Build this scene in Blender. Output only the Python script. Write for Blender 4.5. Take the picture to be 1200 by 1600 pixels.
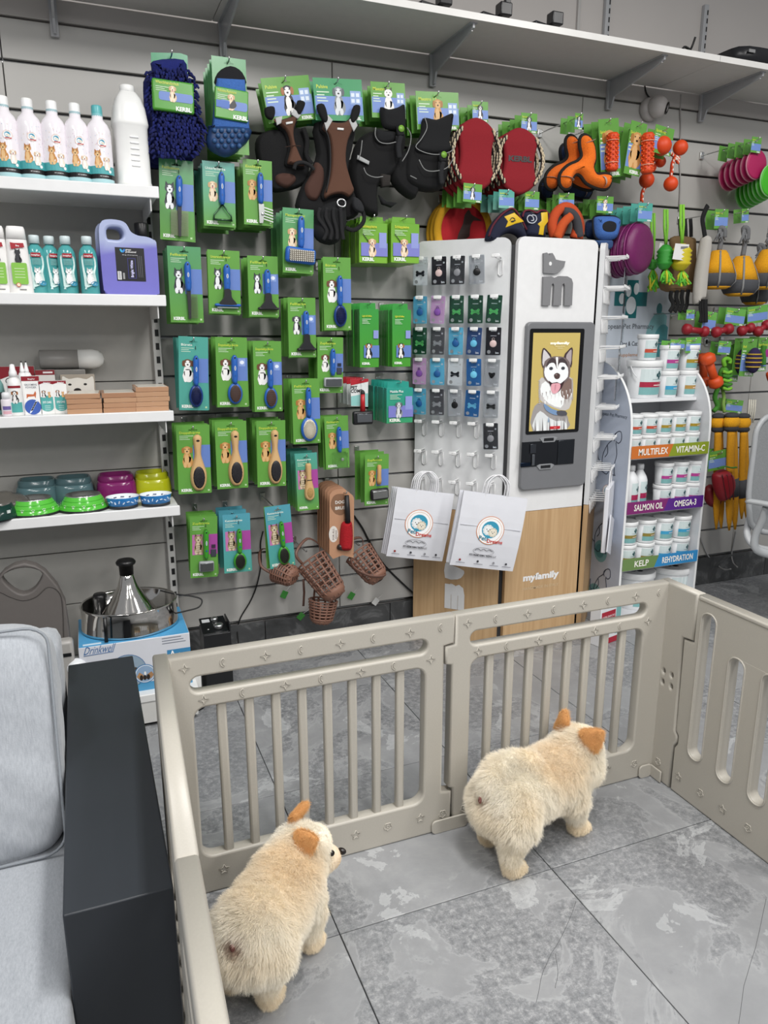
import bpy, bmesh, math, random
from mathutils import Vector as V, Matrix as MX, noise as NZ
from mathutils.geometry import tessellate_polygon
for _o in list(bpy.data.objects): bpy.data.objects.remove(_o)
SC = bpy.context.scene; COL = SC.collection; PI = math.pi; rnd = random.Random(7)

# ---------------------------------------------------------------- camera
CAM_H, F_PX, PITCH, YAW = 1.406, 1163.7, .23799, .38235
cam = bpy.data.cameras.new('camera'); cam.sensor_fit = 'HORIZONTAL'; cam.sensor_width = 36
cam.lens = 36*F_PX/1200; cam.clip_start = .02
camo = bpy.data.objects.new('camera', cam); COL.objects.link(camo)
camo.location = (0, 0, CAM_H); camo.rotation_euler = (PI/2-PITCH, 0, -YAW); SC.camera = camo
# ---------------------------------------------------------------- world, lights, exposure
w = bpy.data.worlds.new('shop_ambient'); SC.world = w; w.use_nodes = True
w.node_tree.nodes['Background'].inputs[0].default_value = (.93, .96, 1, 1)
w.node_tree.nodes['Background'].inputs[1].default_value = .24
def area(name, loc, sx, sy, power, rot=(0, 0, 0), col=(1, .985, .96)):
    l = bpy.data.lights.new(name, 'AREA'); l.shape = 'RECTANGLE'; l.size = sx; l.size_y = sy; l.energy = power; l.color = col
    o = bpy.data.objects.new(name, l); o.location = loc; o.rotation_euler = rot; COL.objects.link(o); return o
for _i, (_x, _y, _p) in enumerate(((-.9, .8, 26), (.9, .8, 44), (2.7, .8, 32), (-.6, -1.2, 22), (1.2, -1.2, 26), (3.0, -1.2, 24), (-.6, -3.2, 38), (1.5, -3.2, 48), (3.6, -3.2, 40))):
    area('ceiling_light', (_x, _y, 3.3), .3, 1.2, _p)
SC.view_settings.view_transform = 'Standard'; SC.view_settings.look = 'None'
SC.view_settings.exposure = 0.28; SC.view_settings.gamma = 1; SC.view_settings.use_curve_mapping = False
try: SC.cycles_curves.shape = 'RIBBONS'
except Exception: pass
SC.cycles.max_bounces = 6; SC.cycles.transparent_max_bounces = 8

# ---------------------------------------------------------------- from a pixel of the photograph to a point in the room
_fw = V((math.sin(YAW)*math.cos(PITCH), math.cos(YAW)*math.cos(PITCH), -math.sin(PITCH)))
_rt = V((math.cos(YAW), -math.sin(YAW), 0)); _up = _rt.cross(_fw); EYE = V((0, 0, CAM_H))
def ray(px, py): return _fw + _rt*((px-600)/F_PX) - _up*((py-800)/F_PX)
def at(px, py, Y): d = ray(px, py); return EYE + d*(Y/d.y)                      # on the plane y = Y
def atx(px, py, X): d = ray(px, py); return EYE + d*(X/d.x)
def atz(px, py, z=0): d = ray(px, py); return EYE + d*((z-CAM_H)/d.z)           # on a level plane
def atp(px, py, p, n): d = ray(px, py); return EYE + d*((p-EYE).dot(n)/d.dot(n))
def crop(ox, oy, s): return lambda x, y: (ox+x/s, oy+y/s)

# ---------------------------------------------------------------- colours and finishes
def lin(c):
    if not isinstance(c, str): return tuple(c)
    c = c.lstrip('#'); r = []
    for i in (0, 2, 4):
        x = int(c[i:i+2], 16)/255; r.append(x/12.92 if x <= .04045 else ((x+.055)/1.055)**2.4)
    return (r[0], r[1], r[2])
_CC = {}
def C(c):
    if isinstance(c, tuple): return c
    if c not in _CC: _CC[c] = lin(c)
    return _CC[c]
def mix(a, b, t): a, b = C(a), C(b); return tuple(a[i]+(b[i]-a[i])*t for i in range(3))
MATS = {}
def fin(kind):
    """a node material that takes its colour from the mesh's own Col and adds the finish's grain"""
    if kind in MATS: return MATS[kind]
    P = dict(paper=(.42, 0, 0, 0), gloss=(.16, 0, 0, 0), plastic=(.34, 0, 25, .03), matt=(.6, 0, 60, .06), fence=(.38, 0, 220, .035), fabric=(.9, 0, 700, .35),
             felt=(.95, 0, 240, .5), rubber=(.5, 0, 90, .06), metal=(.28, 1, 0, 0), steel=(.09, 1, 0, 0), print=(.35, 0, 0, 0), card=(.26, 0, 14, .05), wall=(.5, 0, 30, .015),
             glitter=(.3, 0, 400, .3), paperbag=(.6, 0, 14, .25), bush=(.8, 0, 500, .4), skin=(.9, 0, 200, .3))[kind]
    m = bpy.data.materials.new(kind); m.use_nodes = True; N = m.node_tree.nodes; L = m.node_tree.links; b = N['Principled BSDF']
    a = N.new('ShaderNodeVertexColor'); a.layer_name = 'Col'
    tc = N.new('ShaderNodeTexCoord')
    nz = N.new('ShaderNodeTexNoise'); nz.inputs['Scale'].default_value = P[2] or 40; nz.inputs['Detail'].default_value = 4
    L.new(tc.outputs['Object'], nz.inputs['Vector'])
    mr = N.new('ShaderNodeMapRange'); am = {'fabric': .22, 'felt': .3, 'glitter': .5, 'bush': .3, 'skin': .12}.get(kind, .05)
    mr.inputs[3].default_value = 1-am; mr.inputs[4].default_value = 1+am
    L.new(nz.outputs['Fac'], mr.inputs['Value'])
    mu = N.new('ShaderNodeVectorMath'); mu.operation = 'SCALE'; L.new(a.outputs['Color'], mu.inputs[0]); L.new(mr.outputs[0], mu.inputs['Scale'])
    L.new(mu.outputs[0], b.inputs['Base Color']); b.inputs['Roughness'].default_value = P[0]; b.inputs['Metallic'].default_value = P[1]
    if P[3]:
        bp = N.new('ShaderNodeBump'); bp.inputs['Strength'].default_value = min(1, P[3]*2); bp.inputs['Distance'].default_value = .002
        L.new(nz.outputs['Fac'], bp.inputs['Height']); L.new(bp.outputs[0], b.inputs['Normal'])
    MATS[kind] = m; return m
def special(kind):
    if kind in MATS: return MATS[kind]
    m = bpy.data.materials.new(kind); m.use_nodes = True; N = m.node_tree.nodes; L = m.node_tree.links; b = N['Principled BSDF']
    tc = N.new('ShaderNodeTexCoord')
    def noise(scale, detail=5, vec=None, rough=.55, dist=0):
        n = N.new('ShaderNodeTexNoise'); n.inputs['Scale'].default_value = scale; n.inputs['Detail'].default_value = detail; n.inputs['Roughness'].default_value = rough
        n.inputs['Distortion'].default_value = dist
        L.new(vec or tc.outputs['Object'], n.inputs['Vector']); return n.outputs['Fac']
    def ramp(x, pts):
        r = N.new('ShaderNodeValToRGB'); e = r.color_ramp.elements
        while len(e) < len(pts): e.new(.5)
        for k, (p, c) in enumerate(pts): e[k].position = p; e[k].color = (*C(c), 1)
        L.new(x, r.inputs[0]); return r.outputs[0]
    def mixc(f, a_, b_):
        q = N.new('ShaderNodeMix'); q.data_type = 'RGBA'
        L.new(f, q.inputs[0])
        for s, val in ((6, a_), (7, b_)):
            if hasattr(val, 'is_linked'): L.new(val, q.inputs[s])
            else: q.inputs[s].default_value = (*C(val), 1)
        return q.outputs[2]
    def mapping(sc, vec=None):
        mp = N.new('ShaderNodeMapping'); mp.inputs['Scale'].default_value = sc; L.new(vec or tc.outputs['Object'], mp.inputs['Vector']); return mp.outputs[0]
    def bump(h, s, d=.002):
        q = N.new('ShaderNodeBump'); q.inputs['Strength'].default_value = s; q.inputs['Distance'].default_value = d; L.new(h, q.inputs['Height']); L.new(q.outputs[0], b.inputs['Normal'])
    if kind == 'tile':
        oi = N.new('ShaderNodeObjectInfo'); ad = N.new('ShaderNodeVectorMath'); ad.operation = 'ADD'
        sc = N.new('ShaderNodeVectorMath'); sc.operation = 'SCALE'; sc.inputs['Scale'].default_value = 3.7
        L.new(oi.outputs['Location'], sc.inputs[0]); L.new(tc.outputs['Object'], ad.inputs[0]); L.new(sc.outputs[0], ad.inputs[1]); v = ad.outputs[0]
        big = noise(1.7, 6, v, .55, .6); med = noise(5, 10, v, .7, .3); fine = noise(52, 10, v, .84)
        def mul(x, k):
            q = N.new('ShaderNodeMath'); q.operation = 'MULTIPLY'; q.inputs[1].default_value = k; L.new(x, q.inputs[0]); return q.outputs[0]
        plain = ramp(med, [(.3, '#858688'), (.5, '#919294'), (.7, '#9fa0a1')])
        rough_ = ramp(fine, [(.36, '#55575a'), (.46, '#75777a'), (.53, '#8d8e90'), (.62, '#b2b3b4')])
        zone = noise(2.6, 12, v, .64, .55)
        c1 = mixc(ramp(zone, [(.47, '#eeeeee'), (.505, '#bbbbbb'), (.512, '#333333'), (.62, '#111111')]), plain, rough_)       # grainy parts end in a ragged contour
        c1 = mixc(mul(ramp(zone, [(.5, '#000000'), (.51, '#ffffff'), (.53, '#555555'), (.55, '#000000')]), .2), c1, '#d2d4d5')
        zone2 = noise(4.3, 12, v, .66, .5)
        c2 = mixc(mul(ramp(zone2, [(.60, '#000000'), (.606, '#ffffff'), (.7, '#bbbbbb')]), .42), c1, '#cfd1d2')
        c2 = mixc(mul(ramp(zone2, [(.345, '#ffffff'), (.36, '#888888'), (.372, '#000000')]), .5), c2, '#727477')
        c3 = mixc(mul(ramp(big, [(.35, '#ffffff'), (.6, '#000000')]), .35), c2, '#85878a')
        L.new(c3, b.inputs['Base Color']); b.inputs['Roughness'].default_value = .38; bump(fine, .08, .001)
    elif kind == 'marble':
        a = noise(6, 9, None, .65, 1.2)
        L.new(ramp(a, [(.3, '#3a3b3c'), (.52, '#4b4c4d'), (.6, '#6a6b6c'), (.68, '#444546')]), b.inputs['Base Color']); b.inputs['Roughness'].default_value = .3
    elif kind == 'wood':
        v = mapping((26, 26, 1.1)); a = noise(1.3, 6, v, .6, 1.4); f = noise(9, 4, mapping((30, 30, .7)), .6)
        c = mixc(ramp(a, [(.3, '#000000'), (.7, '#ffffff')]), '#b8946a', '#cfae84')
        c = mixc(ramp(f, [(.45, '#000000'), (.75, '#777777')]), c, '#a27e56')
        L.new(c, b.inputs['Base Color']); b.inputs['Roughness'].default_value = .5
    elif kind == 'sofa':
        v = mapping((1, 1, 1)); a = noise(95, 5, mapping((3.2, 1, .55)), .7); g = noise(14, 4, mapping((5, 1, 1)), .6)
        c = mixc(a, '#80858c', '#bdc1c7'); c = mixc(ramp(g, [(.35, '#000000'), (.75, '#666666')]), c, '#cbced3')
        L.new(c, b.inputs['Base Color']); b.inputs['Roughness'].default_value = .95; b.inputs['Sheen Weight'].default_value = .3; bump(noise(420, 3), .5, .001)
    elif kind == 'black_board':
        L.new(ramp(noise(1.5, 5), [(.3, '#24282d'), (.7, '#2b2f35')]), b.inputs['Base Color']); b.inputs['Roughness'].default_value = .42
    elif kind == 'wall_panel':
        L.new(ramp(noise(1.2, 3), [(.3, '#b4b2ae'), (.7, '#bbb9b5')]), b.inputs['Base Color']); b.inputs['Roughness'].default_value = .33
    elif kind == 'wall_paint':
        L.new(ramp(noise(2, 3), [(.3, '#b3aeaa'), (.7, '#b9b4b0')]), b.inputs['Base Color']); b.inputs['Roughness'].default_value = .7; bump(noise(90), .05)
    elif kind == 'clear':
        b.inputs['Base Color'].default_value = (.93, .96, .97, 1); b.inputs['Transmission Weight'].default_value = 1; b.inputs['Roughness'].default_value = .05; b.inputs['IOR'].default_value = 1.06
    elif kind == 'mesh_cloth':
        ck = noise(600, 2); L.new(ramp(ck, [(.35, '#77797b'), (.65, '#9b9d9f')]), b.inputs['Base Color']); b.inputs['Roughness'].default_value = .8; b.inputs['Alpha'].default_value = .88
    elif kind == 'screen':
        a = N.new('ShaderNodeVertexColor'); a.layer_name = 'Col'; L.new(a.outputs['Color'], b.inputs['Base Color']); L.new(a.outputs['Color'], b.inputs['Emission Color'])
        b.inputs['Emission Strength'].default_value = .28; b.inputs['Roughness'].default_value = .12
    elif kind == 'fur':
        a = N.new('ShaderNodeVertexColor'); a.layer_name = 'Col'; n = noise(9, 4)
        mr = N.new('ShaderNodeMapRange'); mr.inputs[3].default_value = .9; mr.inputs[4].default_value = 1.06; L.new(n, mr.inputs[0])
        mu = N.new('ShaderNodeVectorMath'); mu.operation = 'SCALE'; L.new(a.outputs['Color'], mu.inputs[0]); L.new(mr.outputs[0], mu.inputs['Scale'])
        hi = N.new('ShaderNodeHairInfo'); hr = N.new('ShaderNodeMapRange'); hr.inputs[3].default_value = .9; hr.inputs[4].default_value = 1.06; L.new(hi.outputs['Random'], hr.inputs[0])
        m2 = N.new('ShaderNodeVectorMath'); m2.operation = 'SCALE'; L.new(mu.outputs[0], m2.inputs[0]); L.new(hr.outputs[0], m2.inputs['Scale'])
        L.new(m2.outputs[0], b.inputs['Base Color']); b.inputs['Roughness'].default_value = .75
        b.inputs['Specular IOR Level'].default_value = .25
    MATS[kind] = m; return m
SPECIAL = {'tile', 'marble', 'wood', 'sofa', 'black_board', 'wall_panel', 'wall_paint', 'clear', 'mesh_cloth', 'screen', 'fur'}
def material(k): return special(k) if k in SPECIAL else fin(k)

# ---------------------------------------------------------------- objects
def link(o, parent=None): COL.objects.link(o); o.parent = parent; return o
def tag(o, label=None, cat=None, group=None, kind=None):
    if label: o['label'] = label
    if cat: o['category'] = cat
    if group: o['group'] = group
    if kind: o['kind'] = kind
    return o
def thing(name, label, cat, loc=(0, 0, 0), group=None, rz=0, ry=0, rx=0):
    o = bpy.data.objects.new(name, None); o.empty_display_size = .05; link(o); o.location = loc; o.rotation_euler = (rx, ry, rz); return tag(o, label, cat, group)
def kids(o): return [c for c in COL.objects if c.parent == o]
def copy_tree(o, parent=None):
    c = o.copy(); link(c, parent)
    for ch in list(o.children): copy_tree(ch, c)
    return c

# ---------------------------------------------------------------- mesh builder
_TX = {}
def text_geo(s, bold):
    k = (s, bold)
    if k not in _TX:
        cu = bpy.data.curves.new('lettering', 'FONT'); cu.body = s; cu.size = 1; cu.resolution_u = 2; cu.offset = bold
        o = bpy.data.objects.new('lettering', cu); COL.objects.link(o)
        me = bpy.data.meshes.new_from_object(o.evaluated_get(bpy.context.evaluated_depsgraph_get()))
        vs = [(v.co.x, v.co.y) for v in me.vertices]; fs = [tuple(p.vertices) for p in me.polygons]
        bpy.data.objects.remove(o); bpy.data.curves.remove(cu); bpy.data.meshes.remove(me)
        xs = [p[0] for p in vs] or [0]; ys = [p[1] for p in vs] or [0]
        _TX[k] = (vs, fs, min(xs), max(xs), min(ys), max(ys))
    return _TX[k]
def smooth_loop(pts, n=4, closed=True):
    out = []; m = len(pts)
    for i in range(m if closed else m-1):
        if closed: p0, p1, p2, p3 = (pts[(i+k-1) % m] for k in range(4))
        else: p0, p1, p2, p3 = pts[max(i-1, 0)], pts[i], pts[i+1], pts[min(i+2, m-1)]
        for k in range(n):
            t = k/n; out.append(tuple(.5*(2*b+(c-a)*t+(2*a-5*b+4*c-d)*t*t+(3*b-a-3*c+d)*t**3) for a, b, c, d in zip(p0, p1, p2, p3)))
    if not closed: out.append(tuple(pts[-1]))
    return out
def ellipse(cx, cz, rx, rz, n=18, a0=0, rot=0):
    c, s = math.cos(rot), math.sin(rot); o = []
    for i in range(n):
        t = a0+2*PI*i/n; x, z = rx*math.cos(t), rz*math.sin(t); o.append((cx+x*c-z*s, cz+x*s+z*c))
    return o
def rrect(x0, z0, x1, z1, r, n=4):
    o = []
    for cx, cz, a in ((x1-r, z1-r, 0), (x0+r, z1-r, PI/2), (x0+r, z0+r, PI), (x1-r, z0+r, 1.5*PI)):
        o += [(cx+r*math.cos(a+PI/2*k/n), cz+r*math.sin(a+PI/2*k/n)) for k in range(n+1)]
    return o
def area2(p): return sum(p[i][0]*p[(i+1) % len(p)][1]-p[(i+1) % len(p)][0]*p[i][1] for i in range(len(p)))
def inset(p, d):
    n = len(p); o = []
    for i in range(n):
        a, b, c = p[i-1], p[i], p[(i+1) % n]
        e1 = V((b[0]-a[0], b[1]-a[1])); e2 = V((c[0]-b[0], c[1]-b[1]))
        if e1.length: e1.normalize()
        if e2.length: e2.normalize()
        m = V((-e1.y-e2.y, e1.x+e2.x)); l = m.length
        if l < 1e-6: o.append(b); continue
        m /= l; o.append((b[0]+m.x*d, b[1]+m.y*d))
    return o
class MB:
    def __init__(s): s.v = []; s.f = []; s.c = []; s.sm = []; s.M = None; s.warp = None; s.byte = False
    def add(s, vs, fs, col, smooth=False):
        n = len(s.v)
        for p in vs:
            p = V(p)
            if s.warp: p = V(s.warp(p))
            if s.M is not None: p = s.M @ p
            s.v.append(p)
        call = callable(col)
        if not call: col = C(col)
        for f in fs:
            s.f.append(tuple(i+n for i in f)); s.sm.append(smooth)
            s.c.append([C(col(vs[i])) for i in f] if call else col)
        return s
    def box(s, c, d, col, r=0, seg=2, rot=None, smooth=None):
        x, y, z = (k/2 for k in d)
        if not r:
            vs = [V((sx*x, sy*y, sz*z)) for sx in (-1, 1) for sy in (-1, 1) for sz in (-1, 1)]
            fs = [(0, 1, 3, 2), (4, 6, 7, 5), (0, 4, 5, 1), (2, 3, 7, 6), (0, 2, 6, 4), (1, 5, 7, 3)]
        else:
            b = bmesh.new(); bmesh.ops.create_cube(b, size=1)
            for v_ in b.verts: v_.co = V((v_.co.x*2*x, v_.co.y*2*y, v_.co.z*2*z))
            bmesh.ops.bevel(b, geom=b.edges[:], offset=min(r, x*.98, y*.98, z*.98), segments=seg, profile=.5, affect='EDGES')
            b.verts.index_update(); vs = [v_.co.copy() for v_ in b.verts]; fs = [[v_.index for v_ in f.verts] for f in b.faces]; b.free()
        if rot: R_ = rot.to_3x3(); vs = [R_ @ p for p in vs]
        c = V(c); k0 = len(s.sm); s.add([p+c for p in vs], fs, col, bool(r) if smooth is None else smooth)
        if r:
            for i, f in enumerate(fs):                                           # broad faces stay flat, rounded edges smooth
                a, b_, d_ = vs[f[0]], vs[f[1]], vs[f[2]]; nn = (b_-a).cross(d_-b_)
                if nn.length > 1e-12:
                    nn.normalize(); nn = rot.to_3x3().inverted() @ nn if rot else nn
                    if max(map(abs, nn)) > .9999: s.sm[k0+i] = False
        return s
    def lathe(s, prof, col, n=20, c=(0, 0, 0), axis='z', sx=1, sy=1, rot=None, power=None, cap=True):
        """prof: (radius, height[, colour]) pairs"""
        c = V(c); vs = []; fs = []; cols = []
        for q in prof:
            for i in range(n):
                t = 2*PI*(i+.5)/n; cx, sy_ = math.cos(t), math.sin(t)
                if power: k = (abs(cx)**power+abs(sy_)**power)**(-1/power); cx *= k; sy_ *= k
                p = V((q[0]*cx*sx, q[0]*sy_*sy, q[1]))
                if axis == 'y': p = V((p.x, -p.z, p.y))
                if axis == 'x': p = V((p.z, p.x, p.y))
                if rot: p = rot.to_3x3() @ p
                vs.append(p+c)
        m = len(prof)
        for k in range(m-1):
            fc = [(k*n+i, k*n+(i+1) % n, (k+1)*n+(i+1) % n, (k+1)*n+i) for i in range(n)]
            cl = prof[k][2] if len(prof[k]) > 2 else col
            cols.append((fc, cl))
        b0 = len(s.v); s.add(vs, [], '#000000')
        caps = [(list(range(n))[::-1], prof[0][2] if len(prof[0]) > 2 else col), ([(m-1)*n+i for i in range(n)], prof[-1][2] if len(prof[-1]) > 2 else col)]
        for fc, cl in cols:
            for f in fc: s.f.append(tuple(i+b0 for i in f)); s.sm.append(True); s.c.append(C(cl))
        for (f, cl), q in zip(caps, (prof[0], prof[-1])):
            if cap and q[0] > 1e-5: s.f.append(tuple(i+b0 for i in f)); s.sm.append(False); s.c.append(C(cl))
        return s
    def ell(s, c, r, col, n=14, m=9, rot=None):
        R_ = rot.to_3x3() if rot else None; vs = []; fs = []; c = V(c)
        for j in range(m+1):
            ph = -PI/2+PI*j/m
            for i in range(n):
                t = 2*PI*i/n; p = V((r[0]*math.cos(ph)*math.cos(t), r[1]*math.cos(ph)*math.sin(t), r[2]*math.sin(ph))); vs.append((R_ @ p if R_ else p)+c)
        for j in range(m):
            for i in range(n): fs.append((j*n+i, j*n+(i+1) % n, (j+1)*n+(i+1) % n, (j+1)*n+i))
        return s.add(vs, fs, col, True)
    def tube(s, pts, r, col, n=8, closed=False, flat=1, cap=True):
        """a round bar along points; r one radius or one per point; flat squashes it across"""
        pts = [V(p) for p in pts]; m = len(pts); vs = []; fs = []; up = None
        for i, p in enumerate(pts):
            d = (pts[(i+1) % m]-pts[i-1]) if closed else (pts[min(i+1, m-1)]-pts[max(i-1, 0)])
            if d.length < 1e-9: d = V((0, 0, 1))
            d.normalize()
            if up is None:
                up = V((0, 0, 1)) if abs(d.z) < .9 else V((0, 1, 0))
            a = d.cross(up)
            if a.length < 1e-6: a = d.orthogonal()
            a.normalize(); b = a.cross(d); up = b
            rr = r[i] if isinstance(r, (list, tuple)) else r
            for k in range(n): t = 2*PI*k/n; vs.append(p+a*(rr*math.cos(t))+b*(rr*flat*math.sin(t)))
        for i in range(m if closed else m-1):
            j = (i+1) % m
            for k in range(n): fs.append((i*n+k, i*n+(k+1) % n, j*n+(k+1) % n, j*n+k))
        if not closed and cap: fs += [tuple(range(n))[::-1], tuple((m-1)*n+k for k in range(n))]
        return s.add(vs, fs, col, True)
    def prism(s, poly, y0, y1, col, holes=(), side=None):
        """outline in x,z pushed from y0 (front) to y1 (back)"""
        if area2(poly) < 0: poly = poly[::-1]
        loops = [poly]+[h if area2(h) < 0 else h[::-1] for h in holes]
        tr = tessellate_polygon([[V((p[0], p[1], 0)) for p in l] for l in loops]); al = [p for l in loops for p in l]; n = len(al)
        vs = [V((p[0], y0, p[1])) for p in al]; s.add(vs, [t if self_or(t, al) else t[::-1] for t in tr], col)
        if y1 is not None:
            s.add([V((p[0], y1, p[1])) for p in al], [t[::-1] if self_or(t, al) else t for t in tr], side or col)
            k0 = 0
            for l in loops:
                m = len(l); a = [V((p[0], y0, p[1])) for p in l]+[V((p[0], y1, p[1])) for p in l]
                s.add(a, [((i+1) % m, i, m+i, m+(i+1) % m) for i in range(m)], side or col)
        return s
    def flat(s, poly, y, col): return s.prism(poly, y, None, col)
    def rect(s, x0, z0, x1, z1, y, col, nx=1):
        vs = []; fs = []
        for i in range(nx+1): x = x0+(x1-x0)*i/nx; vs += [V((x, y, z0)), V((x, y, z1))]
        for i in range(nx): fs.append((2*i, 2*i+2, 2*i+3, 2*i+1))
        return s.add(vs, fs, col)
    def text(s, t, x, z, size, y, col, align='l', bold=.012, width=None, rot=0, sxy=1):
        vs, fs, a, b, lo, hi = text_geo(t, bold); k = size*1.0; kx = k*sxy
        if width: kx = width/(b-a)
        off = {'l': -a, 'c': -(a+b)/2, 'r': -b}[align]; cr, sr = math.cos(rot), math.sin(rot); o = []
        for p in vs:
            u, w_ = (p[0]+off)*kx, p[1]*k; o.append(V((x+u*cr-w_*sr, y, z+u*sr+w_*cr)))
        return s.add(o, fs, col)
    def puff(s, outline, t, ins, col, y0=0, back=.35, side=None):
        """a stuffed shape: outline in x,z, bulging t towards the front"""
        p = outline if area2(outline) > 0 else outline[::-1]; n = len(p)
        rings = [(inset(p, ins*.35), y0+t*back), (p, y0), (inset(p, ins*.12), y0-t*.35), (inset(p, ins*.4), y0-t*.7), (inset(p, ins*.75), y0-t*.92), (inset(p, ins), y0-t)]
        vs = [V((q[0], y, q[1])) for l, y in rings for q in l]; fs = []
        for k in range(len(rings)-1):
            for i in range(n): fs.append((k*n+i, k*n+(i+1) % n, (k+1)*n+(i+1) % n, (k+1)*n+i))
        tr = tessellate_polygon([[V((q[0], q[1], 0)) for q in rings[-1][0]]]); b = (len(rings)-1)*n
        fs += [tuple(b+i for i in (t_ if self_or(t_, rings[-1][0]) else t_[::-1])) for t_ in tr]
        tr = tessellate_polygon([[V((q[0], q[1], 0)) for q in rings[0][0]]])
        fs += [tuple(i for i in (t_[::-1] if self_or(t_, rings[0][0]) else t_)) for t_ in tr]
        return s.add(vs, fs, col, True)
    def mesh(s, name, mat):
        me = bpy.data.meshes.new(name); me.from_pydata(s.v, [], s.f)
        ca = me.color_attributes.new('Col', 'BYTE_COLOR' if s.byte else 'FLOAT_COLOR', 'CORNER'); buf = []
        for f, c in zip(s.f, s.c):
            if isinstance(c, list):
                for q in c: buf += [*q, 1]
            else: buf += [*c, 1]*len(f)
        if len(buf) == len(me.loops)*4: ca.data.foreach_set('color', buf)
        me.polygons.foreach_set('use_smooth', s.sm)
        for m in (mat if isinstance(mat, (list, tuple)) else [mat]): me.materials.append(material(m))
        me.update(); return me
    def build(s, name, mat='plastic', parent=None, loc=None, label=None):
        o = bpy.data.objects.new(name, s.mesh(name, mat)); link(o, parent)
        if loc is not None: o.location = loc
        if label: o['label'] = label
        return o
def self_or(t, pts):
    a, b, c = (pts[i] for i in t); return (b[0]-a[0])*(c[1]-a[1])-(c[0]-a[0])*(b[1]-a[1]) > 0
def plate(outer, holes, thick, bev, axis='y', res=2):
    """a moulded plate with rounded edges and openings, through a filled bevelled curve; returns verts, faces with the plate in x,z"""
    cu = bpy.data.curves.new('plate', 'CURVE'); cu.dimensions = '2D'; cu.fill_mode = 'BOTH'; cu.extrude = thick/2-bev; cu.bevel_depth = bev; cu.bevel_resolution = res; cu.offset = -bev
    for l in [outer]+list(holes):
        sp = cu.splines.new('POLY'); sp.points.add(len(l)-1); sp.use_cyclic_u = True
        for p, q in zip(sp.points, l): p.co = (q[0], q[1], 0, 1)
    o = bpy.data.objects.new('plate', cu); COL.objects.link(o)
    me = bpy.data.meshes.new_from_object(o.evaluated_get(bpy.context.evaluated_depsgraph_get()))
    vs = [V((v.co.x, -v.co.z, v.co.y)) for v in me.vertices]; fs = [tuple(p.vertices) for p in me.polygons]
    bpy.data.objects.remove(o); bpy.data.curves.remove(cu); bpy.data.meshes.remove(me); return vs, fs
def sub(name, fn, mat, parent, label=None, loc=None):
    m = MB(); fn(m); return m.build(name, mat, parent, loc, label)
def solo(name, fn, mat, label, cat, loc=(0, 0, 0), group=None, rz=0, ry=0):
    m = MB(); fn(m); o = m.build(name, mat, None, loc); o.rotation_euler = (0, ry, rz); return tag(o, label, cat, group)

# ================================================================ the room
YW = 3.08
floor = tag(bpy.data.objects.new('floor', None), kind='structure'); link(floor)
sub('screed', lambda m: m.box((2.2, 1.2, -.035), (8.4, 4.4, .03), '#3c3d3f'), 'matt', floor)
_t = MB(); _t.box((0, 0, -.006), (.5975, .5975, .012), '#999999', r=.0012, seg=1); _tm = _t.mesh('tile', 'tile')
TX0, TY0 = .461, 1.43
for i in range(-3, 9):
    for j in range(-3, 3):
        o = bpy.data.objects.new('tile', _tm); link(o, floor); o.location = (TX0+.6*(i+.5), TY0+.6*(j+.5)-.0, -.0001)
# hairline cracks run over three of the tiles
def crack(m, pts):
    P = [V((*p[:2], .0003)) for p in smooth_loop([tuple(atz(*q, 0))[:2] for q in pts], 3, False)]
    P = [p+V((rnd.uniform(-.0015, .0015), rnd.uniform(-.0015, .0015), 0)) for p in P]; m.tube(P, .0006, '#66686b', 3, flat=.2)
_cr = MB()
for pts in ([(900, 1408), (880, 1460), (862, 1490), (845, 1530), (838, 1566)], [(1198, 1405), (1180, 1480), (1163, 1540), (1155, 1600)], [(866, 1358), (848, 1345), (830, 1330)], [(867, 1490), (872, 1520), (868, 1545)]): crack(_cr, pts)
_cr.build('hairline_crack', 'matt', floor)

wall = tag(bpy.data.objects.new('wall_back', None), kind='structure'); link(wall)
sub('masonry', lambda m: m.box((2.2, YW+.11, 1.75), (8.4, .14, 3.5), '#b5b0ac'), 'wall_paint', wall)
GZ = [.166+.1523*k for k in range(15)]                                          # slat grooves
XL, XR = -1.2, 6.2
joints = [XL, -.15+.0, 1.02, 2.2, 3.4, 4.6, XR]
for k in range(len(GZ)):
    z0, z1 = GZ[k], (GZ[k+1] if k+1 < len(GZ) else 2.432)
    for a, b in zip(joints, joints[1:]):
        m = MB(); m.box(((a+b)/2, YW+.009, (z0+z1)/2), (b-a-.003, .018, z1-z0-.010), '#b9b7b3', r=.002, seg=1); m.build('slat_panel', 'wall_panel', wall)
    m = MB(); m.box(((XL+XR)/2, YW+.0195, z0), (XR-XL, .003, .02), '#5c5c5d'); m.box(((XL+XR)/2, YW+.0155, z0-.0045), (XR-XL, .006, .003), '#c8c8c8'); m.build('groove_insert', 'metal', wall)
m = MB(); m.box(((XL+XR)/2, YW+.006, 2.468), (XR-XL, .022, .068), '#b9b4b0', r=.003, seg=1); m.build('top_rail_board', 'wall_paint', wall)
for a, b in zip([XL, .06, .665, 1.265, 1.865, 2.465, 3.065, 3.665, 4.265, 4.9, 5.5, XR], [.06, .665, 1.265, 1.865, 2.465, 3.065, 3.665, 4.265, 4.9, 5.5, XR]):
    m = MB(); m.box(((a+b)/2, YW-.004, .078), (b-a-.003, .016, .156), '#555555', r=.001, seg=1); o = m.build('baseboard_tile', 'marble', wall)
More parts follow.
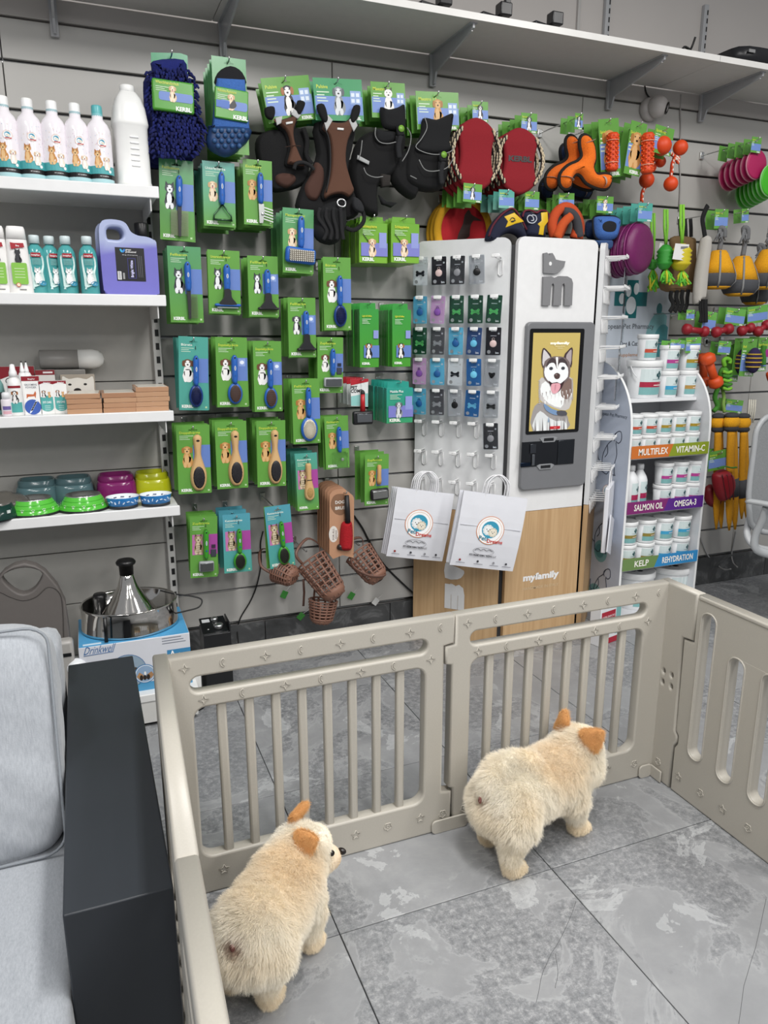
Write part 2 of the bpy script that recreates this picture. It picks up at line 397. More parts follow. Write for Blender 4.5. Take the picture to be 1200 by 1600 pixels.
# the two wires clipped to the wall on the right, and the pale rail standard above
# ---------------------------------------------------------------- high wall shelf
SZ = 2.503
hs = thing('wall_shelf', 'long white board shelf high on the wall, carried by grey angle brackets', 'shelf', (0, 0, SZ))
cuts = [-1.2, at(225, 0, 2.9).x, at(1000, 190, 2.9).x, 6.2]
cuts = [-1.2, .56, 2.60, 6.2]
for a, b in zip(cuts, cuts[1:]):
    sub('board', lambda m: m.box(((a+b)/2, 2.885, .0115), (b-a-.002, .37, .023), '#cfccc8', r=.0015, seg=1), 'wall', hs)
    sub('edge_band', lambda m: m.box(((a+b)/2, 2.6985, .0115), (b-a-.002, .0024, .023), '#e6e4e0'), 'plastic', hs)
BRX = [at(83, 22, YW).x, at(347, 62, YW).x, at(674, 110, YW).x, at(949, 150, YW).x, at(1093, 172, YW).x, 3.75]
for x in BRX:
    def fn(m, x=x):
        m.prism([(2.72, -.004), (3.07, -.004), (3.07, -.115), (3.045, -.115), (3.03, -.075), (2.74, -.024), (2.72, -.018)], -.004, .004, '#a9aaad')
        m.box((2.90, 0, -.002), (.36, .03, .004), '#a9aaad'); m.box((3.066, 0, -.06), (.012, .026, .12), '#b4b5b8')
    m = MB(); m.M = MX.Translation((x, 0, 0)) @ MX(((0, 1, 0, 0), (1, 0, 0, 0), (0, 0, 1, 0), (0, 0, 0, 1))); fn(m)
    br = m.build('bracket', 'plastic', hs)
    sub('bolt', lambda m: m.lathe([(.005, 0), (.005, .003), (.002, .005)], '#d5d5d5', 8, (x, 2.735, -.026)), 'metal', br)
def standard(px, ytop, label):
    x = at(px, ytop, YW+.03).x
    t = thing('slotted_wall_upright', label, 'upright', (x, YW+.03, SZ+.023)); zt = at(px, max(ytop, -260), YW+.03).z-SZ-.023
    def fn(m):
        m.box((0, .0, zt/2), (.026, .02, zt), '#a3a4a6', r=.002, seg=1)
    sub('rail', fn, 'plastic', t)
    sub('slot_row', lambda m: [m.box((.006, -.0105, .02+.035*k), (.006, .002, .02), '#161616') for k in range(int(zt/.035))], 'matt', t)
standard(952, -40, 'slotted grey wall upright above the shelf, nearer the security camera'); standard(1103, 8, 'short slotted grey wall upright above the shelf, beside the flat black tray')
solo('wall_trunking', lambda m: m.box((0, 0, .3), (.014, .012, .6), '#a9a7a4', r=.002, seg=1), 'plastic', 'narrow pale cable duct rising behind the shelf between two black mounts and slotted upright', 'cable duct', (at(905, 20, YW+.03).x, YW+.034, SZ+.023))
# ---------------------------------------------------------------- black things on the high shelf
def mount(px, py, Y, tall, label):
    p = at(px, py, Y); t = thing('camera_mount', label, 'mount', (p.x, Y, SZ+.023), 'black mounts on the high shelf')
    sub('foot', lambda m: m.box((-.02, 0, .012), (.10, .045, .022), '#141416', r=.004, rot=MX.Rotation(.25, 4, 'Z')), 'plastic', t)
    sub('head_block', lambda m: m.box((.03, -.02, .04), (.05, .045, .045), '#18181a', r=.005), 'plastic', t)
    if tall: sub('arm', lambda m: m.box((.055, 0, .13), (.022, .02, .2), '#101012', r=.003), 'plastic', t)
mount(678, 2, 2.76, True, 'black camera mount with upright arm on the high shelf, leftmost of three')
mount(772, 16, 2.76, True, 'black camera mount with upright arm on the high shelf, middle of three')
mount(852, 36, 2.76, False, 'low black camera mount without an arm on the high shelf, nearest the security camera')
t = thing('small_adaptor', 'small black adaptor with a loop of cable on the high shelf', 'adaptor', (at(1085, 80, 2.76).x, 2.80, SZ+.023))
sub('body', lambda m: m.box((0, 0, .012), (.14, .05, .024), '#121214', r=.004), 'plastic', t)
sub('cable', lambda m: m.tube(smooth_loop([(-.04, 0, .02), (-.02, .0, .05), (.01, 0, .045), (.03, .01, .06), (.035, 0, .095)], 4, False), .005, '#0c0c0c', 6), 'rubber', t)
t = thing('black_tray', 'flat black plastic tray lying on the high shelf', 'tray', (at(1185, 96, 2.76).x+.08, 2.84, SZ+.023))
sub('shell', lambda m: m.lathe([(.9, 0), (1, .01), (1.04, .065), (1.02, .066), (.97, .012), (.0, .01)], '#17171a', 32, sx=.22, sy=.12, power=6), 'plastic', t)
sub('sticker', lambda m: m.box((-.17, -.126, .045), (.035, .003, .012), '#8b8b8b'), 'paper', t)
# ---------------------------------------------------------------- security camera
p = at(1012, 172, YW); t = thing('security_camera', 'round pale grey security camera fixed to the wall under the high shelf', 'camera', p)
R_ = MX.Rotation(.75, 4, 'Z') @ MX.Rotation(.25, 4, 'X')
sub('base', lambda m: m.lathe([(.028, .0), (.05, 0), (.052, .012), (.045, .03), (.02, .035)], '#b9b4b2', 22, axis='y'), 'plastic', t)
sub('ball', lambda m: m.ell((.016, -.048, .004), (.047, .047, .047), '#c2bdbb', 22, 14), 'plastic', t)
def lens(m): m.M = MX.Translation((.016, -.048, .004)) @ R_; m.lathe([(.026, .040), (.026, .0455), (.022, .047), (.018, .043), (.0, .042)], '#0a0a0b', 20, axis='y')
sub('lens', lens, 'gloss', t)
sub('lead', lambda m: m.tube(smooth_loop([(.0, -.02, .04), (-.02, -.012, .06), (-.03, -.006, .09), (-.028, .0, .125)], 5, False), .0035, '#151515', 6), 'rubber', t)
def cable(name, label, pts, r, col, cat='cable', mat='rubber', Y=YW-.006):
    return solo(name, lambda m: m.tube([V(p) for p in smooth_loop([tuple(at(px, py, (q[0] if q else Y))) for px, py, *q in pts], 5, False)], r, col, 6), mat, label, cat)
cable('wall_wire', 'thin pale grey wire running down the wall beside the security camera', [(1064, 148), (1063, 175), (1064, 200), (1062, 240), (1063, 290), (1061, 330)], .0035, '#a5a29f')
cable('power_cable', 'black power cable drooping across the slat wall behind the kraft brush pack', [(553, 806), (566, 825), (578, 848), (598, 880), (625, 908), (655, 935, 3.05)], .005, '#0d0d0e')
cable('power_lead', 'thin black lead falling from the cat brush cards to the black box on the floor', [(411, 830), (407, 850), (408, 880), (402, 912), (392, 938), (376, 965), (371, 985), (373, 1010, 3.0)], .003, '#101011')
cable('grey_flex', 'grey flex hanging in a loop along the wall below the yellow toys', [(1092, 835), (1106, 868), (1122, 884), (1132, 890, 3.0), (1142, 889, 2.95)], .004, '#a9a9a9')
cable('grey_power_flex', 'grey flex dropping beside the office chair to the power strip', [(1150, 830), (1146, 850), (1143, 868), (1146, 880, 3.02), (1152, 886, 2.95)], .004, '#a0a0a0')
_a, _b = atz(1132, 892, .02), atz(1215, 876, .02)
t = thing('power_strip', 'pale grey power strip lying on the floor behind the office chair', 'power strip', (_a+_b)/2, rz=math.atan2(_b.y-_a.y, _b.x-_a.x))
sub('body', lambda m: m.box((0, 0, -.002), ((_b-_a).length, .045, .034), '#b9babb', r=.006), 'plastic', t)
sub('plug', lambda m: m.box((.0, 0, .028), (.07, .03, .022), '#0f0f10', r=.006), 'plastic', t)

# ================================================================ gondola shelving on the left
SHZ = [1.869, 1.524, 1.131, .786]; SHN = ['topmost', 'second', 'third', 'lowest']
g = thing('shelving_unit', 'white metal shelving unit with slotted upright and four shelves, left of the brush display', 'shelving', (0, 0, 0))
for z0, z1 in ((.13, .35), (.35, .565), (.565, .88), (.88, 1.22), (1.22, 1.58), (1.58, 1.9)):
    sub('back_panel', lambda m: m.box((-.47, 3.062, (z0+z1)/2), (1.5, .008, z1-z0-.004), '#aeaca7', r=.001, seg=1), 'wall', g)
sub('upright', lambda m: m.box((.283, 3.045, 1.02), (.03, .05, 2.04), '#c6c5c2', r=.002, seg=1), 'plastic', g)
sub('slot_row', lambda m: [m.box((.284, 3.0195, .2+.05*k), (.013, .002, .025), '#0d0d0d') for k in range(35)], 'matt', g)
for z in SHZ:
    s_ = sub('shelf', lambda m: m.box((-.46, 2.90, z-.014), (1.505, .32, .028), '#e4e4e2', r=.002, seg=1), 'plastic', g)
    sub('price_rail', lambda m: m.box((-.46, 2.737, z-.016), (1.512, .012, .037), '#eaeaea', r=.003), 'plastic', s_)
    sub('shelf_bracket', lambda m: m.box((.268, 2.89, z-.045), (.004, .30, .06), '#cfcfcd'), 'plastic', s_)
def plinth(m): m.box((-.46, 2.83, .115), (1.53, .46, .03), '#e8e8e6', r=.003); m.box((-.46, 2.61, .062), (1.52, .012, .09), '#d9d8d4'); m.box((.29, 2.83, .062), (.012, .44, .09), '#d9d8d4'); m.box((-.46, 2.63, .01), (1.5, .012, .02), '#141414')
sub('base_deck', plinth, 'plastic', g)

# ================================================================ playpen
FEN = '#b3aea4'
def star_path(r, n=4, k=.34): return [((r if i % 2 == 0 else r*k)*math.sin(PI*i/n), (r if i % 2 == 0 else r*k)*math.cos(PI*i/n)) for i in range(2*n)]
def relief_mesh(kind):
    m = MB()
    if kind == 'star': P = star_path(.0125, 4, .33)
    elif kind == 'star5': P = star_path(.014, 5, .45)
    elif kind == 'moon': P = [(-.002+.0115*math.sin(a), .0115*math.cos(a)) for a in [PI+.35+i*(PI-.7)/8 for i in range(9)]]+[(.004+.0125*math.sin(a)*.95, .0095*math.cos(a)) for a in [2*PI-.7-i*(PI-1.4)/8 for i in range(9)]]
    else:
        P = []
        for i in range(25): a = 2*PI*i/25; r = .0085+.0035*abs(math.sin(2.5*a)); P.append((r*math.sin(a), r*math.cos(a)))
    m.tube([(x, -.0006, z) for x, z in P], .0016, FEN, 5, closed=True)
    if kind == 'flower': m.tube([(.004*math.sin(i), -.0006, .004*math.cos(i)) for i in [2*PI*k/10 for k in range(10)]], .0014, FEN, 5, closed=True)
    return m.mesh(kind+'_relief', 'fence')
RM = {k: relief_mesh(k) for k in ('star', 'star5', 'moon', 'flower')}
def relief(kind, parent, x, z, y): o = bpy.data.objects.new(('star' if kind == 'star5' else kind)+'_relief', RM[kind]); link(o, parent); o.location = (x, y, z); return o
PT = .036
def bar_panel(name, label, W, loc, rz, left_tongue, right_step, stars_top, stars_mid, low):
    """panel of bars: local x along it from 0 to W"""
    t = thing('playpen_fence', label, 'fence panel', loc, None, rz)
    L = [(0, 0), (0, .13), (-.0, .135)] if not left_tongue else [(0, 0), (0, .13), (-.012, .135), (-.012, .515), (-.03, .519), (-.03, .572), (0, .574)]
    Rr = [(W, 0), (W, .66)] if not right_step else [(W, 0), (W, .122), (W-.031, .126), (W-.031, .575), (W, .579), (W, .66)]
    outer = (Rr + [(0, .66)] + L[::-1]) if left_tongue else (Rr+[(0, .66), (0, 0)])
    outer = [p for i, p in enumerate(outer) if i == 0 or p != outer[i-1]]
    if outer[0] == outer[-1]: outer.pop()
    x0, x1 = .05, W-.088+.0
    if left_tongue: x1 = W-.09
    holes = [rrect(x0-.004, .562, x1+.006, .604, .0205, 6), rrect(x0, .107, x1, .522, .03, 5)]
    vs, fs = plate(outer, holes, PT, .006)
    f = MB(); f.add(vs, fs, FEN, True); fr = f.build('frame', 'fence', t)
    pitch = (x1-x0-.066*0)/9.0
    for k in range(8):
        bx = x0+pitch*(k+1)
        sub('bar', lambda m: m.box((bx, 0, .3145), (.0235, .022, .43), FEN, r=.006), 'fence', t)
    for kind, u, z in stars_top+stars_mid+low: relief(kind, t, u, z, -PT/2)
    return t
def pat(W, n, z, x0, x1, seq): return [(seq[k % 2], x0+(x1-x0)*k/(n-1), z) for k in range(n)]
SQ = ('star', 'moon')
low1 = [('flower', .555, .06), ('star5', .655, .06), ('flower', .725, .055), ('star5', .46, .06), ('flower', .37, .06), ('star5', .28, .06), ('flower', .19, .06), ('star5', .1, .06)]
pA = bar_panel('a', 'beige playpen panel of bars behind the puppy at left, facing the brush display', .752, (.133, 1.70, 0), 0, False, True,
     pat(.752, 8, .631, .035, .715, SQ), pat(.752, 7, .543, .075, .68, SQ), low1)
pB = bar_panel('b', 'beige playpen panel of bars in front of the tag kiosk, behind the puppy at right', .735, (.888, 1.70, 0), 0, True, False,
     pat(.735, 8, .631, .035, .70, SQ), pat(.735, 7, .543, .07, .66, SQ), [('flower', .04, .055), ('star5', .14, .06), ('flower', .24, .06), ('star5', .34, .06), ('flower', .45, .06), ('star5', .55, .06), ('flower', .655, .055)])
# left side: two panels end to end beside the sofa arm
def left_panel(a, b, label, seam):
    d = V((b[0]-a[0], b[1]-a[1], 0)); rz = math.atan2(d.y, d.x)
    return bar_panel('l', label, d.length, (a[0], a[1], 0), rz, False, False, [], [], [('star5', .1+.15*k, .06) for k in range(3)])
left_panel((.083, .985), (.118, 1.722), 'white-topped beige playpen panel running along the black sofa arm to the far corner', True)
left_panel((.062, .30), (.0825, .979), 'white-topped beige playpen panel nearest the viewer, at the bottom beside the sofa arm', False)
# right side: a narrow corner piece and a slotted panel
XRP = 1.633
def corner():
    t = thing('playpen_corner', 'narrow beige playpen corner piece with four small holes beside the slotted panel', 'fence panel', (XRP, 1.70, 0), None, -PI/2)
    H = [ellipse(x, z, .0055, .0085, 10) for x, z in ((.02+.012, .372), (.019+.012, .335), (.058+.008, .372), (.06+.008, .335))]
    vs, fs = plate([(-.018, 0), (.10, 0), (.10, .15), (.112, .168), (.112, .188), (.1, .2), (.095, .51), (.135, .514), (.135, .66), (-.018, .66)], H, PT, .006)
    m = MB(); m.add(vs, fs, FEN, True); m.build('frame', 'fence', t)
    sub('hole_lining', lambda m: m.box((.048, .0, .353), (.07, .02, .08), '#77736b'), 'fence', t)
    relief('flower', t, .045, .062, -PT/2); return t
corner()
def slotted():
    t = thing('playpen_fence', 'solid beige playpen panel with tall rounded slots, on the right side of the pen', 'fence panel', (XRP, 1.70, 0), None, -PI/2)
    W = .86; holes = []
    sl = [(.165, .21, .156, .612)]+[(.165+.112*k, .21+.112*k, .15, .522) for k in range(1, 6)]
    for x0, x1, z0, z1 in sl: holes.append(rrect(x0, z0, x1, z1, .021, 6))
    vs, fs = plate([(.105, 0), (W, 0), (W, .66), (.139, .66), (.139, .51), (.1, .506), (.104, .205), (.116, .192), (.116, .165), (.105, .146)], holes, PT, .006)
    m = MB(); m.add(vs, fs, FEN, True); m.build('frame', 'fence', t)
    for x0, x1, z0, z1 in sl:
        sub('slot_rim', lambda m: m.tube([(x, -PT/2, z) for x, z in rrect(x0-.006, z0-.006, x1+.006, z1+.006, .027, 6)], .0028, FEN, 6, closed=True), 'fence', t)
    sub('top_lip', lambda m: m.box(((W+.139)/2, 0, .652), (W-.145, PT+.004, .014), FEN, r=.005), 'fence', t)
    for k, (kind, x) in enumerate((('star5', .135), ('flower', .225), ('star5', .31), ('flower', .40), ('star5', .49), ('flower', .6))): relief(kind, t, x, .062, -PT/2)
slotted()
def clip(label, loc, rz, w, h, bent=0):
    t = thing('panel_clip', label, 'clip', loc, 'clips at the foot of the playpen', rz)
    P = rrect(-w/2, 0, w/2, h*1.3, .012, 5); P = [(x, min(z, h) if z < h else h-.012+(z-h)*.0+.012) for x, z in P]
    vs, fs = plate(rrect(-w/2, .0, w/2, h, .014, 5), [], .006, .002); m = MB(); m.add(vs, fs, FEN, True)
    if bent: m.box((w/2-.002, -.022, h*.48), (.006, .05, h*.9), FEN, r=.003)
    m.build('plate', 'fence', t)
clip('low beige clip bridging the two bar panels at the foot, between the two puppies', (at(703, 1265, 1.676).x, 1.676, 0), 0, .115, .042)
clip('beige corner clip at the foot of the pen where bar panel meets the slotted side', (1.585, 1.676, 0), 0, .05, .045, 1)

# ================================================================ sofa
sf = thing('sofa', 'grey fabric sofa with a broad black boxed arm beside the playpen', 'sofa', (0, 0, 0))
def armf(m): m.box((-.016, 1.618, .25), (.172, .992, .498), '#222222', r=.003, seg=2)
sub('arm', armf, 'black_board', sf, 'broad black arm with a flat top')
def cushion(m, c, half, rot, p=7, bulge=.25, wr=.006, n=26, seed=0):
    vs = []; fs = []; idx = {}
    def vert(q):
        k = tuple(round(x*n) for x in q)
        if k not in idx:
            x, y, z = q; s_ = (abs(x)**p+abs(y)**p+abs(z)**p)**(-1/p)*max(abs(x), abs(y), abs(z))
            x, y, z = (x*s_, y*s_, z*s_); b_ = 1+bulge*(1-abs(x)**2.5)*(1-abs(z)**2.5)
            P_ = V((x*half[0], y*half[1]*b_, z*half[2])); nn = NZ.noise(P_*7+V((seed, 0, 0)))*wr+NZ.noise(V((P_.x*5, P_.y*5, P_.z*22+P_.x*13+seed)))*wr*.8
            P_ += V((q[0]*.3, q[1], q[2]*.3)).normalized()*nn; idx[k] = len(vs); vs.append(rot.to_3x3() @ P_+V(c))
        return idx[k]
    g_ = [-1+2*i/n for i in range(n+1)]
    for ax in range(3):
        for s_ in (-1, 1):
            for i in range(n):
                for j in range(n):
                    qs = []
                    for a, b in ((i, j), (i+1, j), (i+1, j+1), (i, j+1)):
                        q = [0, 0, 0]; q[ax] = s_; q[(ax+1) % 3] = g_[a]; q[(ax+2) % 3] = g_[b]; qs.append(vert(tuple(q)))
                    fs.append(tuple(qs if s_ > 0 else qs[::-1]))
    m.add(vs, fs, '#b9bdc2', True)
RB = MX.Rotation(-.30, 4, 'X')
bc = V((-.405, 1.66, .545)); bh = (.3, .105, .245)
bk = sub('back_cushion', lambda m: cushion(m, bc, bh, RB, seed=3, n=30, bulge=.12), 'sofa', sf)
def piping(m):
    for y in (-1,):
        P = [V((x*bh[0]*.975, y*bh[1]*.93, z*bh[2]*.965)) for x, z in rrect(-1, -1, 1, 1, .16, 5)]
        m.tube([RB.to_3x3() @ p+bc for p in P], .0032, '#8f949a', 6, closed=True)
sub('piping', piping, 'fabric', bk)
sub('seat_cushion', lambda m: cushion(m, (-.42, 1.27, .265), (.318, .40, .085), MX.Rotation(-.03, 4, 'X'), p=9, bulge=0, wr=.005, seed=9), 'sofa', sf)
sub('base', lambda m: m.box((-.42, 1.55, .1), (.62, .9, .2), '#8b9097', r=.02), 'sofa', sf)
sub('back_frame', lambda m: m.box((-.42, 2.02, .32), (.62, .16, .63), '#8f949b', r=.03), 'sofa', sf)

# ================================================================ goods on the left shelves
def animal(m, kind, cx, cz, s, y=-.0006, dz=.0002):
    """a small printed animal: sitting figure s high centred on cx with its foot at cz"""
    K = dict(husky=('#3d4249', '#eef0f2', '#2c3036', 'up'), lab=('#e3c49c', '#f0dcc0', '#c79f72', 'flop'), golden=('#c99656', '#dcb27a', '#a87438', 'flop'), jack=('#f1f0ec', '#f5f4f0', '#6d4630', 'flop'),
             collie=('#55565a', '#f0f0f0', '#3a3b3f', 'flop'), cat=('#a08a68', '#d6c6a8', '#5a4a36', 'up'), bern=('#1f1d1f', '#f1efec', '#a06434', 'flop'), grey=('#8b9197', '#d8dcdf', '#5d6369', 'flop'),
             whiteblack=('#f3f2ef', '#f3f2ef', '#26262a', 'up'), ginger=('#d79a58', '#ecc48e', '#b5763a', 'up'), black=('#25262a', '#34353a', '#141416', 'up'), pup=('#f3e6d6', '#fff8f0', '#d9b794', 'flop'), white=('#eef0ee', '#ffffff', '#c9cfcc', 'up'))[kind]
    body, face, dark, ear = K
    def e(x, z, rx, rz, c, k, n=12): m.flat(ellipse(cx+x*s, cz+z*s, rx*s, rz*s, n), y-dz*k, c)
    e(.02, .24, .23, .26, body, 1); e(.0, .42, .17, .26, body, 1); e(-.02, .36, .10, .24, face, 2); e(-.10, .1, .07, .12, face, 3); e(.08, .1, .07, .12, face, 3)
    if ear == 'up':
        for d in (-1, 1): m.flat([(cx+d*.17*s, cz+.80*s), (cx+d*.15*s, cz+1.02*s), (cx+d*.03*s, cz+.88*s)], y-dz*2, dark)
    e(-.0, .76, .19, .17, body if kind != 'jack' else dark, 3)
    if ear == 'flop':
        for d in (-1, 1): e(d*.17, .75, .06, .13, dark, 4)
    e(-.0, .73, .11, .15, face, 5)
    for d in (-1, 1): e(d*.075, .80, .022, .022, '#17120f', 6, 8)
    e(0, .70, .04, .03, '#17120f', 6, 8)
    if kind == 'jack': e(.0, .5, .10, .02, '#333333', 6, 8)
    if kind in ('pup', 'lab'): e(0, .635, .035, .04, '#c4606a', 6, 8)
    if kind == 'cat':
        for q in range(4): e(.03, .12+.1*q, .17, .014, dark, 4, 8)
def emblem(m, cx, cz, r, y, warpless=True):
    m.flat(ellipse(cx, cz, r, r, 28), y, '#d78a5c'); m.flat(ellipse(cx, cz, r*.955, r*.955, 28), y-.0002, '#ffffff'); m.flat(ellipse(cx, cz, r*.84, r*.84, 28), y-.0003, '#e3b08c'); m.flat(ellipse(cx, cz, r*.81, r*.81, 28), y-.0004, '#ffffff')
    m.flat(ellipse(cx, cz+r*.05, r*.62, r*.6, 24), y-.0005, '#3c9cbc')
    for x, z, s_, c1, c2 in ((-.16, .02, .36, '#e9efef', '#f8faf9'), (.2, -.12, .31, '#e3d9c4', '#f2ead8')):
        X, Z = cx+x*r, cz+z*r
        for q in range(10): a = 2*PI*q/10; m.flat(ellipse(X+s_*.72*r*math.cos(a), Z+s_*.72*r*math.sin(a), s_*.38*r, s_*.38*r, 8), y-.0006-(.0003 if x > 0 else 0), c1)
        m.flat(ellipse(X, Z, s_*.8*r, s_*.78*r, 14), y-.0007-(.0003 if x > 0 else 0), c2)
        yy = y-.0013
        for d in (-1, 1): m.flat(ellipse(X+d*s_*.3*r, Z+s_*.12*r, s_*.1*r, s_*.1*r, 8), yy, '#20202a')
        m.flat(ellipse(X, Z-s_*.2*r, s_*.14*r, s_*.11*r, 8), yy, '#20202a')
    if r > .03:
        m.text('Pets', cx-r*.72, cz-r*.72, r*.42, y-.0015, '#2f7f96', bold=.02); m.text('Dreams', cx-r*.1, cz-r*.86, r*.36, y-.0016, '#c8352c', bold=.02)
    else: m.rect(cx-r*.5, cz-r*.75, cx+r*.8, cz-r*.55, y-.0015, '#c8352c')
def wrapc(r, cx=0, yaw=0):
    """bends flat art in x,z round an upright cylinder; r may depend on z"""
    def f(p):
        R_ = (r(p.z) if callable(r) else r)-p.y-.0; a = p.x/(r(p.z) if callable(r) else r)+yaw; return (R_*math.sin(a), -R_*math.cos(a), p.z)
    return f
def patch(m, x0, z0, x1, z1, y, col, nx=8, nz=3):
    for i in range(nz): m.rect(x0, z0+(z1-z0)*i/nz, x1, z0+(z1-z0)*(i+1)/nz, y, col, nx)
G_SH = [None]*4
# --- topmost shelf: five pet shampoo bottles and a white canister
z = SHZ[0]
def shampoo(lab, px, cap, Y=2.79):
    t = thing('shampoo_bottle', lab, 'bottle', (at(px, 283, Y).x, Y, z), 'white shampoo bottles on the topmost shelf', rz=rnd.uniform(-.1, .1)+.1)
    r = .0385
    sub('body', lambda m: m.lathe([(r*.94, 0, '#b9dfe4'), (r, .004, '#b9dfe4'), (r, .018, '#f1ecf1'), (r, .152), (r*.96, .168), (r*.8, .184), (r*.5, .197), (r*.44, .202), (r*.44, .21)], '#f1ecf1', 26), 'gloss', t)
    def prn(m):
        m.warp = wrapc(r)
        patch(m, -.055, .018, .055, .032, -.0006, '#1c1b1d', 12, 1); patch(m, -.055, .032, .055, .056, -.0006, '#4fa9ad', 12, 2)
        animal(m, 'ginger', -.016, .05, .055, -.001, .00012); animal(m, 'pup', .010, .044, .043, -.002, .00012); emblem(m, .0, .125, .0135, -.001)
        m.text('PET SHAMPOO', 0, .0235, .005, -.0009, '#d8d8d8', 'c', width=.026); m.flat(ellipse(.02, .041, .005, .005, 10), -.001, '#ffffff')
        for q in range(26): m.flat(ellipse(rnd.uniform(-.04, .04), rnd.uniform(.085, .16), .0013, .0013, 5), -.0007, rnd.choice(('#d9b9cf', '#b9c9e0', '#e0c9b0')))
    sub('label', prn, 'print', t)
    sub('cap', lambda m: m.lathe([(.0165, .205), (.017, .208, '#7fc0c6' if cap else '#a9c6cc'), (.017, .216), (.0165, .238), (.015, .241), (0, .241)], '#f4f4f3' if not cap else '#58b0b4', 18), 'plastic', t)
for k, (px, lab) in enumerate(((17, 'white dog shampoo bottle at the left end of the row on the topmost shelf'), (54, 'second white dog shampoo bottle from left on the topmost shelf'), (91, 'middle white dog shampoo bottle of five on the topmost shelf'),
                     (126, 'fourth white dog shampoo bottle from left on the topmost shelf'), (160, 'dog shampoo bottle with a teal cap, beside the plain white canister'))): shampoo(lab, px, k == 4)
t = thing('canister', 'tall plain white plastic canister with screw cap and grip ribs on the topmost shelf', 'canister', (at(209, 285, 2.83).x, 2.83, z), rz=.12)
def can(m): m.lathe([(.92, 0), (1, .006), (1, .018), (.965, .024), (.95, .19), (1.0, .196), (1.02, .202), (1.0, .21), (.9, .25), (.72, .28), (.5, .298), (.42, .302)], '#e9e9e7', 32, sx=.056, sy=.05, power=4)
sub('body', can, 'plastic', t); sub('cap', lambda m: m.lathe([(.0225, .300), (.024, .303), (.024, .318), (.022, .321), (0, .321)], '#f2f2f0', 22), 'plastic', t)
for q in range(6): sub('grip_rib', lambda m: m.box((.002, -.0485, .07+.0175*q), (.028, .006, .005), '#f4f4f4', r=.002), 'plastic', t)
# --- second shelf
z = SHZ[1]
def catbottle(lab, px):
    t = thing('cat_shampoo_bottle', lab, 'bottle', (at(px, 455, 2.79).x, 2.79, z), 'white cat shampoo bottles on the second shelf', rz=.12)
    sub('body', lambda m: m.lathe([(.95, 0), (1, .006), (.9, .10), (.82, .165), (.8, .168)], '#efedeb', 28, sx=.037, sy=.019, power=2.8), 'plastic', t)
    sub('cap', lambda m: m.lathe([(.8, .169), (.74, .20), (.66, .208), (0, .21)], '#f6f4f2', 24, sx=.037, sy=.019, power=2.8), 'plastic', t)
    def prn(m):
        y = -.0205
        m.flat([(-.019, .137), (-.021, .158), (-.01, .156), (.018, .157), (.02, .144), (.0, .142)], y, '#a8232e'); m.text('Bea', .0, .146, .007, y-.0004, '#ffffff', 'c')
        animal(m, 'black', -.002, .094, .045, y-.0006); m.flat(rrect(-.024, .03, .022, .096, .005), y-.002, '#86c04c'); [m.rect(-.016, .05+.009*q, .014, .052+.009*q, y-.0024, '#cfe6b4') for q in range(4)]
        m.flat(ellipse(-.008, .028, .007, .007, 12), y-.0026, '#c8503a'); m.flat(ellipse(-.008, .028, .005, .005, 12), y-.0028, '#f0e2c2'); m.rect(-.006, .012, .014, .015, y, '#777777')
    sub('label', prn, 'print', t)
catbottle('white cat shampoo bottle cut off by the left edge of the photo', 1); catbottle('white cat shampoo bottle with green panel next to the teal bottles', 34)
def tealbottle(lab, px, turn, Y):
    t = thing('teal_shampoo_bottle', lab, 'bottle', (at(px, 455, Y).x, Y, z), 'clear teal shampoo bottles on the second shelf', rz=turn)
    sub('body', lambda m: m.lathe([(.9, 0), (1, .005), (1, .118), (.93, .134), (.75, .148), (.45, .157), (.42, .162)], '#4fa3a4', 26, sx=.0295, sy=.0245), 'gloss', t)
    sub('cap', lambda m: m.lathe([(.0165, .161), (.0165, .184), (.015, .187), (0, .187)], '#d5e2e4', 20), 'plastic', t)
    def prn(m):
        m.warp = wrapc(.0285)
        m.flat(smooth_loop([(-.024, .105), (-.021, .125), (0, .128), (.02, .122), (.024, .095), (.017, .07), (.02, .04), (.0, .028), (-.018, .024), (-.02, .05)], 3), -.0012, '#cfe6e2')
        m.rect(-.015, .118, .014, .131, -.0018, '#a82a35', 4); m.text('beaphar', -.0005, .1215, .0075, -.0022, '#ffffff', 'c', width=.024)
        for q in range(5): m.rect(-.013, .095+.004*q, .012, .0965+.004*q, -.0018, '#8fb7b4', 3)
        animal(m, 'white', .0, .036, .05, -.0018, .00012); m.flat(ellipse(.013, .036, .012, .008, 12), -.003, '#3c8fae')
        m.flat([(-.02, .018), (-.016, .03), (-.012, .018)], -.0015, '#d8f0ee')
    sub('label', prn, 'print', t)
for px, tn, Y, lab in ((61, .1, 2.82, 'teal dog shampoo bottle touching the white cat shampoo'), (84, .45, 2.83, 'teal dog shampoo bottle turned so its label is cut off, second of four'), (109, .1, 2.81, 'teal dog shampoo bottle, third of the four'), (142, .05, 2.79, 'teal dog shampoo bottle standing apart, next to the violet jug')): tealbottle(lab, px, tn, Y)
t = thing('clear_tray', 'empty clear plastic display tray with arched back behind the teal bottles', 'tray', (at(84, 455, 2.9).x, 2.93, z))
sub('shell', lambda m: m.prism(smooth_loop([(-.13, 0), (-.13, .16), (-.10, .205), (0, .215), (.10, .205), (.13, .16), (.13, 0), (0, 0)], 4), 0, .002, '#dddddd'), 'clear', t)
t = thing('shampoo_jug', 'translucent jug of violet shampoo with a moulded handle and black screw cap', 'jug', (at(203, 458, 2.83).x, 2.83, z), rz=.12)
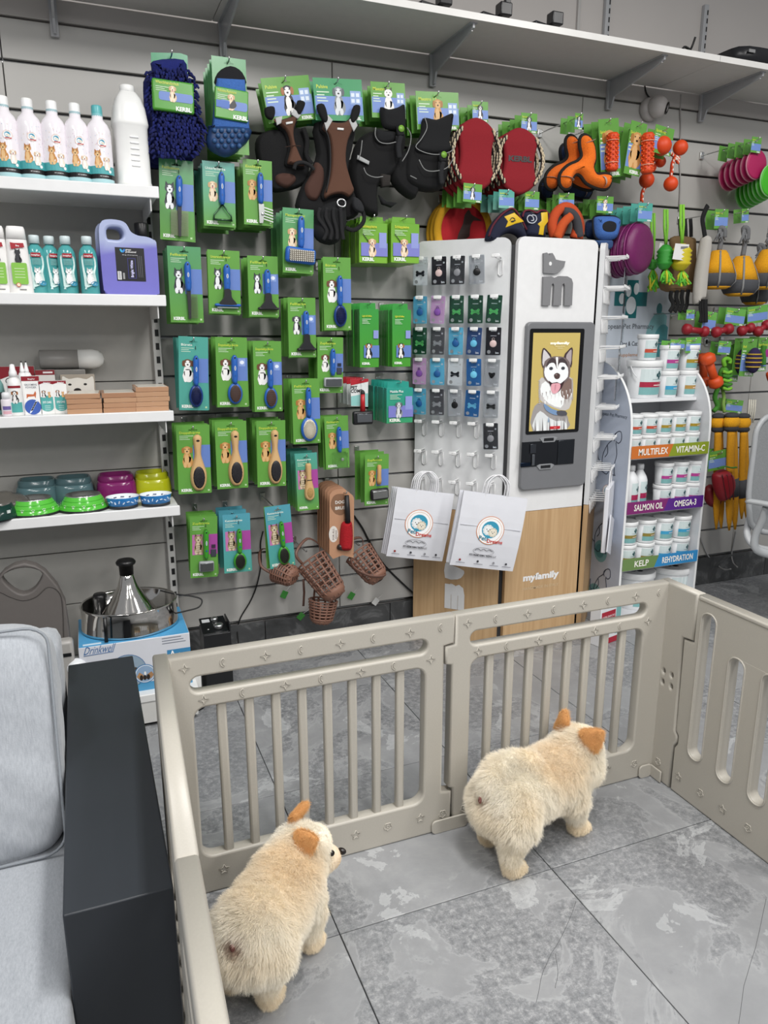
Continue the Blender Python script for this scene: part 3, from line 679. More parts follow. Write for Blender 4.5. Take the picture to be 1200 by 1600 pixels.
def jug(m):
    body = [(-.072, 0), (.074, 0), (.083, .012), (.084, .16), (.08, .178), (.06, .186), (.03, .189), (.004, .202), (-.010, .227), (-.03, .234), (-.06, .234), (-.078, .224), (-.084, .18), (-.083, .012)]
    vs, fs = plate(smooth_loop(body, 3), [smooth_loop([(-.066, .184), (-.067, .208), (-.055, .219), (-.026, .219), (-.014, .206), (-.016, .19), (-.03, .181), (-.055, .181)][::1], 3)], .085, .009)
    m.add(vs, fs, lambda p: '#7471c2' if p.z < .163 else '#a9b3d6', True)
sub('body', jug, 'plastic', t)
sub('cap', lambda m: m.lathe([(.021, .190), (.024, .205), (.024, .240), (.022, .243), (0, .243)], '#121213', 20, (.055, 0, 0)), 'plastic', t)
def juglab(m):
    m.M = MX.Scale(.88, 4, (0, 0, 1))
    y = -.0432; m.rect(-.046, .055, .049, .178, y, '#17161b'); m.rect(-.008, .065, .018, .14, y-.0003, '#3a3a8a'); m.rect(-.0065, .0665, .0165, .1385, y-.0005, '#17161b')
    m.text('Bright White', .009, .07, .0125, y-.0007, '#d9d8ff', rot=PI/2, width=.062, bold=.02); m.text('green', -.012, .168, .008, y-.0004, '#ffffff'); m.text('professional', -.012, .160, .0085, y-.0004, '#ffffff', width=.034)
    for d, c in ((-1, '#3cb0dc'), (1, '#2d7fd0')): m.flat(ellipse(-.022+d*.004, .166, .0035, .0075, 10, rot=-d*.5), y-.0005, c)
    m.text('dog shampoo', .001, .15, .0045, y-.0004, '#cccccc', 'c', width=.05); m.rect(-.043, .06, -.031, .09, y-.0004, '#ededed'); m.rect(-.026, .062, -.02, .085, y-.0004, '#9a9a9a')
    for q in range(6): m.rect(-.041, .063+.0045*q, -.033, .065+.0045*q, y-.0006, '#222222')
    for q in range(3): m.rect(.026+.006*q, .07, .0275+.006*q, .15, y-.0004, '#66666c')
sub('label', juglab, 'print', t)
# --- third shelf
z = SHZ[2]
def carton(name, lab, px0, px1, h, d, Y, cat, art, col='#f2f1ef', group=None, rz=.0, z_=None):
    zz = z if z_ is None else z_; x0, x1 = at(px0, 640, Y).x, at(px1, 640, Y).x; w_ = x1-x0
    t = thing(name, lab, cat, ((x0+x1)/2, Y, zz), group, rz)
    sub('box', lambda m: m.box((0, d/2, h/2), (w_, d, h), col, r=.001, seg=1), 'card', t); sub('print', lambda m: art(m, w_, h, -.0004), 'print', t); return t
def art_vet(m, w_, h, y):
    m.flat([(-w_/2, h), (-w_/2, h*.72), (-w_*.2, h*.8), (w_*.2, h*.82), (w_/2, h*.78), (w_/2, h)], y, '#8d1f2b'); m.flat(ellipse(-w_*.25, h*.68, w_*.11, w_*.1, 14), y-.0002, '#2c2c30'); m.flat(ellipse(-w_*.25, h*.68, w_*.085, w_*.075, 14), y-.0004, '#eeeeee')
    m.text('BEA', w_*.22, h*.86, h*.08, y-.0003, '#ffffff', 'c')
carton('grooming_carton', 'large white and dark red carton at the back of the third shelf', 6, 60, .155, .03, 2.95, 'carton', art_vet)
def art_eye(m, w_, h, y):
    m.flat([(-w_/2, h), (-w_/2, h*.9), (0, h*.96), (w_/2, h*.9), (w_/2, h)], y, '#8d1f2b'); m.text('Beaphar', w_*.12, h*.93, h*.06, y-.0004, '#ffffff', 'c', width=w_*.5)
    m.flat(ellipse(0, h*.42, w_*.44, h*.14, 18), y, '#57aaa6'); m.rect(-w_*.44, h*.2, w_*.44, h*.52, y-.0001, '#57aaa6'); m.flat(ellipse(0, h*.2, w_*.44, h*.12, 18), y-.0002, '#57aaa6')
    animal(m, 'bern', -w_*.18, h*.5, h*.24, y-.0006, .00015); animal(m, 'ginger', w_*.2, h*.5, h*.18, y-.0006, .00015)
    m.text('EYE CARE', 0, h*.33, h*.09, y-.0005, '#ffffff', 'c', width=w_*.6); [m.rect(-w_*.2, h*(.12+.06*q), w_*.2, h*(.135+.06*q), y-.0005, '#cfe7e4') for q in range(3)]
carton('eye_care_box', 'white and teal eye care box beside the powder bottle', 64, 86, .111, .04, 2.80, 'carton', art_eye, group='eye care boxes')
carton('eye_care_box', 'white and teal eye care box next to the stacked tan boxes', 86, 107, .111, .04, 2.80, 'carton', art_eye, group='eye care boxes')
def art_pow(m, w_, h, y):
    m.rect(-w_/2, h*.88, w_/2, h, y, '#8d1f2b'); m.text('Beaphar', .004, h*.915, h*.05, y-.0003, '#ffffff', 'c', width=w_*.4); m.text('GROOMING', 0, h*.76, h*.07, y-.0003, '#8b8f97', 'c', width=w_*.7); m.text('POWDER', 0, h*.69, h*.07, y-.0003, '#8b8f97', 'c', width=w_*.6)
    m.flat([(-w_*.3, h*.42), (-w_*.28, h*.54), (w_*.1, h*.53), (w_*.22, h*.62), (w_*.26, h*.56), (w_*.2, h*.42), (w_*.15, h*.48), (-w_*.2, h*.47)], y, '#c56a44')
    m.flat(ellipse(0, h*.2, w_*.46, h*.2, 20), y, '#3f5fae')
    for q in range(5): m.flat(ellipse(w_*(-.1+.08*q), h*(.1+.06*q), w_*.05, h*.08, 8, rot=-.6), y-.0003, '#dfe6f4')
def powder(m, w_, h, y): art_pow(m, w_, h, y)
carton('powder_box', 'white grooming powder box with a blue flower and an orange dog silhouette', 38, 66, .128, .045, 2.80, 'carton', art_pow)
for px, lab in ((41, 'white squeeze bottle with conical nozzle behind the powder box, nearer the spray bottle'), (48, 'white squeeze bottle with conical nozzle behind the powder box, farther from the spray bottle')):
    t = thing('nozzle_bottle', lab, 'bottle', (at(px, 640, 2.87).x, 2.875, z), 'nozzle bottles on the third shelf')
    sub('body', lambda m: m.lathe([(.014, 0), (.0155, .004), (.0155, .125), (.01, .137)], '#eeeeee', 18), 'plastic', t); sub('nozzle', lambda m: m.lathe([(.008, .137), (.0075, .145), (.003, .168), (.0025, .171, '#111111'), (.0025, .176, '#111111')], '#f4f4f4', 12), 'plastic', t)
def art_spray(m, w_, h, y): pass
t = thing('spray_bottle', 'white spray bottle with teal label and spaniel picture on the third shelf', 'bottle', (at(27, 645, 2.79).x, 2.79, z))
sub('body', lambda m: m.lathe([(.021, 0), (.0225, .004), (.0225, .105), (.018, .12), (.011, .125), (.011, .13)], '#eeeeec', 22), 'plastic', t)
sub('pump', lambda m: m.lathe([(.0125, .128), (.0125, .142), (.009, .152), (.007, .168), (0, .17)], '#f6f6f6', 16), 'plastic', t)
def sp(m): m.warp = wrapc(.0225); patch(m, -.022, .092, .022, .1, -.0005, '#8d1f2b', 8, 1); patch(m, -.022, .012, .022, .045, -.0005, '#57aaa6', 8, 1); animal(m, 'bern', 0, .042, .045, -.001, .0001)
sub('label', sp, 'print', t)
t = thing('drop_bottle', 'small white drop bottle with lilac print in front of the shelf goods', 'bottle', (at(12, 646, 2.78).x, 2.78, z))
sub('body', lambda m: m.lathe([(.0155, 0), (.017, .003), (.017, .052), (.0155, .056)], '#e6dfe4', 18), 'plastic', t); sub('cap', lambda m: m.lathe([(.0125, .056), (.0125, .075), (.008, .079), (0, .079)], '#e4e4e6', 16), 'plastic', t)
def db(m): m.warp = wrapc(.017); patch(m, -.012, .022, .014, .034, -.0005, '#6d5f9c', 4, 1); patch(m, -.012, .008, .014, .018, -.0005, '#d8a9b4', 4, 1)
sub('label', db, 'print', t)
carton('medicine_box', 'small white box with dark red flap behind the eye care boxes', 61, 91, .142, .03, 2.93, 'carton', lambda m, w_, h, y: (m.rect(-w_/2, h*.88, w_/2, h, y, '#7f1f29'), m.rect(-w_*.1, h*.92, w_*.4, h*.96, y-.0003, '#e9e4e4')), '#d9d5d2')
t = thing('paper_roll', 'white domed capsule lying at the back above the dog-face card', 'capsule', (at(110, 580, 3.0).x, 3.0, z+.176))
sub('tube', lambda m: m.lathe([(.03, -.1), (.034, -.096), (.034, .03)], '#8d8b88', 22, axis='x'), 'plastic', t); sub('dome', lambda m: m.lathe([(.035, .03), (.035, .08), (.03, .1), (.018, .115), (0, .12)], '#e9e9e6', 22, axis='x'), 'plastic', t)
t = thing('capsule_stand', 'grey box at the back of the third shelf carrying the domed capsule', 'box', (at(110, 600, 3.0).x, 3.0, z))
sub('box', lambda m: m.box((-.02, 0, .071), (.15, .07, .14), '#8a8783', r=.003), 'card', t)
t = thing('dog_face_card', 'card with a white dog face peering over the tan boxes', 'card', (at(126, 640, 2.97).x, 2.955, z))
def dfc(m): m.box((0, 0, .062), (.115, .006, .124), '#a59c90', r=.001, seg=1)
sub('board', dfc, 'card', t)
def dfa(m):
    y = -.0036; m.flat(smooth_loop([(-.055, .03), (-.052, .09), (-.05, .118), (-.03, .108), (0, .112), (.03, .106), (.052, .115), (.053, .07), (.05, .03)], 3), y, '#dcd9d2')
    for d in (-1, 1): m.flat(ellipse(d*.026-.002, .088, .006, .004, 10), y-.0004, '#1b1816')
    m.flat(ellipse(-.004, .066, .013, .009, 12), y-.0004, '#161314')
sub('print', dfa, 'print', t)
k_ = 0
for si, (px, n, lab) in enumerate(((133, 4, 'left'), (187, 4, 'middle'), (236, 5, 'right'))):
    for q in range(n):
        hgt = .0165; x = at(px, 640, 2.84).x+rnd.uniform(-.004, .004); top = q == n-1
        pos = ['lowest', 'second from bottom', 'third from bottom', 'fourth from bottom', 'top'][q if not top else 4]
        t = thing('tan_box', f'flat tan cardboard box, {pos} in the {["stack next to the eye care boxes", "stack in the middle", "stack beside the slotted upright"][si]}', 'box', (x, 2.84, z+q*(hgt+.0006)), 'flat tan boxes stacked on the third shelf', rz=rnd.uniform(-.05, .05))
        sub('box', lambda m: m.box((0, 0, hgt/2), (.112, .16, hgt), rnd.choice(('#b48b6c', '#a97f62', '#bb9373')), r=.001, seg=1), 'card', t)
        if top or q == 1: sub('cover_card', lambda m: m.box((.002, -.004, hgt+.0003), (.098, .142, .0006), '#ded8cc'), 'card', t)
t = thing('grooming_pouch', 'teal and grey grooming pouch at the left edge of the third shelf', 'pouch', (at(-2, 645, 2.86).x, 2.86, z))
sub('bag', lambda m: m.lathe([(.9, 0), (1, .01), (.96, .06), (.8, .1), (.35, .13)], '#6fa09c', 20, sx=.03, sy=.02), 'plastic', t); sub('dark_panel', lambda m: m.box((.006, -.019, .045), (.03, .008, .06), '#20292b', r=.003), 'plastic', t)
# --- lowest shelf: bowls
z = SHZ[3]
def double_bowl(lab, px, Y, wd, col, txt=None):
    t = thing('double_bowl', lab, 'bowl', (at(px, 770, Y).x, Y, z), rz=.0)
    sub('shell', lambda m: m.lathe([(1, 0), (1.03, .006), (1.02, .035), (.98, .058), (.93, .070), (.87, .072), (.81, .068), (.74, .04), (.66, .024), (0, .02)], col, 36, sx=wd/2, sy=.058, power=3.2), 'gloss', t)
    sub('second_bowl', lambda m: m.lathe([(.9, .0), (.98, .03), (.97, .066), (.92, .085), (.85, .090), (.78, .086), (.7, .06), (0, .05)], col, 36, (0, .042, 0), sx=wd/2*.98, sy=.056, power=3.2), 'gloss', t)
    sub('foot_band', lambda m: m.lathe([(1.0, 0), (1.045, .001), (1.045, .006), (1.0, .008)], mix(col, '#101010', .35), 36, sx=wd/2, sy=.058, power=3.2), 'plastic', t)
    if txt: sub('lettering', lambda m: m.text(txt, .0, .014, .012, -.0612, '#e9dbe6', 'c', width=wd*.62), 'print', t)
double_bowl('slate blue plastic double bowl, second bowl from the left edge', 58, 2.955, .14, '#4f6b70'); double_bowl('slate blue plastic double bowl beside the magenta one', 116, 2.955, .138, '#4f6b70')
double_bowl('magenta plastic double bowl between the slate blue and the lime ones', 183, 2.955, .142, '#7f2064', 'magic'); double_bowl('lime yellow plastic double bowl next to the slotted upright', 240, 2.955, .132, '#b7bb1f', 'bowl')
def steel_bowl(lab, px, py, Y):
    t = thing('steel_bowl', lab, 'bowl', (at(px, py, Y).x, Y, z), 'green non-slip steel bowls')
    sub('coat', lambda m: m.lathe([(.086, .004), (.083, .012, '#55bb3c'), (.078, .021, '#3c9a2a'), (.075, .023, '#5cc044'), (.069, .036, '#3c9a2a'), (.067, .038, '#5cc044'), (.059, .051)], '#55bb3c', 36, cap=False), 'gloss', t)
    sub('rubber_ring', lambda m: m.lathe([(.088, 0), (.0915, .003), (.09, .007), (.086, .008)], '#16181a', 36, cap=False), 'rubber', t)
    sub('steel_insert', lambda m: m.lathe([(.059, .051), (.0595, .054), (.057, .0545), (.050, .04), (.03, .034), (0, .033)], '#d8d8d8', 36, cap=False), 'metal', t)
    def pw(m):
        for k in range(14):
            a = 2*PI*k/14; R3 = MX.Rotation(a, 4, 'Z')
            for dx, dz, r in ((0, 0, .004), (-.0045, .0055, .0018), (0, .0068, .0018), (.0045, .0055, .0018)):
                m.M = R3; m.flat(ellipse(dx, .019+dz, r, r*.8, 8), -.0835+dz*.35+.003, '#e6f3df')
        m.M = None
    sub('paw_print', pw, 'print', t)
steel_bowl('green rimmed steel bowl with paw prints, in front of the first slate blue bowl', 54, 796, 2.825); steel_bowl('green rimmed steel bowl with paw prints, in front of the second slate blue bowl', 131, 788, 2.825)
def blue_bowl(lab, px, py):
    t = thing('cat_bowl', lab, 'bowl', (at(px, py, 2.79).x, 2.79, z), 'blue and white cat bowls')
    sub('bowl', lambda m: m.lathe([(.045, .011, '#20252c'), (.05, .012), (.056, .04), (.057, .042, '#eef4f8'), (.054, .042, '#eef4f8'), (.046, .022, '#eef4f8'), (0, .018, '#eef4f8')], '#2c86cf', 32, sx=1.02, sy=.85), 'gloss', t)
    sub('base_ring', lambda m: m.lathe([(.046, 0), (.05, .002), (.05, .012), (.045, .013)], '#26292e', 32, sx=1.02, sy=.85), 'rubber', t)
    def sq(m):
        for k in range(9):
            a = -1.2+.3*k; m.M = MX.Rotation(a, 4, 'Z'); m.box((0, -.051, .025+.004*(k % 2)), (.009, .004, .003), '#d6e8f4', rot=MX.Rotation(.6*k, 4, 'Y'))
        m.M = None
    sub('bone_print', sq, 'print', t)
    def inn(m):
        for k in range(8): a = 2*PI*k/8; m.box((.036*math.cos(a), .03*math.sin(a), .0335), (.012, .005, .003), '#1d2a5c', rot=MX.Rotation(a*1.7, 4, 'Z'))
    sub('fish_print', inn, 'print', t)
blue_bowl('blue and white cat bowl in front of the magenta bowl', 192, 780); blue_bowl('blue and white cat bowl in front of the lime yellow bowl', 243, 776)
t = thing('slow_feeder', 'smoky dark slow feeder bowl with domed lid at the left edge of the lowest shelf', 'bowl', (at(6, 780, 2.86).x, 2.86, z))
sub('base', lambda m: m.lathe([(.085, 0), (.09, .01), (.088, .025), (.08, .03)], '#18191b', 32), 'plastic', t); sub('lid', lambda m: m.lathe([(.083, .03), (.08, .045), (.06, .06), (.03, .066), (.028, .072), (.015, .076), (0, .076)], '#5a5752', 32), 'gloss', t)
t = thing('dark_bowl', 'dark green bowl with white print cut off by the left edge', 'bowl', (at(-12, 803, 2.78).x, 2.785, z))
sub('bowl', lambda m: m.lathe([(.08, 0, '#101517'), (.083, .006), (.062, .05), (.059, .05), (.05, .02), (0, .018)], '#173832', 32), 'gloss', t); sub('print_mark', lambda m: m.box((.055, -.052, .03), (.012, .003, .01), '#dfe6e4', rot=MX.Rotation(.8, 4, 'Z')), 'print', t)

# ================================================================ on and beside the base deck
DK = .13
f0, f1 = at(122, 1012, 2.64), at(296, 990, 2.64); bw = f1.x-f0.x; bh_ = (f0.z+f1.z)/2-DK; bx = (f0.x+f1.x)/2
t = thing('fountain_carton', 'pale blue and white pet fountain carton on the base deck, under the steel fountain', 'carton', (bx, 2.64, DK))
sub('box', lambda m: m.box((0, .145, bh_/2), (bw, .29, bh_), '#d5d7de', r=.002, seg=1), 'card', t)
def carton_art(m):
    y = -.0006; m.rect(-bw/2, 0, bw/2, bh_*.16, y, '#4d98c4'); m.M = MX.Translation((-bw*.46, 0, bh_*.86)) @ MX(((1, 0, .35, 0), (0, 1, 0, 0), (0, 0, 1, 0), (0, 0, 0, 1))); m.text('Drinkwell', 0, 0, .042, y, '#35679c', bold=0, width=bw*.26); m.M = None; m.tube([(-bw*.46, y, bh_*.84), (-bw*.2, y, bh_*.85)], .0012, '#35679c', 4)
    m.rect(bw*.28, bh_*.48, bw*.5, bh_*.72, y, '#3f86b4'); m.text('A ·', bw*.30, bh_*.56, .04, y-.0004, '#ffffff', width=bw*.1)
    for q in range(3): m.rect(bw*.24, bh_*(.95-.05*q), bw*(.42+.02*q), bh_*(.965-.05*q), y, '#7d838f'); 
    m.flat(ellipse(-bw*.09, bh_*.42, .066, .066, 30), y, '#35679c'); m.flat(ellipse(-bw*.09, bh_*.42, .064, .064, 30), y-.0003, '#8fa3b4'); m.flat(ellipse(-bw*.09, bh_*.36, .05, .03, 20), y-.0005, '#4a4038')
    cx, cz = bw*.065, bh_*.33; m.flat(ellipse(cx, cz, .037, .037, 28), y-.0006, '#3a79ad'); m.flat(ellipse(cx, cz, .034, .034, 28), y-.0009, '#e9eef2'); m.flat(ellipse(cx, cz, .0315, .0315, 28), y-.0012, '#8fa9c6')
    m.flat([(cx-.03, cz-.008), (cx-.02, cz+.008), (cx-.008, cz-.002), (cx-.004, cz-.02), (cx-.02, cz-.02)], y-.0014, '#b58a5f'); m.flat([(cx+.03, cz-.008), (cx+.022, cz+.006), (cx+.006, cz-.004), (cx+.002, cz-.02), (cx+.02, cz-.02)], y-.0014, '#a87f58')
    for q in (-.014, -.002, .01): m.flat(ellipse(cx+q, cz-.014, .006, .011, 10), y-.0016, '#2b2624')
    m.flat(ellipse(cx, cz+.002, .004, .008, 10), y-.0018, '#f0eee9')
sub('front_print', carton_art, 'print', t)
sub('top_print', lambda m: (m.box((0, .145, bh_+.0004), (bw*.99, .285, .0008), '#4f9fd0'), m.box((-bw*.38, .02, bh_+.0009), (bw*.16, .014, .0006), '#cfe4f2')), 'print', t)
top = DK+bh_+.0009; fx = at(205, 980, 2.80).x
t = thing('steel_fountain', 'shiny steel pet fountain bowl with a fluted cone and black top, on its carton', 'pet fountain', (fx, 2.80, top))
R1 = .173
sub('bowl', lambda m: m.lathe([(.165, 0), (R1*1.02, .004), (R1, .012), (R1*.985, .05), (R1*.985, .088), (R1*1.005, .094), (R1*.99, .098), (R1*.96, .092), (R1*.95, .03), (.1, .02), (0, .02)], '#d9d6d2', 56, sy=.86), 'steel', t)
sub('cone', lambda m: m.lathe([(.115, .022), (.10, .05), (.082, .08), (.058, .115), (.036, .155), (.026, .19), (.023, .205)], '#dedad5', 40), 'steel', t)
sub('black_top', lambda m: m.lathe([(.025, .2), (.026, .235), (.034, .24), (.036, .248), (.03, .256), (.02, .258), (0, .256)], '#101012', 26), 'plastic', t)
sub('clip_strap', lambda m: m.tube([(-.09, -.148, .096), (-.0905, -.153, .05), (-.092, -.154, .005)], .0065, '#0c0c0d', 6, flat=.4), 'plastic', t)
sub('pump_knob', lambda m: m.lathe([(.025, .04), (.026, .105), (.022, .113), (0, .113)], '#141416', 18, (-.10, .07, 0)), 'plastic', t)
sub('pump_lead', lambda m: m.tube(smooth_loop([(.12, .06, .10), (.17, .02, .092), (.23, .0, .082), (.265, -.01, .066), (.25, -.03, .045), (.2, -.04, .04), (.16, -.05, .04)], 5, False), .003, '#0c0c0d', 6), 'rubber', t)
# taupe folding board with a cut-out handle
a0 = at(110, 1020, 2.78)
t = thing('folding_board', 'taupe plastic board with a rounded top and a cut-out carrying handle, behind the sofa', 'board', (at(34, 1020, 2.74).x, 2.74, DK))
zt = at(40, 886, 2.74).z-DK; hw = .175
ou = [(-hw*1.02, 0), (hw*1.02, 0), (hw*1.0, zt*.45), (hw*.9, zt*.72), (hw*.66, zt*.9), (hw*.3, zt*.985), (0, zt), (-hw*.3, zt*.985), (-hw*.66, zt*.9), (-hw*.9, zt*.72), (-hw, zt*.45)]
ho = rrect(-hw*.5, zt*.8, hw*.38, zt*.95, .012, 4); ho = [(-hw*.52, zt*.865), (-hw*.3, zt*.80), (hw*.3, zt*.80), (hw*.46, zt*.94), (0, zt*.965), (-hw*.4, zt*.945)]
pq = lambda L: [(q.x-t.location.x, q.z-DK) for q in (at(px, py, 2.715) for px, py in L)]
ou = pq([(112, 1032), (108, 983), (102, 941), (89, 915), (70, 893), (55, 884), (38, 880), (21, 884), (6, 893), (-13, 915), (-26, 941), (-32, 983), (-36, 1032)]); ou = [(ou[0][0], 0)]+ou+[(ou[-1][0], 0)]
ho = smooth_loop(pq([(3, 902), (23, 890), (47, 888), (66, 897), (55, 920), (36, 929), (17, 920)]), 3)
vs_, fs_ = plate(ou, [ho], .05, .006); m = MB(); m.add(vs_, fs_, '#65605d', True); m.build('panel', 'matt', t)
sub('tray_lip', lambda m: m.tube(smooth_loop([(x, -.0255, zz) for x, zz in pq([(-30, 945), (-5, 925), (15, 932), (36, 938), (57, 932), (75, 917), (92, 925), (98, 950), (100, 1028)])], 4, False), .002, '#4a4542', 5), 'matt', t)
t = thing('vacuum_head', 'grey vented appliance end with a white lid behind the sofa arm', 'appliance', (at(103, 1030, 2.62).x, 2.655, DK))
zq = at(103, 1004, 2.62).z-DK
sub('body', lambda m: m.box((-.01, 0, zq/2), (.075, .05, zq), '#a6a39f', r=.012), 'plastic', t); sub('vent', lambda m: m.box((.004, -.026, zq-.05), (.03, .003, .013), '#17181a', r=.001), 'plastic', t); sub('lid', lambda m: m.ell((.03, -.012, zq-.105), (.035, .03, .032), '#e7e9ec', 18, 10), 'plastic', t)
# black tower speaker and white heater on the floor
q0 = atz(345, 1112, 0); Yd = 2.74
zt = at(340, 990, Yd).z
t = thing('control_box', 'slim black tower box with silver knobs on its sloping top, standing on the floor', 'device', (at(343, 1050, Yd).x, Yd+.06, 0))
sub('case', lambda m: m.box((0, 0, zt/2), (.105, .12, zt), '#17181a', r=.003), 'plastic', t)
sub('top_panel', lambda m: m.box((-.004, -.0, zt+.012), (.098, .115, .006), '#101113', r=.002, rot=MX.Rotation(.22, 4, 'X')), 'plastic', t)
sub('side_wing', lambda m: m.box((.052, .01, zt*.5+.015), (.006, .11, zt+.03), '#1b1c1f', r=.002), 'plastic', t)
for dx, dy, r in ((.012, -.02, .02), (.004, .026, .014)): sub('knob', lambda m: m.lathe([(r, 0), (r, .012), (r*.85, .016), (0, .017)], '#c9cacb', 20, (dx, dy, zt+.013+dy*.22)), 'metal', t)
sub('screw', lambda m: m.lathe([(.004, 0), (.003, .003), (0, .003)], '#dddddd', 10, (-.03, -.03, zt+.009)), 'metal', t)
sub('badge', lambda m: m.box((-.03, .03, zt+.0225), (.03, .02, .002), '#c6c8ca', rot=MX.Rotation(.22, 4, 'X')), 'print', t)
Yh = 2.66; t = thing('heater', 'small white vented heater with black feet, half hidden by the first fence panel', 'heater', (at(302, 1090, Yh).x, Yh+.08, 0))
zh = at(305, 1050, Yh).z
sub('case', lambda m: m.box((0, 0, zh/2+.012), (.07, .16, zh), '#e6e6e4', r=.008), 'plastic', t); sub('vent', lambda m: [m.box((.012+.012*k, -.081, zh*.35), (.005, .003, zh*.22), '#141416') for k in range(2)], 'plastic', t)
sub('foot', lambda m: m.lathe([(.034, 0), (.036, .003), (.036, .012), (.03, .015)], '#101012', 22, (.01, -.05, 0)), 'rubber', t)

# ================================================================ carded grooming tools on the slat wall
GA, GB, TE, TB, BL, PU = '#649f45', '#589a6a', '#52a497', '#55a0b2', '#6683c4', '#a8499c'
def euro(cx, cz, s=1): return [(cx-.016*s, cz-.004*s), (cx+.016*s, cz-.004*s), (cx+.016*s, cz), (cx+.006*s, cz+.001*s), (cx+.005*s, cz+.006*s), (cx-.005*s, cz+.006*s), (cx-.006*s, cz+.001*s), (cx-.016*s, cz)]
def card_geo(m, w_, h, top, bot, th=.0012, hole=True, hz=-.014, y=0):
    n = 5; zs = [-h*i/n for i in range(n+1)]
    col = lambda p: mix(top, bot, min(1, max(0, -p.z/h)))
    s_ = min(1, w_/.12)
    m.prism([(-w_/2, z) for z in zs]+[(w_/2, z) for z in zs[::-1]], y-th/2, y+th/2, col, [euro(0, hz-.003, s_)] if hole else [])
def lines(m, x, z, w_, n, y, col='#d9ecd2', step=.0055, th=.0016):
    for q in range(n): m.rect(x, z-step*q, x+w_*(1-.13*((q*7) % 4)), z-step*q+th, y, col)
def hook(label, px, py, yf, tipup=.012, dz=0, r=.0026):
    """a chrome prong from the slat wall to the front of what hangs on it"""
    p = at(px, py, yf); t = thing('wall_hook', label, 'hook', (p.x, YW, p.z))
    sub('prong', lambda m: m.tube([(0, -.0, 0), (0, yf-YW, 0), (0, yf-YW-.012, tipup*.3), (0, yf-YW-.015, tipup)], r, '#cfcfcf', 6), 'metal', t)
    sub('back_clip', lambda m: m.box((0, -.006, 0), (.022, .008, .034), '#d6d6d4', r=.002), 'metal', t); return t
def handle(m, x, z0, z1, wd, col, dep=.011, y=0):
    pr = [(0, .3), (.03, .62), (.12, .95), (.3, 1.0), (.5, .92), (.72, 1.0), (.9, .86), (1, .62)]; vs = []; n = 12
    for t, k in pr:
        for i in range(n): a = 2*PI*i/n; vs.append(V((x+wd/2*k*math.cos(a), y-dep+dep*(.6+.4*k)*math.sin(a), z0+(z1-z0)*t)))
    fs = [(k*n+i, k*n+(i+1) % n, (k+1)*n+(i+1) % n, (k+1)*n+i) for k in range(len(pr)-1) for i in range(n)]+[tuple(range(n)), tuple((len(pr)-1)*n+i for i in range(n))]
    m.add(vs, fs, col, True)
def handle_marks(m, x, z0, z1, wd, dep, y=0):
    yy = y-dep*2-.0006; L = z1-z0
    m.flat(ellipse(x, z0+L*.09, wd*.13, wd*.16, 10), yy, '#15171c'); m.flat(ellipse(x, z0+L*.45, wd*.14, abs(L)*.085, 12), yy-.0002, '#dfe6ee'); m.flat(ellipse(x, z0+L*.45, wd*.05, abs(L)*.07, 10), yy-.0004, '#25406e')
    m.flat([(x-wd*.16, z0+L*.72), (x, z0+L*.66), (x+wd*.16, z0+L*.72), (x, z0+L*.75)], yy, '#24569c')
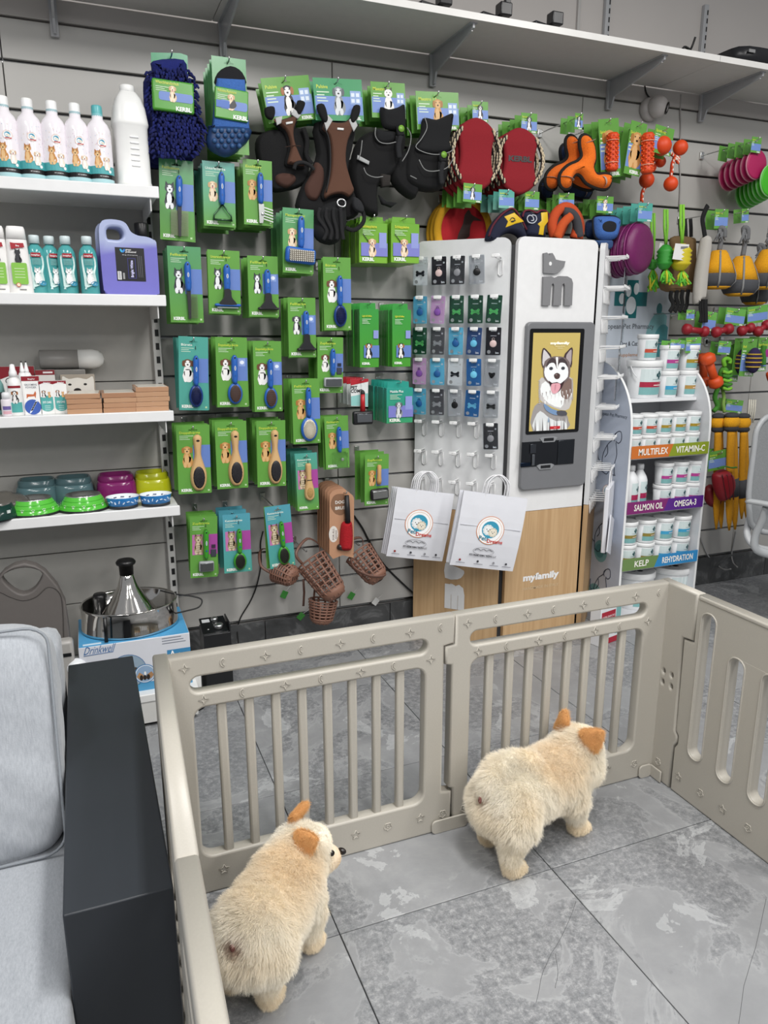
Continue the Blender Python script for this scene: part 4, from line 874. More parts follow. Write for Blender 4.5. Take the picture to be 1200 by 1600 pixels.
def tool(kind, t, w_, h, x):
    """builds the tool's own parts on card t; lengths in card heights"""
    HB = '#2a63b8'; z = lambda f: -h*f
    def hnd(z0, z1, wd, col=HB, dep=.011): h_ = sub('handle', lambda m: handle(m, x, z(z0), z(z1), wd, col, dep), 'plastic', t); sub('handle_mark', lambda m: handle_marks(m, x, z(z0), z(z1), wd, dep), 'print', h_); return h_
    def tie(zz): sub('wire_tie', lambda m: m.tube([(x, -.001, zz+.012), (x, -.006, zz)], .001, '#1b1b1b', 4), 'rubber', t)
    def pins(name, pts, y0, y1, r, col, mat='metal'):
        def f(m):
            for px, pz in pts: m.lathe([(r, 0), (r*.8, y0-y1)], col, 5, (px, y0, pz), axis='y', rot=MX.Rotation(PI, 4, 'Z') @ MX.Rotation(0, 4, 'X'))
        def g(m):
            for px, pz in pts: m.tube([(px, y0, pz), (px, y1, pz)], [r, r*.7], col, 4)
        o = sub(name, g, mat, t); o['kind'] = 'stuff'; return o
    def oval(zc, rx, rz, rim, pad, padcol, pincol, depth=.012, tex=1):
        hd = sub('brush_head', lambda m: m.ell((x, -depth*.8, zc), (rx, depth, rz), rim, 24, 12), 'plastic', t)
        sub('brush_pad', lambda m: m.ell((x, -depth*1.25, zc), (rx*.78, depth*.75, rz*.82), padcol, 22, 10), 'rubber', t)
        P_ = []
        for i in range(-5, 6):
            for j in range(-8, 9):
                u, v = i/5.6+(.09 if j % 2 else 0), j/8.8
                if u*u+v*v < .86: P_.append((x+u*rx*.76, zc+v*rz*.8))
        pins('bristles', P_, -depth*1.6, -depth*2.1-.004, .0011, pincol, 'plastic')
    if kind in ('comb2', 'comb1'):
        hnd(.2, .58, w_*.20)
        sub('comb_spine', lambda m: m.prism([(x-w_*.06, z(.57)), (x+w_*.06, z(.57)), (x+w_*.035, z(.95)), (x-w_*.035, z(.95))], -.016, -.006, '#2a2a2c'), 'plastic', t)
        sd = (1, -1) if kind == 'comb2' else (1,)
        P_ = [(s_, k) for s_ in sd for k in range(22)]
        o = sub('comb_teeth', lambda m: [m.box((x+s_*w_*(.15 if s_ > 0 else .15), -.011, z(.63+.0145*k)), (w_*.22, .0014, .0014), '#8f8a7c') for s_, k in P_], 'metal', t); o['kind'] = 'stuff'
    elif kind in ('desh', 'rake', 'raketee'):
        hnd(.22, .64, w_*.22)
        c = HB if kind == 'desh' else '#1b1c1e'
        sub('neck', lambda m: m.prism(smooth_loop([(x-w_*.09, z(.62)), (x+w_*.09, z(.62)), (x+w_*.12, z(.74)), (x+w_*.24, z(.82)), (x+w_*.24, z(.86)), (x-w_*.24, z(.86)), (x-w_*.24, z(.82)), (x-w_*.12, z(.74))], 3), -.022, -.005, '#1e1f22'), 'plastic', t)
        sub('blade_holder', lambda m: m.box((x, -.013, z(.865)), (w_*(.82 if kind == 'desh' else .7), .018, h*.045), c, r=.006), 'plastic', t)
        if kind == 'desh': sub('blade', lambda m: m.box((x, -.012, z(.905)), (w_*.66, .003, h*.018), '#c9d2cd'), 'metal', t)
        else: pins('rake_teeth', [(x+w_*(.30*k/6), z(.905)) for k in range(-6, 7)], -.006, -.016, .0016, '#b9ae94')
    elif kind == 'undercoat':
        hnd(.16, .66, w_*.2)
        sub('rake_frame', lambda m: (m.tube([(x, -.012, z(.66)), (x-w_*.27, -.012, z(.83)), (x-w_*.27, -.012, z(.9))], .0028, '#4c6a52', 6), m.tube([(x, -.012, z(.66)), (x+w_*.27, -.012, z(.83)), (x+w_*.27, -.012, z(.9))], .0028, '#4c6a52', 6), m.tube([(x-w_*.3, -.012, z(.9)), (x+w_*.3, -.012, z(.9))], .0035, '#4c6a52', 6)), 'metal', t)
        pins('rake_teeth', [(x+w_*.29*k/8, z(.915)) for k in range(-8, 9)], -.008, -.018, .0014, '#3f4a40')
    elif kind == 'dematter':
        hnd(.2, .67, w_*.22)
        sub('blade_arm', lambda m: m.prism([(x-w_*.08, z(.67)), (x+w_*.1, z(.67)), (x+w_*.12, z(.8)), (x+w_*.06, z(.97)), (x-w_*.06, z(.97))], -.014, -.006, '#b8bbb8'), 'metal', t)
        sub('blades', lambda m: [m.box((x+w_*.25, -.011, z(.74+.045*k)), (w_*.36, .002, .004), '#cfd3cf', rot=MX.Rotation(.25, 4, 'Y')) for k in range(5)], 'metal', t)
        sub('screw', lambda m: m.lathe([(.006, 0), (.005, .004), (0, .004)], '#e6e6e6', 10, (x+w_*.05, -.014, z(.83)), axis='y'), 'metal', t)
    elif kind == 'curry':
        hnd(.12, .6, w_*.22)
        sub('brush_head', lambda m: m.box((x+w_*-.04, -.018, z(.73)), (w_*.98, .026, h*.25), HB, r=.011, rot=MX.Rotation(.07, 4, 'Y')), 'plastic', t)
        sub('pad', lambda m: m.box((x-w_*.03, -.031, z(.73)), (w_*.78, .004, h*.17), '#8a8378', r=.001, rot=MX.Rotation(.07, 4, 'Y')), 'rubber', t)
        o = sub('pins', lambda m: [m.tube([(x-w_*.03+w_*.74*(i/11-.5), -.033, z(.73+.15*(j/5-.5))), (x-w_*.02+w_*.74*(i/11-.5), -.041, z(.745+.15*(j/5-.5)))], .0022, '#ece8dc', 4) for i in range(12) for j in range(6)], 'plastic', t); o['kind'] = 'stuff'
    elif kind in ('oval_navy', 'oval_dark', 'pinbrush', 'oval_cat'):
        c = {'oval_cat': '#3f9a2c'}.get(kind, HB); zc = z(.8) if kind != 'pinbrush' else z(.77)
        hnd(.25 if kind != 'pinbrush' else .13, .66 if kind != 'pinbrush' else .58, w_*.2, c)
        rim, pad, pin = {'oval_navy': ('#1c3f86', '#101a45', '#1c2f78'), 'oval_dark': (HB, '#3c3a40', '#96705c'), 'pinbrush': (HB, '#e6e0d0', '#b9b098'), 'oval_cat': ('#3f9a2c', '#23241f', '#3a3b33')}[kind]
        oval(zc, w_*(.24 if kind != 'pinbrush' else .31), h*(.155 if kind != 'pinbrush' else .19), rim, 1, pad, pin)
    elif kind == 'wood':
        wc = '#d2ab77'
        o = [(x-w_*.12, z(.17)), (x, z(.135)), (x+w_*.12, z(.17)), (x+w_*.13, z(.25)), (x+w_*.1, z(.42)), (x+w_*.17, z(.56)), (x+w_*.25, z(.7)), (x+w_*.23, z(.85)), (x+w_*.12, z(.945)), (x-w_*.0, z(.96)), (x-w_*.12, z(.945)), (x-w_*.23, z(.85)), (x-w_*.25, z(.7)), (x-w_*.17, z(.56)), (x-w_*.1, z(.42)), (x-w_*.13, z(.25))]
        b = sub('wooden_body', lambda m: m.puff(smooth_loop(o, 3), .016, w_*.07, wc, -.002), 'matt', t)
        sub('hang_hole', lambda m: m.flat(ellipse(x, z(.22), w_*.055, h*.015, 10), -.0186, '#17130f'), 'print', b)
        sub('brush_pad', lambda m: m.ell((x, -.0165, z(.755)), (w_*.185, .007, h*.165), '#16151b', 22, 10), 'rubber', t)
        P_ = [(x+w_*.17*u, z(.755)+h*.15*v) for u, v in [(i/5+(.1 if j % 2 else 0), j/8) for i in range(-5, 5) for j in range(-8, 9)] if u*u+v*v < .85]
        pins('bristles', P_, -.022, -.029, .0009, '#6a676c', 'plastic')
    elif kind == 'woodsmall':
        o = [(x-w_*.13, z(.2)), (x, z(.175)), (x+w_*.13, z(.2)), (x+w_*.12, z(.4)), (x+w_*.15, z(.5)), (x+w_*.23, z(.66)), (x+w_*.2, z(.78)), (x, z(.83)), (x-w_*.2, z(.78)), (x-w_*.23, z(.66)), (x-w_*.15, z(.5)), (x-w_*.12, z(.4))]
        b = sub('wooden_body', lambda m: m.puff(smooth_loop(o, 3), .014, w_*.06, '#cfa873', -.002), 'matt', t)
        sub('strap', lambda m: m.box((x, -.0165, z(.46)), (w_*.25, .002, .0025), '#2b2a26'), 'rubber', b); sub('brush_pad', lambda m: m.ell((x, -.014, z(.68)), (w_*.16, .006, h*.1), '#b08d55', 18, 8), 'felt', t)
    elif kind in ('slicker', 'cat_slicker', 'slickwood', 'clearcomb'):
        c = {'slicker': HB, 'cat_slicker': '#3f9a2c', 'slickwood': '#c99d62', 'clearcomb': HB}[kind]
        if kind == 'slickwood':
            sub('handle', lambda m: m.lathe([(.006, z(.2)), (.009, z(.22)), (.0085, z(.4)), (.0105, z(.5)), (.008, z(.58))], c, 14, (x, -.010, 0)), 'matt', t)
            sub('brush_head', lambda m: m.box((x, -.016, z(.77)), (w_*.78, .02, h*.23), '#1b1b1c', r=.01, rot=MX.Rotation(-.06, 4, 'Y')), 'plastic', t); sub('pad', lambda m: m.box((x, -.0275, z(.77)), (w_*.62, .004, h*.15), '#b9bcbc', r=.0015, rot=MX.Rotation(-.06, 4, 'Y')), 'metal', t); return
        hnd(.2, .68, w_*.2, c)
        if kind == 'clearcomb': sub('clear_shell', lambda m: m.box((x, -.012, z(.83)), (w_*.6, .024, h*.30), '#ffffff', r=.004), 'clear', t); sub('comb_pin', lambda m: m.lathe([(.007, 0), (.006, .004), (0, .005)], '#f0f0f0', 12, (x+w_*.1, -.012, z(.82)), axis='y'), 'metal', t); return
        sub('brush_head', lambda m: m.box((x, -.014, z(.8)), (w_*(.72 if kind == 'slicker' else .55), .020, h*.17), '#b4b7b9' if kind == 'slicker' else '#9a9da0', r=.006), 'plastic', t)
        sub('pad', lambda m: m.box((x, -.0255, z(.8)), (w_*(.62 if kind == 'slicker' else .47), .004, h*.125), '#85888b', r=.001, seg=1), 'metal', t)
        sub('loose_comb', lambda m: (m.box((x+w_*.28, -.003, z(.6)), (w_*.2, .004, h*.12), '#3d3f4a', r=.001, seg=1), [m.box((x+w_*.28+w_*.022*k, -.003, z(.49)), (w_*.01, .003, h*.06), '#3d3f4a') for k in range(-3, 4)]), 'plastic', t)
    tie(z(.17))
def print_card(m, w_, h, pic, accent, title, y=-.0009, xp=-.2, tcol='#c9dc4a', icon=False, brand=True):
    m.rect(w_*-.02, -h*.62, w_*.5, -h*.29, y, accent)
    if accent == PU: m.rect(-w_*.42, -h*.62, -w_*.05, -h*.29, y, mix(accent, '#e8a0c8', .4))
    if pic: animal(m, pic, w_*xp, -h*.61, h*.33, y-.0002, .00012)
    m.text(title, -w_*.41, -h*.125, min(.012, w_*.11), y-.0002, tcol, bold=.015, width=min(w_*.62, len(title)*w_*.062)); lines(m, -w_*.41, -h*.125-.009, w_*.42, 3, y-.0002, step=.0062)
    if icon: m.rect(w_*.22, -h*.41, w_*.43, -h*.3, y-.0004, '#8ba4da'); m.flat(ellipse(w_*.325, -h*.355, w_*.07, w_*.06, 12), y-.0006, '#e9f0fa')
    if brand: m.text('KERBL', -w_*.41, -h*.965, min(.0145, w_*.14), y-.0004, '#f2f6ee', bold=.05)
    m.rect(w_*.39, -h*.97, w_*.45, -h*.945, y-.0004, '#bcd8a8')
def carded(name, desc, cat, tp, bt, wpx, yf, cols, pic, kind, title, nb, hk, accent=BL, tx=.06, backcol=None, icon=False, dy=.042, tcol='#c9dc4a'):
    """tp, bt: pixels of the card's top and bottom middle; nb cards hang behind it on the same hook"""
    a, b = at(*tp, yf), at(*bt, yf); h = math.hypot(a.x-b.x, a.z-b.z); w_ = (at(tp[0]+wpx/2, (tp[1]+bt[1])/2, yf)-at(tp[0]-wpx/2, (tp[1]+bt[1])/2, yf)).x
    ry = math.atan2(a.x-b.x, a.z-b.z)
    t = thing(name, desc, cat, a, None, 0, ry)
    sub('card', lambda m: card_geo(m, w_, h, *cols), 'card', t)
    sub('print', lambda m: print_card(m, w_, h, pic, accent, title, icon=icon, tcol=tcol), 'print', t)
    tool(kind, t, w_, h, w_*tx)
    bm = MB(); card_geo(bm, w_, h, *(backcol or cols)); bme = bm.mesh('card', 'card')
    for k in range(nb):
        o = bpy.data.objects.new(name, bme); link(o); o.location = (a.x+rnd.uniform(-.004, .004), yf+.022+dy*k*(.8+.4*rnd.random()), a.z-.002+rnd.uniform(-.004, .003)); o.rotation_euler = (0, ry*.4+rnd.uniform(-.015, .015), rnd.uniform(-.07, .05))
        tag(o, f'carded pack hanging behind the {hk}, on the same hook', cat, f'packs behind the {hk}')
    hook(f'chrome wall hook that holds the {hk}', tp[0]+ (0), tp[1]+6, yf-.01)
Yc = 2.85
T_ = [
 ('comb_card', 'green carded two-sided metal comb with husky picture, top left of the brush cards', 'comb', (275, 249), (277, 376), 53, Yc, (GB, GA), 'husky', 'comb2', 'Fellkamm', 1, 'two-sided comb card'),
 ('rake_card', 'teal-topped carded undercoat rake with a triangular wire head, beside the two-sided comb', 'brush', (341, 253), (344, 354), 50, Yc, (TE, GA), 'lab', 'undercoat', 'Unterfellharke', 5, 'triangular undercoat rake card'),
 ('dematter_card', 'carded coat dematter with steel blades below the brown harness at far left', 'brush', (402, 250), (404, 352), 45, Yc, (GA, GA), 'golden', 'dematter', 'Entfilzer', 5, 'dematter card'),
 ('comb_card', 'green carded one-sided comb with a blue handle and husky, below the two-sided comb', 'comb', (287, 385), (293, 504), 52, Yc, (GB, GA), 'husky', 'comb1', 'Fellkamm', 3, 'one-sided comb card'),
 ('deshedder_card', 'lime carded deshedding tool with wide blue blade holder and husky picture', 'brush', (349, 391), (352, 490), 50, Yc, (GA, GA), 'husky', 'desh', 'Unterwolltrimmer', 1, 'blue deshedder card'),
 ('rake_card', 'lime carded black rotating rake with husky picture and an icon on the blue field', 'brush', (410, 400), (413, 495), 47, Yc, (GA, GA), 'husky', 'rake', 'Fellharke', 3, 'black rake card with husky'),
 ('curry_card', 'carded wide blue curry brush with white pins and labrador picture', 'brush', (466, 326), (466, 427), 48, 2.83, (GB, GA), 'lab', 'curry', 'Massagestriegel', 5, 'wide blue curry brush card'),
 ('brush_card', 'teal carded oval brush with navy bristles and terrier picture, left of two lime ones', 'brush', (302, 526), (303, 641), 46, Yc, (TE, TE), 'jack', 'oval_navy', 'Bürste', 4, 'teal navy-bristled brush card'),
 ('brush_card', 'lime carded blue double-sided brush with terrier picture, middle of the row of three', 'brush', (361, 527), (364, 636), 49, Yc, (GA, GA), 'jack', 'oval_dark', 'Doppelseitige Bürste', 4, 'middle double-sided brush card'),
 ('brush_card', 'lime carded blue double-sided brush with terrier picture, right of the row of three', 'brush', (417, 533), (420, 643), 44, Yc, (GA, GA), 'jack', 'oval_dark', 'Doppelseitige Bürste', 3, 'right-hand double-sided brush card'),
 ('rake_card', 'lime carded black T-shaped rake with a grey and white collie picture', 'brush', (471, 465), (473, 558), 43, Yc, (GA, GA), 'collie', 'raketee', 'Fellharke', 3, 'collie rake card'),
 ('brush_card', 'tall green carded oval brush with navy bristles under the long brown harness', 'brush', (526, 402), (528, 516), 43, 2.84, (GA, GA), 'jack', 'oval_navy', 'Bürste', 2, 'tall navy-bristled brush card'),
 ('slicker_card', 'green carded blue slicker brush with a grey pad and terrier picture', 'brush', (516, 527), (516, 614), 40, Yc, (GA, GA), 'jack', 'slicker', 'Zupfbürste', 3, 'blue slicker brush card'),
 ('wooden_brush_card', 'lime carded wooden oval brush strapped with a white tie, leftmost of the three wooden ones', 'brush', (301, 664), (305, 771), 52, 2.83, (GA, GA), 'golden', 'wood', 'Doppelbürste', 4, 'leftmost wooden brush card'),
 ('wooden_brush_card', 'lime carded wooden oval brush, middle of the three wooden ones', 'brush', (360, 658), (364, 763), 49, 2.83, (GA, GA), 'golden', 'wood', 'Doppelbürste', 4, 'middle wooden brush card'),
 ('wooden_brush_card', 'lime carded wooden oval brush, rightmost of the three wooden ones', 'brush', (423, 657), (425, 760), 45, 2.83, (GA, GA), 'golden', 'wood', 'Doppelbürste', 4, 'rightmost wooden brush card'),
 ('pin_brush_card', 'lime carded blue pin brush with pale pins and retriever picture', 'brush', (477, 592), (480, 693), 43, 2.84, (GA, GA), 'golden', 'pinbrush', 'Fellbürste', 3, 'pale pin brush card'),
 ('comb_card', 'lime carded blue-handled comb under a clear shell, above the kraft brush pack', 'comb', (525, 650), (528, 732), 37, Yc, (GA, GA), 'golden', 'clearcomb', 'Flohkamm', 3, 'clear-shelled comb card'),
 ('wooden_brush_card', 'teal-green carded small wooden cat brush with a tabby picture and purple field', 'brush', (478, 708), (482, 797), 34, 2.84, (TE, GA), 'cat', 'woodsmall', 'Katzenbürste', 4, 'small wooden cat brush card'),
 ('slicker_card', 'lime carded slicker brush with wooden handle and black head, right of the kraft pack', 'brush', (589, 710), (588, 789), 37, 2.84, (GA, GA), 'golden', 'slickwood', 'Zupfbürste', 3, 'wood-handled slicker card'),
 ('slicker_card', 'lime carded green slicker brush with tabby picture and a small grey comb', 'brush', (318, 807), (319, 902), 43, 2.84, (GA, GA), 'cat', 'cat_slicker', 'Zupfbürste', 3, 'cat slicker brush card'),
 ('brush_card', 'teal carded green cat brush with black bristles and tabby picture, hanging straight', 'brush', (369, 803), (372, 894), 43, 2.84, (TB, TE), 'cat', 'oval_cat', 'Katzenbürste', 4, 'straight-hung teal cat brush card'),
 ('brush_card', 'teal carded green cat brush with black bristles, hanging tilted over a wicker muzzle', 'brush', (433, 790), (442, 886), 40, 2.83, (TB, TE), 'cat', 'oval_cat', 'Katzenbürste', 1, 'tilted teal cat brush card'),
]
for r_ in T_:
    nm = r_[-1]
    carded(*r_, accent=(PU if r_[8] == 'cat' else BL), icon=('icon' in r_[1] or 'collie' in r_[1] or 'double-sided' in r_[1]), backcol=((GA, GA) if 'tilted' in nm else None), tx=(.12 if r_[9] in ('wood', 'raketee', 'rake') else .07), tcol=('#e9f6ea' if r_[6+1][0] == TE or r_[7][0] == TB else '#c9dc4a'))

# --- wash mitt, glove
def wrap_band(m, w_, h, pic, title): m.text(title, -w_*.42, h*.34, .013, -.0006, '#d4df55', width=w_*.55); lines(m, -w_*.42, h*.34-.010, w_*.35, 3, -.0006); m.flat(rrect(-w_*.35, -h*.18, w_*.47, h*.1, .008), -.0006, BL); animal(m, pic, -w_*.02, -h*.2, h*.55, -.0008, .0002); m.text('KERBL', w_*.05, -h*.46, .018, -.0008, '#f0f5ee', bold=.04)
Ym = 2.82
p = at(267, 80, Ym); t = thing('chenille_mitt', 'deep blue chenille wash mitt with stubby tufts and a green paper band', 'wash mitt', p)
c4 = crop(220, 60, 4)
def loc(px, py, Y, o): q = at(px, py, Y); return (q.x-o.x, q.z-o.z)
def L4(pts, o, Y, cr=c4): return [loc(*cr(x, y), Y, o) for x, y in pts]
sub('header_card', lambda m: m.prism(L4([(65, 80), (250, 84), (295, 100), (300, 260), (70, 270)], p, Ym), .012, .0135, '#3d9468'), 'card', t)
sub('mitt_body', lambda m: m.puff(smooth_loop(L4([(78, 135), (270, 128), (295, 240), (330, 300), (335, 440), (370, 560), (345, 690), (300, 740), (100, 740), (60, 650), (85, 480), (60, 300), (70, 200)], p, Ym), 3), .03, .03, '#141f68', .01), 'felt', t)
def tufts(m):
    body = smooth_loop(L4([(72, 205), (290, 200), (335, 300), (340, 440), (385, 560), (355, 690), (300, 735), (100, 740), (55, 650), (85, 480), (35, 430), (50, 260)], p, Ym), 3)
    xs = [q[0] for q in body]; zs = [q[1] for q in body]
    def inside(x, z):
        k = False
        for i in range(len(body)):
            (x1, z1), (x2, z2) = body[i-1], body[i]
            if (z1 > z) != (z2 > z) and x < (x2-x1)*(z-z1)/(z2-z1)+x1: k = not k
        return k
    z = max(zs); 
    while z > min(zs):
        x = min(xs)
        while x < max(xs):
            X, Z = x+rnd.uniform(-.003, .003), z+rnd.uniform(-.003, .003)
            if inside(X, Z):
                e_ = not inside(X+.012, Z) or not inside(X-.012, Z); dx = rnd.uniform(-.006, .006)+(.012 if not inside(X+.014, Z) else -.012 if not inside(X-.014, Z) else 0); yy = -.018 if not e_ else -.004
                m.tube([(X, yy, Z), (X+dx*.6, yy-.012, Z-.004), (X+dx, yy-.013, Z-.013)], [.0042, .0048, .0036], rnd.choice(('#111a58', '#141f66', '#0e154c')), 5)
            x += .0085
        z -= .0105
o = sub('tufts', tufts, 'felt', t); o['kind'] = 'stuff'
b0 = at(271, 150, Ym-.045); wb = at(303, 150, Ym-.045).x-at(238, 150, Ym-.045).x; hb = at(271, 126, Ym-.045).z-at(271, 175, Ym-.045).z
o = sub('paper_band', lambda m: (m.box((0, .012, 0), (wb, .026, hb), '#4f9a33', r=.006)), 'card', t); o.location = (b0.x-p.x, -.045, b0.z-p.z); o.rotation_euler = (0, .03, 0)
o2 = sub('band_print', lambda m: wrap_band(m, wb, hb, 'lab', 'Waschhandschuh'), 'print', o, loc=(0, -.0015, 0))
for k in range(2):
    tt = solo('chenille_mitt', lambda m: (m.puff(smooth_loop(L4([(78, 135), (270, 128), (300, 240), (345, 440), (385, 560), (355, 690), (300, 740), (100, 740), (50, 650), (75, 480), (60, 300)], p, Ym), 3), .025, .03, '#121b5c', .0)), 'felt', 'blue chenille mitt hanging behind the front mitt on the same hook', 'wash mitt', (p.x-.012*k, Ym+.075+.06*k, p.z-.01), 'mitts behind the front chenille mitt')
hook('dark wall hook that holds the chenille mitts', 268, 86, Ym-.01)
p = at(357, 90, Ym); t = thing('grooming_glove', 'blue rubber grooming glove packed on green card with a black arched cuff', 'grooming glove', p)
w_ = at(384, 150, Ym).x-at(331, 150, Ym).x; h = p.z-at(357, 240, Ym).z
sub('card', lambda m: card_geo(m, w_, h, GB, GA), 'card', t)
sub('cuff', lambda m: m.puff(smooth_loop(L4([(470, 300), (480, 215), (560, 172), (635, 215), (648, 300)], p, Ym), 3), .012, .012, '#14141a', 0), 'fabric', t)
sub('glove_back', lambda m: m.puff(L4([(472, 252), (648, 262), (655, 340), (672, 520), (680, 580), (440, 580), (462, 330)], p, Ym), .018, .01, '#3d68ae', -.004), 'felt', t)
sub('palm', lambda m: m.puff(smooth_loop(L4([(420, 570), (440, 545), (675, 560), (670, 640), (620, 690), (590, 720), (520, 745), (430, 700), (405, 640)], p, Ym), 3), .03, .02, '#1d3a66', -.002), 'rubber', t)
o = sub('rubber_nubs', lambda m: [m.ell((*[(q := loc(*c4(450+44*i+(22 if j % 2 else 0), 590+32*j), Ym, p))[0]], -.034, q[1]), (.0085, .008, .0085), '#28507f', 9, 6) for i in range(5) for j in range(4 if i < 4 else 2)], 'rubber', t); o['kind'] = 'stuff'
b0 = at(362, 163, Ym-.03); wb = at(388, 163, Ym-.03).x-at(336, 163, Ym-.03).x; hb = at(360, 140, Ym-.03).z-at(360, 189, Ym-.03).z
o = sub('paper_band', lambda m: m.box((0, .006, 0), (wb, .014, hb), '#4f9a33', r=.004), 'card', t); o.location = (b0.x-p.x, -.03, b0.z-p.z); o.rotation_euler = (0, .06, 0)
def gband(m): wrap_band(m, wb, hb, 'lab', 'Multifunktions-Pflegehandschuh'); m.box((-.03, -.0012, -.004), (.045, .001, .022), '#3a66b8'); m.flat(smooth_loop([(-.012, -.012), (-.002, .004), (.008, .014), (.013, .006), (.016, -.004), (.005, -.014)], 3), -.0016, '#1d1d24')
sub('band_print', gband, 'print', o, loc=(0, -.0015, 0))
for k in range(4): tag(sub('glove_pack', lambda m: card_geo(m, w_, h*.96, GB, GA), 'card', None, loc=(p.x-.002, Ym+.03+.045*k, p.z-.004)), 'green glove pack hanging behind the front grooming glove', 'grooming glove', 'packs behind the front grooming glove')
hook('dark wall hook that holds the grooming gloves', 357, 96, Ym-.01)

# --- boxed leashes and harnesses
def boxed(name, desc, x0, x1, y0, y1, yf, cols, title, pic, nb, grp, tab=True, icon=True, tcol='#d8d838', dz=.036):
    a, b = at(x0, (y0+y1)/2, yf), at(x1, (y0+y1)/2, yf); w_ = b.x-a.x; xm = (x0+x1)/2; zt, zb = at(xm, y0, yf).z, at(xm, y1, yf).z; h = zt-zb
    def geo(m): m.box((0, dz/2-.003, -h/2), (w_, dz-.006, h), lambda p_: mix(cols[0], cols[1], min(1, max(0, (-p_.z)/h))), r=.001, seg=1); m.prism([(-w_*.42, -.001), (w_*.42, -.001), (w_*.40, .024), (-w_*.40, .024)], dz*.5, dz*.5+.001, cols[0], [euro(0, .013, .6)])
    gm = MB(); geo(gm); gme = gm.mesh('carton', 'card')
    for k in range(nb+1):
        t = thing(name, desc if k == 0 else f'pack hanging behind the {grp}', 'box', ((a.x+b.x)/2+(rnd.uniform(-.003, .003) if k else 0), yf+dz*k, zt), f'packs behind the {grp}' if k else None, rz=0)
        link(bpy.data.objects.new('carton', gme), t)
        if k: continue
        def art(m):
            y = -.0038; m.text(title, -w_*.38, -h*.13, min(.014, w_*.12), y, tcol, bold=.02, width=w_*.5); lines(m, -w_*.38, -h*.13-.01, w_*.45, 4, y, '#dcefd6')
            m.rect(-w_*.44 if h < 1.3*w_ else -w_*.3, -h*.83, w_*.5, -h*(.5 if h < 1.3*w_ else .62), y, '#7d80c8' if h < 1.3*w_ else BL); animal(m, pic, -w_*.05, -h*.84, h*(.48 if h < 1.3*w_ else .28), y-.0003, .0002)
            m.rect(w_*.2, -h*(.62 if h < 1.3*w_ else .5), w_*.46, -h*(.24 if h < 1.3*w_ else .36), y-.0003, '#8f9ad6'); m.text('KERBL', -w_*.4, -h*.95, min(.018, w_*.15), y, '#eef5e9', bold=.05)
            if pic == 'lab' and h < 1.3*w_: m.tube([(-w_*.38, y-.0003, -h*.28), (-w_*.04, y-.0003, -h*.6)], .0014, '#1c1c1c', 4)
        sub('print', art, 'print', t)
    hook(f'chrome wall hook that holds the {grp}', xm, y0-7, yf-.004)
boxed('leash_box', 'square lime leash box with labrador picture, left one of the pair beside the long harness', 561, 605, 348, 411, 2.86, ('#6ba62c', '#7db338'), 'Schleppleine', 'lab', 5, 'left square leash box')
boxed('leash_box', 'square lime leash box with labrador picture, right one of the pair', 611, 655, 349, 411, 2.86, ('#6ba62c', '#7db338'), 'Schleppleine', 'lab', 5, 'right square leash box')
boxed('harness_box', 'tall green box with black dog picture, left one of the pair under the leash boxes', 562, 592, 483, 574, 2.86, ('#3d9a44', '#4c9c33'), 'Light & Reflex', 'bern', 4, 'left tall green harness box')
boxed('harness_box', 'tall green box with black dog picture, right one of the pair under the leash boxes', 613, 642, 484, 573, 2.86, ('#3d9a44', '#4c9c33'), 'Light & Reflex', 'bern', 4, 'right tall green harness box')
boxed('harness_box', 'teal harness box with grey dog picture beside the red pet comb', 604, 645, 606, 661, 2.84, ('#2f9a8c', '#3a9e6a'), 'Mobile Plus', 'grey', 5, 'teal harness box', tcol='#e6f4ee')
# --- red and white pet comb
p = at(556, 592, 2.85); t = thing('pet_comb_pack', 'white and red pet comb pack with a red-handled slicker below', 'comb', p)
w_ = .085; h = p.z-at(556, 637, 2.85).z
c8 = crop(420, 580, 3.81)
sub('card', lambda m: m.prism(L4([(487, 48), (592, 45), (590, 212), (490, 208)], p, 2.85, c8), 0, .0015, '#dfe3e2'), 'card', t)
def pc(m):
    m.prism(L4([(487, 48), (592, 45), (592, 62), (487, 85)], p, 2.85, c8), -.0008, None, '#b02430'); m.prism(L4([(489, 150), (590, 130), (590, 208), (490, 205)], p, 2.85, c8), -.0008, None, '#8fc9c4')
    q = loc(*c8(487, 107), 2.85, p); m.text('PET', q[0], q[1], .018, -.0012, '#2b2b2e', bold=.03); q = loc(*c8(487, 128), 2.85, p); m.text('COMB', q[0], q[1], .018, -.0012, '#2b2b2e', bold=.03)
sub('print', pc, 'print', t)
sub('handle', lambda m: m.tube([(*(q := loc(*c8(553, 130), 2.85, p))[:1], -.012, q[1]), (*(q2 := loc(*c8(553, 236), 2.85, p))[:1], -.012, q2[1])], [.0085, .011], '#b81f26', 10), 'plastic', t)
q = loc(*c8(553, 130), 2.85, p); sub('handle_tip', lambda m: m.ell((q[0], -.012, q[1]), (.0095, .009, .013), '#151516', 12, 8), 'rubber', t)
q = loc(*c8(552, 275), 2.85, p); sub('brush_head', lambda m: m.box((q[0], -.014, q[1]), (.088, .022, .055), '#17171a', r=.008), 'plastic', t); sub('pad', lambda m: m.box((q[0]+.004, -.0262, q[1]), (.064, .004, .034), '#8d9094', r=.001, seg=1), 'metal', t)
for k in range(3):
    tag(sub('pet_comb_pack', lambda m: (m.prism(L4([(487, 48), (592, 45), (590, 212), (490, 208)], p, 2.85, c8), 0, .0015, '#d3d8d7'), m.prism(L4([(487, 48), (592, 45), (592, 70), (487, 85)], p, 2.85, c8), -.0008, None, '#b02430')), 'card', None, loc=(p.x, 2.9+.045*k, p.z+.002)), 'white and red comb pack behind the front pet comb', 'comb', 'packs behind the front pet comb')
